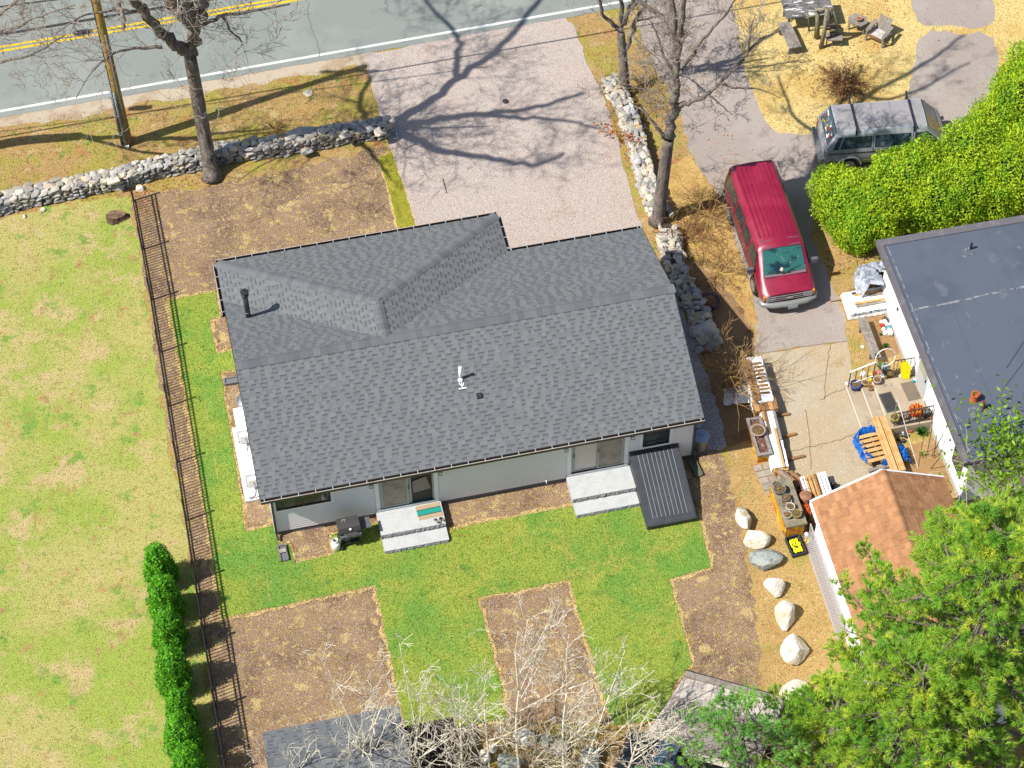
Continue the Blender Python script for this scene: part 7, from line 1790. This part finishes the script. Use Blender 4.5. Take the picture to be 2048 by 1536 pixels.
for i, (p0, p1, lab) in enumerate((((1750, 835), (1790, 942), 'left of the two long fresh planks laid over the pallet'), ((1764, 834), (1804, 942), 'right of the two long fresh planks laid over the pallet'))):
    a, b = G(*p0, .42), G(*p1, .42); d = (b-a).normalized(); o = MB().box((0, 0, 0), ((b-a).length, .26, .09)).build('plank', M_LUMB, None, False, (a+b)/2, math.atan2(d.y, d.x)); tag(o, lab, 'plank', 'two planks on the pallet')
    MB().box((0, -.05, .047), ((b-a).length-.02, .012, .004)).build('grain_line', M_LUMBO, o)

# pavers
pv = thing('paver_path', 'short path of worn grey and pinkish pavers between the planters', 'path', Vector((G(1527, 960).x, G(1527, 960).y, 0)))
M_PAV = mat('paver', A(186, 170, 154), [(3, 4, .45, .62, A(170, 160, 148)), (9, 4, .55, .7, A(150, 136, 120))], rough=.9, bump=.4, bscale=50, rnd=.14, hue=.012)
me = MB().box((0, 0, .02), (1, 1, .05), taper=.94).mesh('paver', M_PAV); aa = math.radians(-76)
for r_ in range(5):
    for k in range(2):
        p = G(1516+r_*6.2+k*17, 937+r_*12.5-k*3.5, 0)-pv.location; link('paver', me, pv, p, (0, 0, aa+random.uniform(-.08, .08)), (.28*random.uniform(.85, 1.0), .30*random.uniform(.85, 1.05), 1))
# firewood, salvaged frames and odds and ends behind the stone-topped planter
fw = thing('firewood_pile', 'small heap of split firewood at the end of the stone-topped planter', 'firewood', G(1580, 966)); R = random.Random(8)
for i in range(16):
    a = R.uniform(-.95, -.45); c_ = Vector((R.uniform(-.32, .42), R.uniform(-.22, .22), .08+.09*(i//4)+R.uniform(0, .05))); d = Vector((math.cos(a), math.sin(a), R.uniform(-.15, .15)))*.26
    MB().tube([c_-d, c_+d], R.uniform(.045, .07), 5).build('log', M_LUMBO if i % 3 else M_GREYW, fw)
sf = thing('salvaged_frames', 'stack of old white window frames leaning by the garage corner', 'frames', G(1624, 986), YN)
for i, (x, m) in enumerate(((-.30, M_TRIM), (-.16, M_LUMB), (-.02, M_LUMB), (.14, M_LUMBO), (.28, M_TRIM), (.42, M_TRIM))):
    f = MB(); w, h = .10, .88
    f.bar((x, -.45, .35+i*.01), (x, .45, .40+i*.01), .07, .05); f.bar((x+.10, -.45, .35+i*.01), (x+.10, .45, .40+i*.01), .05, .05); f.bar((x, .43, .40), (x+.10, .43, .40), .04, .045); f.bar((x, -.43, .36), (x+.10, -.43, .36), .04, .045)
    f.build('frame', m, sf)
MB().box((.05, 0, .17), (.9, .86, .30)).build('crate', mat('crate_brown', A(110, 74, 60), rough=.9), sf)
bg_ = thing('black_bag', 'black plastic bag beyond the salvaged frames at the garage corner', 'bag', G(1656, 982)); crumple([Vector((-.3, -.05, .0)), Vector((0, 0, .0)), Vector((.3, .12, 0))], .42, .26, 4, bg_, mat('black_plastic', (.02, .02, .022, 1), rough=.3), 'bag')
tk = MB().lathe([(.20, .55), (.215, .57), (.19, .60), (.02, .62)], (0, 0, 0), 20).lathe([(.16, 0), (.18, .3), (.19, .55)], (0, 0, 0), 16).build('lidded_tub', mat('rusty_lid', A(176, 128, 98), [(6, 4, .5, .66, A(150, 100, 74))], rough=.7), None, True, G(1608, 1010)); tag(tk, 'tub with a rusty brown round lid beside the salvaged frames', 'tub')
ot = thing('orange_sheet', 'crumpled orange-red sheet behind the pots of the planter', 'sheet', G(1606, 1022, .25)); crumple([Vector((-.22, .05, .1)), Vector((.05, .0, .14)), Vector((.28, -.1, .06))], .36, .14, 5, ot, mat('orange_cloth', A(226, 104, 56), [(5, 4, .5, .66, A(190, 70, 40))], rough=.7), 'sheet')
MB().box((0, 0, -.06), (.5, .4, .24)).build('box_below', M_LUMBO, ot)
twig_shrub('dead_stems', 'clump of dry reddish stems between the firewood and the grey pot', 1592, 990, .5, .3, 40, 71, mat('dead_stem', A(196, 150, 120), rough=.9), .6, .008)['category'] = 'dead plant'
twig_shrub('dead_stems', 'dry brown stems in the gap by the garage corner', 1612, 1042, .5, .3, 30, 72, M_BRIAR, .6, .008)['category'] = 'dead plant'
# tray with yellow rope
c, ang, Lr = frame_from((1585, 1077), (1598, 1106), .12)
tr_ = thing('rope_tray', 'dark tray holding a heap of bright yellow rope at the planter foot', 'tray', Vector((c.x, c.y, 0)), ang)
MB().box((0, 0, .02), (.74, .46, .04)).build('tray_floor', mat('tray_dark', A(60, 66, 74), rough=.6), tr_)
for x, y, sx, sy in ((.36, 0, .03, .48), (-.36, 0, .03, .48), (0, .23, .70, .03), (0, -.23, .70, .03)): MB().box((x, y, .10), (sx, sy, .16)).build('tray_side', mat('tray_dark', A(60, 66, 74)), tr_)
rp = thing('yellow_rope', 'heap of bright yellow rope in the dark tray', 'rope', tr_.location, ang); R = random.Random(5)
pts = [Vector((.22*math.cos(i*.55)+R.uniform(-.06, .06), .13*math.sin(i*.71)+R.uniform(-.04, .04), .08+.09*R.random())) for i in range(60)]
MB().tube(lines_limb(pts, 3), .024, 5).build('coil', mat('yellow_rope', A(240, 240, 20, .7), rough=.6), rp, True)
t2 = MB().box((0, 0, .03), (.72, .20, .05)).box((0, .1, .08), (.72, .02, .1)).box((0, -.1, .08), (.72, .02, .1)).build('narrow_tray', mat('tray_brown', A(130, 104, 76), [(8, 4, .5, .65, A(90, 70, 50))], rough=.8), None, False, G(1609, 1090), ang); tag(t2, 'narrow brown tray beside the tray of yellow rope', 'tray')
ornaments('small white stones at the foot of the garage wall', [(1613, 1072), (1617, 1077), (1611, 1079), (1620, 1083), (1615, 1085)], 0, 6)

# ---------------------------------------------------------------- sheds on the back line
s1 = thing('garden_shed', 'small shed with a grey shingle roof at the lower edge', 'shed', W(-8.43, -12.71, 0), YAW)
HW, EZ, RZ, RN = 2.10, 2.2, 2.62, 1.25
sd_, st2, sp2 = MB(), MB(), MB()
shingle_plane([(HW, 0, EZ), (-HW, 0, EZ), (-HW, -RN, RZ), (HW, -RN, RZ)], (-1, 0, 0), .158, sd_, st2, sp2, None, .2, .36)
shingle_plane([(-HW, -2*RN, EZ), (HW, -2*RN, EZ), (HW, -RN, RZ), (-HW, -RN, RZ)], (1, 0, 0), .158, sd_, st2, sp2, None, .2, .36)
r1 = sd_.build('roof', M_SHB, s1); st2.build('shingles', M_SHT, r1, kind='stuff'); sp2.build('shingle_shadow_bands', M_SHD, r1, kind='stuff')
ridge_caps((-HW, -RN, RZ), (HW, -RN, RZ), .215, (RZ-EZ)/RN, 'ridge_cap', .16, None, r1)
MB().prism([(-HW+.12, -2*RN+.12, EZ-.08), (HW-.12, -2*RN+.12, EZ-.08), (HW-.12, -.12, EZ-.08), (-HW+.12, -.12, EZ-.08)], EZ-.08).build('wall', M_SID, s1)
MB().box((0, -2*RN+.10, 1.0), (1.2, .05, 1.9)).build('door', M_BLACK, s1)
c = G(852, 1462, 1.0); cb = thing('slatted_bin', 'dark brown slatted compost bin under the bare saplings', 'bin', W(loc_uv(c).x, loc_uv(c).y-.25, 0), YAW)
M_DKW = mat('dark_slats', A(74, 58, 50), [(7, 5, .45, .65, A(50, 40, 36)), (24, 4, .55, .7, A(110, 84, 70))], rough=.9, rnd=.25)
for i in range(11):
    MB().box((-.82+i*.165, -.25, 1.03), (.14, 1.55, .03)).build('slat', M_DKW, cb)
for x in (-.88, .88): MB().box((x, -.25, .5), (.05, 1.5, 1.0)).build('side', M_DKW, cb)
MB().box((0, .48, .5), (1.72, .05, 1.0)).build('front', M_DKW, cb); MB().box((0, -1.0, .5), (1.72, .05, 1.0)).build('back', M_DKW, cb)
MB().box((0, -.25, .45), (1.6, 1.3, .8)).build('compost', M_CORE, cb)
fs_ = thing('tarp_bundle', 'folded grey tarp bundle lying near the lower edge', 'tarp', G(1283, 1521), .5)
crumple([Vector((-.55, -.1, 0)), Vector((0, .0, 0)), Vector((.5, .12, 0))], .7, .34, 7, fs_, mat('grey_tarp', A(170, 176, 172), [(4, 5, .45, .62, A(130, 136, 134))], rough=.6), 'tarp')
# weathered lean-to roof
lr = thing('weathered_shed', 'low shed with a pale weathered board roof under the pine boughs', 'shed', (0, 0, 0))
z0, z1 = 2.05, 2.0
RP = [G(1373, 1343, z0), G(1571, 1397, z0), G(1552, 1470, 1.95), G(1520, 1580, 1.9), G(1445, 1560, 1.9), G(1402, 1518, 1.95), G(1331, 1502, 1.95), G(1341, 1457, 2.0)]
M_PALEW = mat('pale_boards', A(214, 204, 192), [(1.4, 5, .45, .62, A(190, 180, 170)), (26, 5, .5, .68, A(160, 150, 142), 'n', (1, .2, 1), -.3), (5, 5, .58, .7, A(236, 230, 222))], rough=.9, rnd=.08)
cen = sum(RP, Vector())/len(RP)
ex = (RP[1]-RP[0]); ex.z = 0; ex.normalize(); ey = Vector((ex.y, -ex.x, 0))       # ey points to the viewer
H2 = [((p-RP[0]).dot(ex), (p-RP[0]).dot(ey)) for p in RP]
if sum(H2[i][0]*H2[(i+1) % len(H2)][1]-H2[(i+1) % len(H2)][0]*H2[i][1] for i in range(len(H2))) < 0: H2 = H2[::-1]
L_r = (RP[1]-RP[0]).length; k = 0; x = -1.2
rdeck = MB().prism([RP[0]+ex*x_+ey*y_+Vector((0, 0, -.03)) for x_, y_ in [(0, 0), (L_r, 0), (L_r-.3, 2.6), (-.4, 2.4)]], .05, Vector((0, 0, 1))).build('roof', M_GREYW, lr)
while x < L_r+.1:
    y_end = 2.75 if x > .6 else 2.45
    c4 = [(x+.006, .22), (x+.30, .22), (x+.30, y_end), (x+.006, y_end)]
    c4 = clip_poly(c4, [(-.02-.35*0, .2), (L_r, .2), (L_r-.35, 3.6), (1.25, 3.6), (-.65, 2.55)])
    if len(c4) >= 3:
        ar_ = [RP[0]+ex*a_+ey*b_+Vector((0, 0, random.uniform(.012, .022)-.05*b_)) for a_, b_ in c4]
        MB().prism(ar_, .02, Vector((0, 0, 1))).build('roof_board', M_PALEW, rdeck)
    x += .306
mb = MB(); mb.bar(RP[0]+ey*.10+Vector((0, 0, .03)), RP[1]+ey*.10+Vector((0, 0, .03)), .20, .04); mb.build('ridge_board', M_GREYW, rdeck)
mb = MB(); mb.bar(RP[0]-ey*.02+Vector((0, 0, -.02)), RP[1]-ey*.02+Vector((0, 0, -.02)), .04, .12); mb.build('dark_edge', M_BLACK, rdeck)
M_DKP = mat('dark_panel', A(70, 60, 56), rough=.9)
for i, j in ((0, 1), (1, 2)):
    a, b = RP[i].copy(), RP[j].copy(); a = a.lerp(cen, .06); b = b.lerp(cen, .06); mb = MB(); mb.bar(Vector((a.x, a.y, .95)), Vector((b.x, b.y, .95)), .06, 1.9); mb.build('wall', M_DKP, lr)
for i in (0, 7, 6):
    a = RP[i].lerp(cen, .08); MB().box((a.x, a.y, .96), (.1, .1, 1.92)).build('post', M_GREYW, lr)

# ---------------------------------------------------------------- pole and cables
up = thing('utility_pole', 'tall brownish wooden utility pole with two grey conduits by the road', 'pole', G(256, 286)); ub = up.location
M_POLE = mat('pole_wood', A(196, 156, 80), [(1.2, 4, .42, .6, A(180, 166, 80)), (3, 5, .5, .65, A(120, 88, 60), 'n', (1, 1, .12)), (14, 4, .55, .7, A(92, 70, 54), 'n', (1, 1, .15))], rough=.95, bump=.6, bscale=30)
tpv = G(205, 60, 5.9)-ub; lean = Vector((tpv.x/5.9, tpv.y/5.9, 0))
PT = lambda z, dx=0, dy=0: lean*z+Vector((dx, dy, z))
MB().tube([PT(0), PT(4), PT(8), PT(12.5)], [.18, .165, .15, .12], 14).build('pole_shaft', M_POLE, up, True)
for dx, dy, h, r in ((-.20, -.10, 2.9, .055), (-.06, -.20, 2.9, .05), (.10, -.17, 5.8, .03)):
    MB().tube([PT(0, dx, dy), PT(h, dx*.95, dy*.95)], r, 8).build('conduit', M_GALV, up, True)
MB().tube([PT(2.9, -.15, -.1), PT(12, -.13, -.08)], .02, 5).build('riser_cable', M_BLACK, up, True)
for z in (.6, 1.6, 2.6): MB().box(PT(z, -.12, -.14), (.30, .06, .04)).build('conduit_strap', M_GALV, up)
MB().box(PT(.06, .0, -.24), (.14, .1, .1)).build('ground_clamp', M_WRAIL, up)
MB().bar(PT(11.6, -1.1, 0), PT(11.6, 1.1, 0), .10, .12).build('crossarm', M_POLE, up)
for dx in (-1.0, -.4, .4, 1.0): MB().lathe([(.03, 11.66), (.05, 11.74), (.03, 11.8), (.05, 11.85), (.02, 11.9)], lean*11.6+Vector((dx, 0, 0)), 8).build('insulator', M_TRIM, up)
def cable(label, sA, sB, h, r, coil=False, sag=.0):
    a, b = shadow_source(*sA, h), shadow_source(*sB, h); d = (b-a).normalized(); a = a-d*14; b = b+d*14
    o = thing('cable', label, 'cable', (a+b)/2); o_ = o.location
    MB().tube([a-o_, b-o_], r, 6).build('cable_run', M_BLACK, o, True)
    MB().tube([a-o_-Vector((0, 0, r*2.2)), b-o_-Vector((0, 0, r*2.2))], r*.45, 5).build('messenger_wire', M_IRON, o, True)
    return o, a, b
o, a, b = cable('thick black cable strung beside the yellow centre line from the pole', (20, 271), (1180, 70), 6.0, .032)
c_ = G(165, 64, 6.0)
MB().tube([c_-Vector((.35, .06, 0))-o.location, c_-Vector((.15, .025, .02))-o.location, c_+Vector((.2, .035, .0))-o.location, c_+Vector((.35, .06, 0))-o.location], [.05, .09, .09, .05], 8).build('splice_case', M_BLACK, o, True)
mb = MB(); pts = [c_+Vector((-.25+.5*(i/40)+.05*math.sin(i*.9), .10*math.sin(i*.45), -.05+.13*math.cos(i*.45)))-o.location for i in range(41)]; mb.tube(pts, .014, 4); mb.build('slack_coil', M_BLACK, o)
o2, a2, b2 = cable('thinner black cable strung higher on the pole', (10, 262), (250, 230), 7.6, .020)
t_ = shadow_source(281, 216, 7.4); MB().box(t_-o2.location, (.62, .16, .42)).build('terminal_box', M_BLACK, o2)
MB().tube([t_-o2.location+Vector((0, 0, .2)), t_-o2.location+Vector((0, .3, .35))], .02, 5).build('box_hanger', M_IRON, o2)

# ---------------------------------------------------------------- rustic furniture on the yellow grass
tb = thing('plank_table', 'big weathered plank table with flaking white paint at the top edge', 'table', Vector((G(1615, 14, .75).x, G(1615, 14, .75).y, 0)), YN*.6)
M_FLAKE = mat('flaked_boards', A(132, 128, 126), [(4, 5, .45, .62, A(104, 100, 98)), (5, 6, .57, .61, A(240, 240, 240), 'n', (.5, 1.4, 1)), (24, 5, .5, .68, A(96, 90, 88), 'n', (.2, 1, 1), .12)], rough=.85)
for i in range(5): MB().box((0, -.42+i*.21, .76), (1.9, .20, .05)).build('table_plank', M_FLAKE, tb)
for x in (-.8, .8):
    for y in (-.38, .38): MB().box((x, y, .37), (.08, .08, .73)).build('leg', M_GREYW, tb)
MB().box((0, -.40, .66), (1.7, .04, .10)).build('apron', M_GREYW, tb)
c, ang, Lb = frame_from((1561, 46), (1585, 97), .42)
b1_ = thing('slab_bench', 'tilted weathered slab bench left of the plank table', 'bench', Vector((c.x, c.y, 0)), ang)
MB().box((0, 0, .42), (Lb, .24, .05)).build('seat_plank', M_GREYW, b1_); MB().box((0, .25, .42), (Lb, .24, .05)).build('seat_plank', M_GREYW, b1_)
for x in (-Lb/2+.2, Lb/2-.12): MB().box((x, .12, .20), (.06, .44, .4)).build('leg', M_GREYW, b1_)
sw = thing('log_swing_frame', 'rough log frame with a hanging bench seat in the middle of the yellow grass', 'swing frame', G(1655, 84)); s0 = sw.location
M_LOG = mat('grey_log', A(160, 152, 128), [(5, 5, .45, .62, A(134, 128, 104)), (16, 5, .55, .7, A(104, 98, 84))], rough=.95, bump=.7, bscale=30)
tp_ = G(1655, 16, 2.0)
for a, b, r in (((1634, 77, 0), (1635, 22, 1.7), .085), ((1642, 96, 0), (1654, 20, 2.0), .09), ((1682, 82, 0), (1664, 18, 1.95), .06), ((1612, 36, 1.2), (1650, 22, 1.7), .045), ((1618, 62, 0), (1614, 20, 1.3), .035), ((1630, 74, 0), (1632, 16, 1.9), .045), ((1648, 50, .9), (1668, 28, 1.6), .04), ((1650, 60, .5), (1662, 18, 2.0), .045)):
    MB().tube([G(*a)-s0, (G(*a)-s0).lerp(G(*b)-s0, .5)+Vector((.03, 0, 0)), G(*b)-s0], [r, r*.92, r*.8], 8).build('log', M_LOG, sw, True)
MB().tube([G(1630, 20, 1.85)-s0, G(1668, 16, 1.95)-s0], .06, 8).build('top_log', M_LOG, sw, True)
c = G(1668, 73, .42)-s0
for i in range(3): MB().box(c+Vector((0, -.15+i*.15, 0)), (.62, .14, .04)).build('seat_slat', M_GREYW, sw)
for i in range(2): MB().box(c+Vector((-.05, .26, .15+i*.16)), (.62, .04, .10)).build('back_slat', M_GREYW, sw)
for x in (-.28, .28): MB().box(c+Vector((x, -.12, -.2)), (.05, .05, .42)).build('seat_leg', M_GREYW, sw)
pot('small brown bucket on the swing seat', 1664, 71, .45, .12, .22, (150, 124, 96), taper=.75, name='bucket')['category'] = 'bucket'
pot('dark pot behind the swing seat', 1666, 60, .1, .15, .3, (50, 54, 66), name='bucket')['category'] = 'bucket'
tb2 = thing('side_table', 'small grey six-sided table carrying a red-topped pot', 'table', Vector((G(1716, 40, .55).x, G(1716, 40, .55).y, 0)), -.45)
MB().prism([(.40, 0, .56), (.24, .30, .56), (-.24, .30, .56), (-.40, 0, .56), (-.24, -.28, .56), (.24, -.28, .56)], .05, Vector((0, 0, 1))).build('table_top', M_GREYW, tb2)
for x, y in ((-.3, -.1), (.3, -.1), (-.2, .2), (.2, .2)): MB().box((x, y, .26), (.06, .06, .52)).build('leg', M_GREYW, tb2)
pot('tan pot with a red lid on the small six-sided table', 1718, 42, .56, .10, .16, (196, 170, 110), mat('red_lid', A(176, 70, 66), rough=.7))
ch = thing('garden_chair', 'low wide grey wooden armchair with pale seat slats by the six-sided table', 'chair', G(1756, 78), -.62)
for i in range(5): MB().box((0, -.22+i*.11, .36-.02*i), (.56, .10, .025)).build('seat_slat', mat('pale_slat', A(216, 210, 204), [(6, 5, .5, .66, A(180, 172, 166))], rough=.85), ch)
for i in range(5): MB().box((-.22+i*.11, .36, .56), (.10, .03, .56), Matrix.Rotation(-.45, 3, 'X')).build('back_slat', M_GREYW, ch)
for x in (-.36, .36):
    MB().box((x, -.02, .58), (.14, .74, .03)).build('arm', M_GREYW, ch); MB().box((x, -.34, .29), (.07, .06, .58)).build('front_leg', M_GREYW, ch); MB().box((x, .26, .22), (.05, .62, .08), Matrix.Rotation(-.5, 3, 'X')).build('rear_leg', M_GREYW, ch)
MB().box((0, -.32, .32), (.62, .03, .12)).build('front_board', M_LUMBO, ch)
# small things on the gravel
o = MB().lathe([(.10, 0), (.12, .02), (.10, .05), (.02, .06)], (0, 0, 0), 16).build('valve_cover', mat('cover_dark', (.03, .03, .035, 1), rough=.7), None, False, G(1011, 203, .012)); tag(o, 'small round dark cover in the middle of the gravel driveway', 'cover')
o = MB().tube([(-.06, .36, .03), (.0, 0, .05), (.08, -.36, .03)], .018, 6).build('fallen_stick', M_TWIG, None, False, G(888, 372, .012)); tag(o, 'short fallen stick lying on the gravel above the house', 'stick')
o = MB().tube([(-.12, .2, .03), (.06, .2, .03), (.06, -.2, .03), (-.12, -.2, .03)], .025, 6).build('metal_hook', M_WRAIL, None, False, G(790, 270, .012), .2); tag(o, 'white U-shaped metal bracket on the gravel at the end of the left wall', 'bracket')
o = boulder(120, M_STONE, G(616, 187, 0), .5, .4, .10, .3, 'flat pale stone half buried in the verge beyond the left wall', 'stone', None); o['category'] = 'stone'
c = G(1725, 1445, .6); bo = thing('blue_barrow', 'bright blue plastic barrel half hidden under the pine boughs', 'barrel', Vector((c.x, c.y, 0)))
MB().lathe([(.26, 0), (.30, .3), (.30, .6), (.26, .85), (.05, .87)], (0, 0, 0), 18).build('barrel', mat('blue_plastic', A(30, 110, 210), rough=.4), bo, True)
MB().lathe([(.305, .28), (.32, .3), (.305, .32)], (0, 0, 0), 18).build('rib', mat('blue_plastic', A(30, 110, 210)), bo)
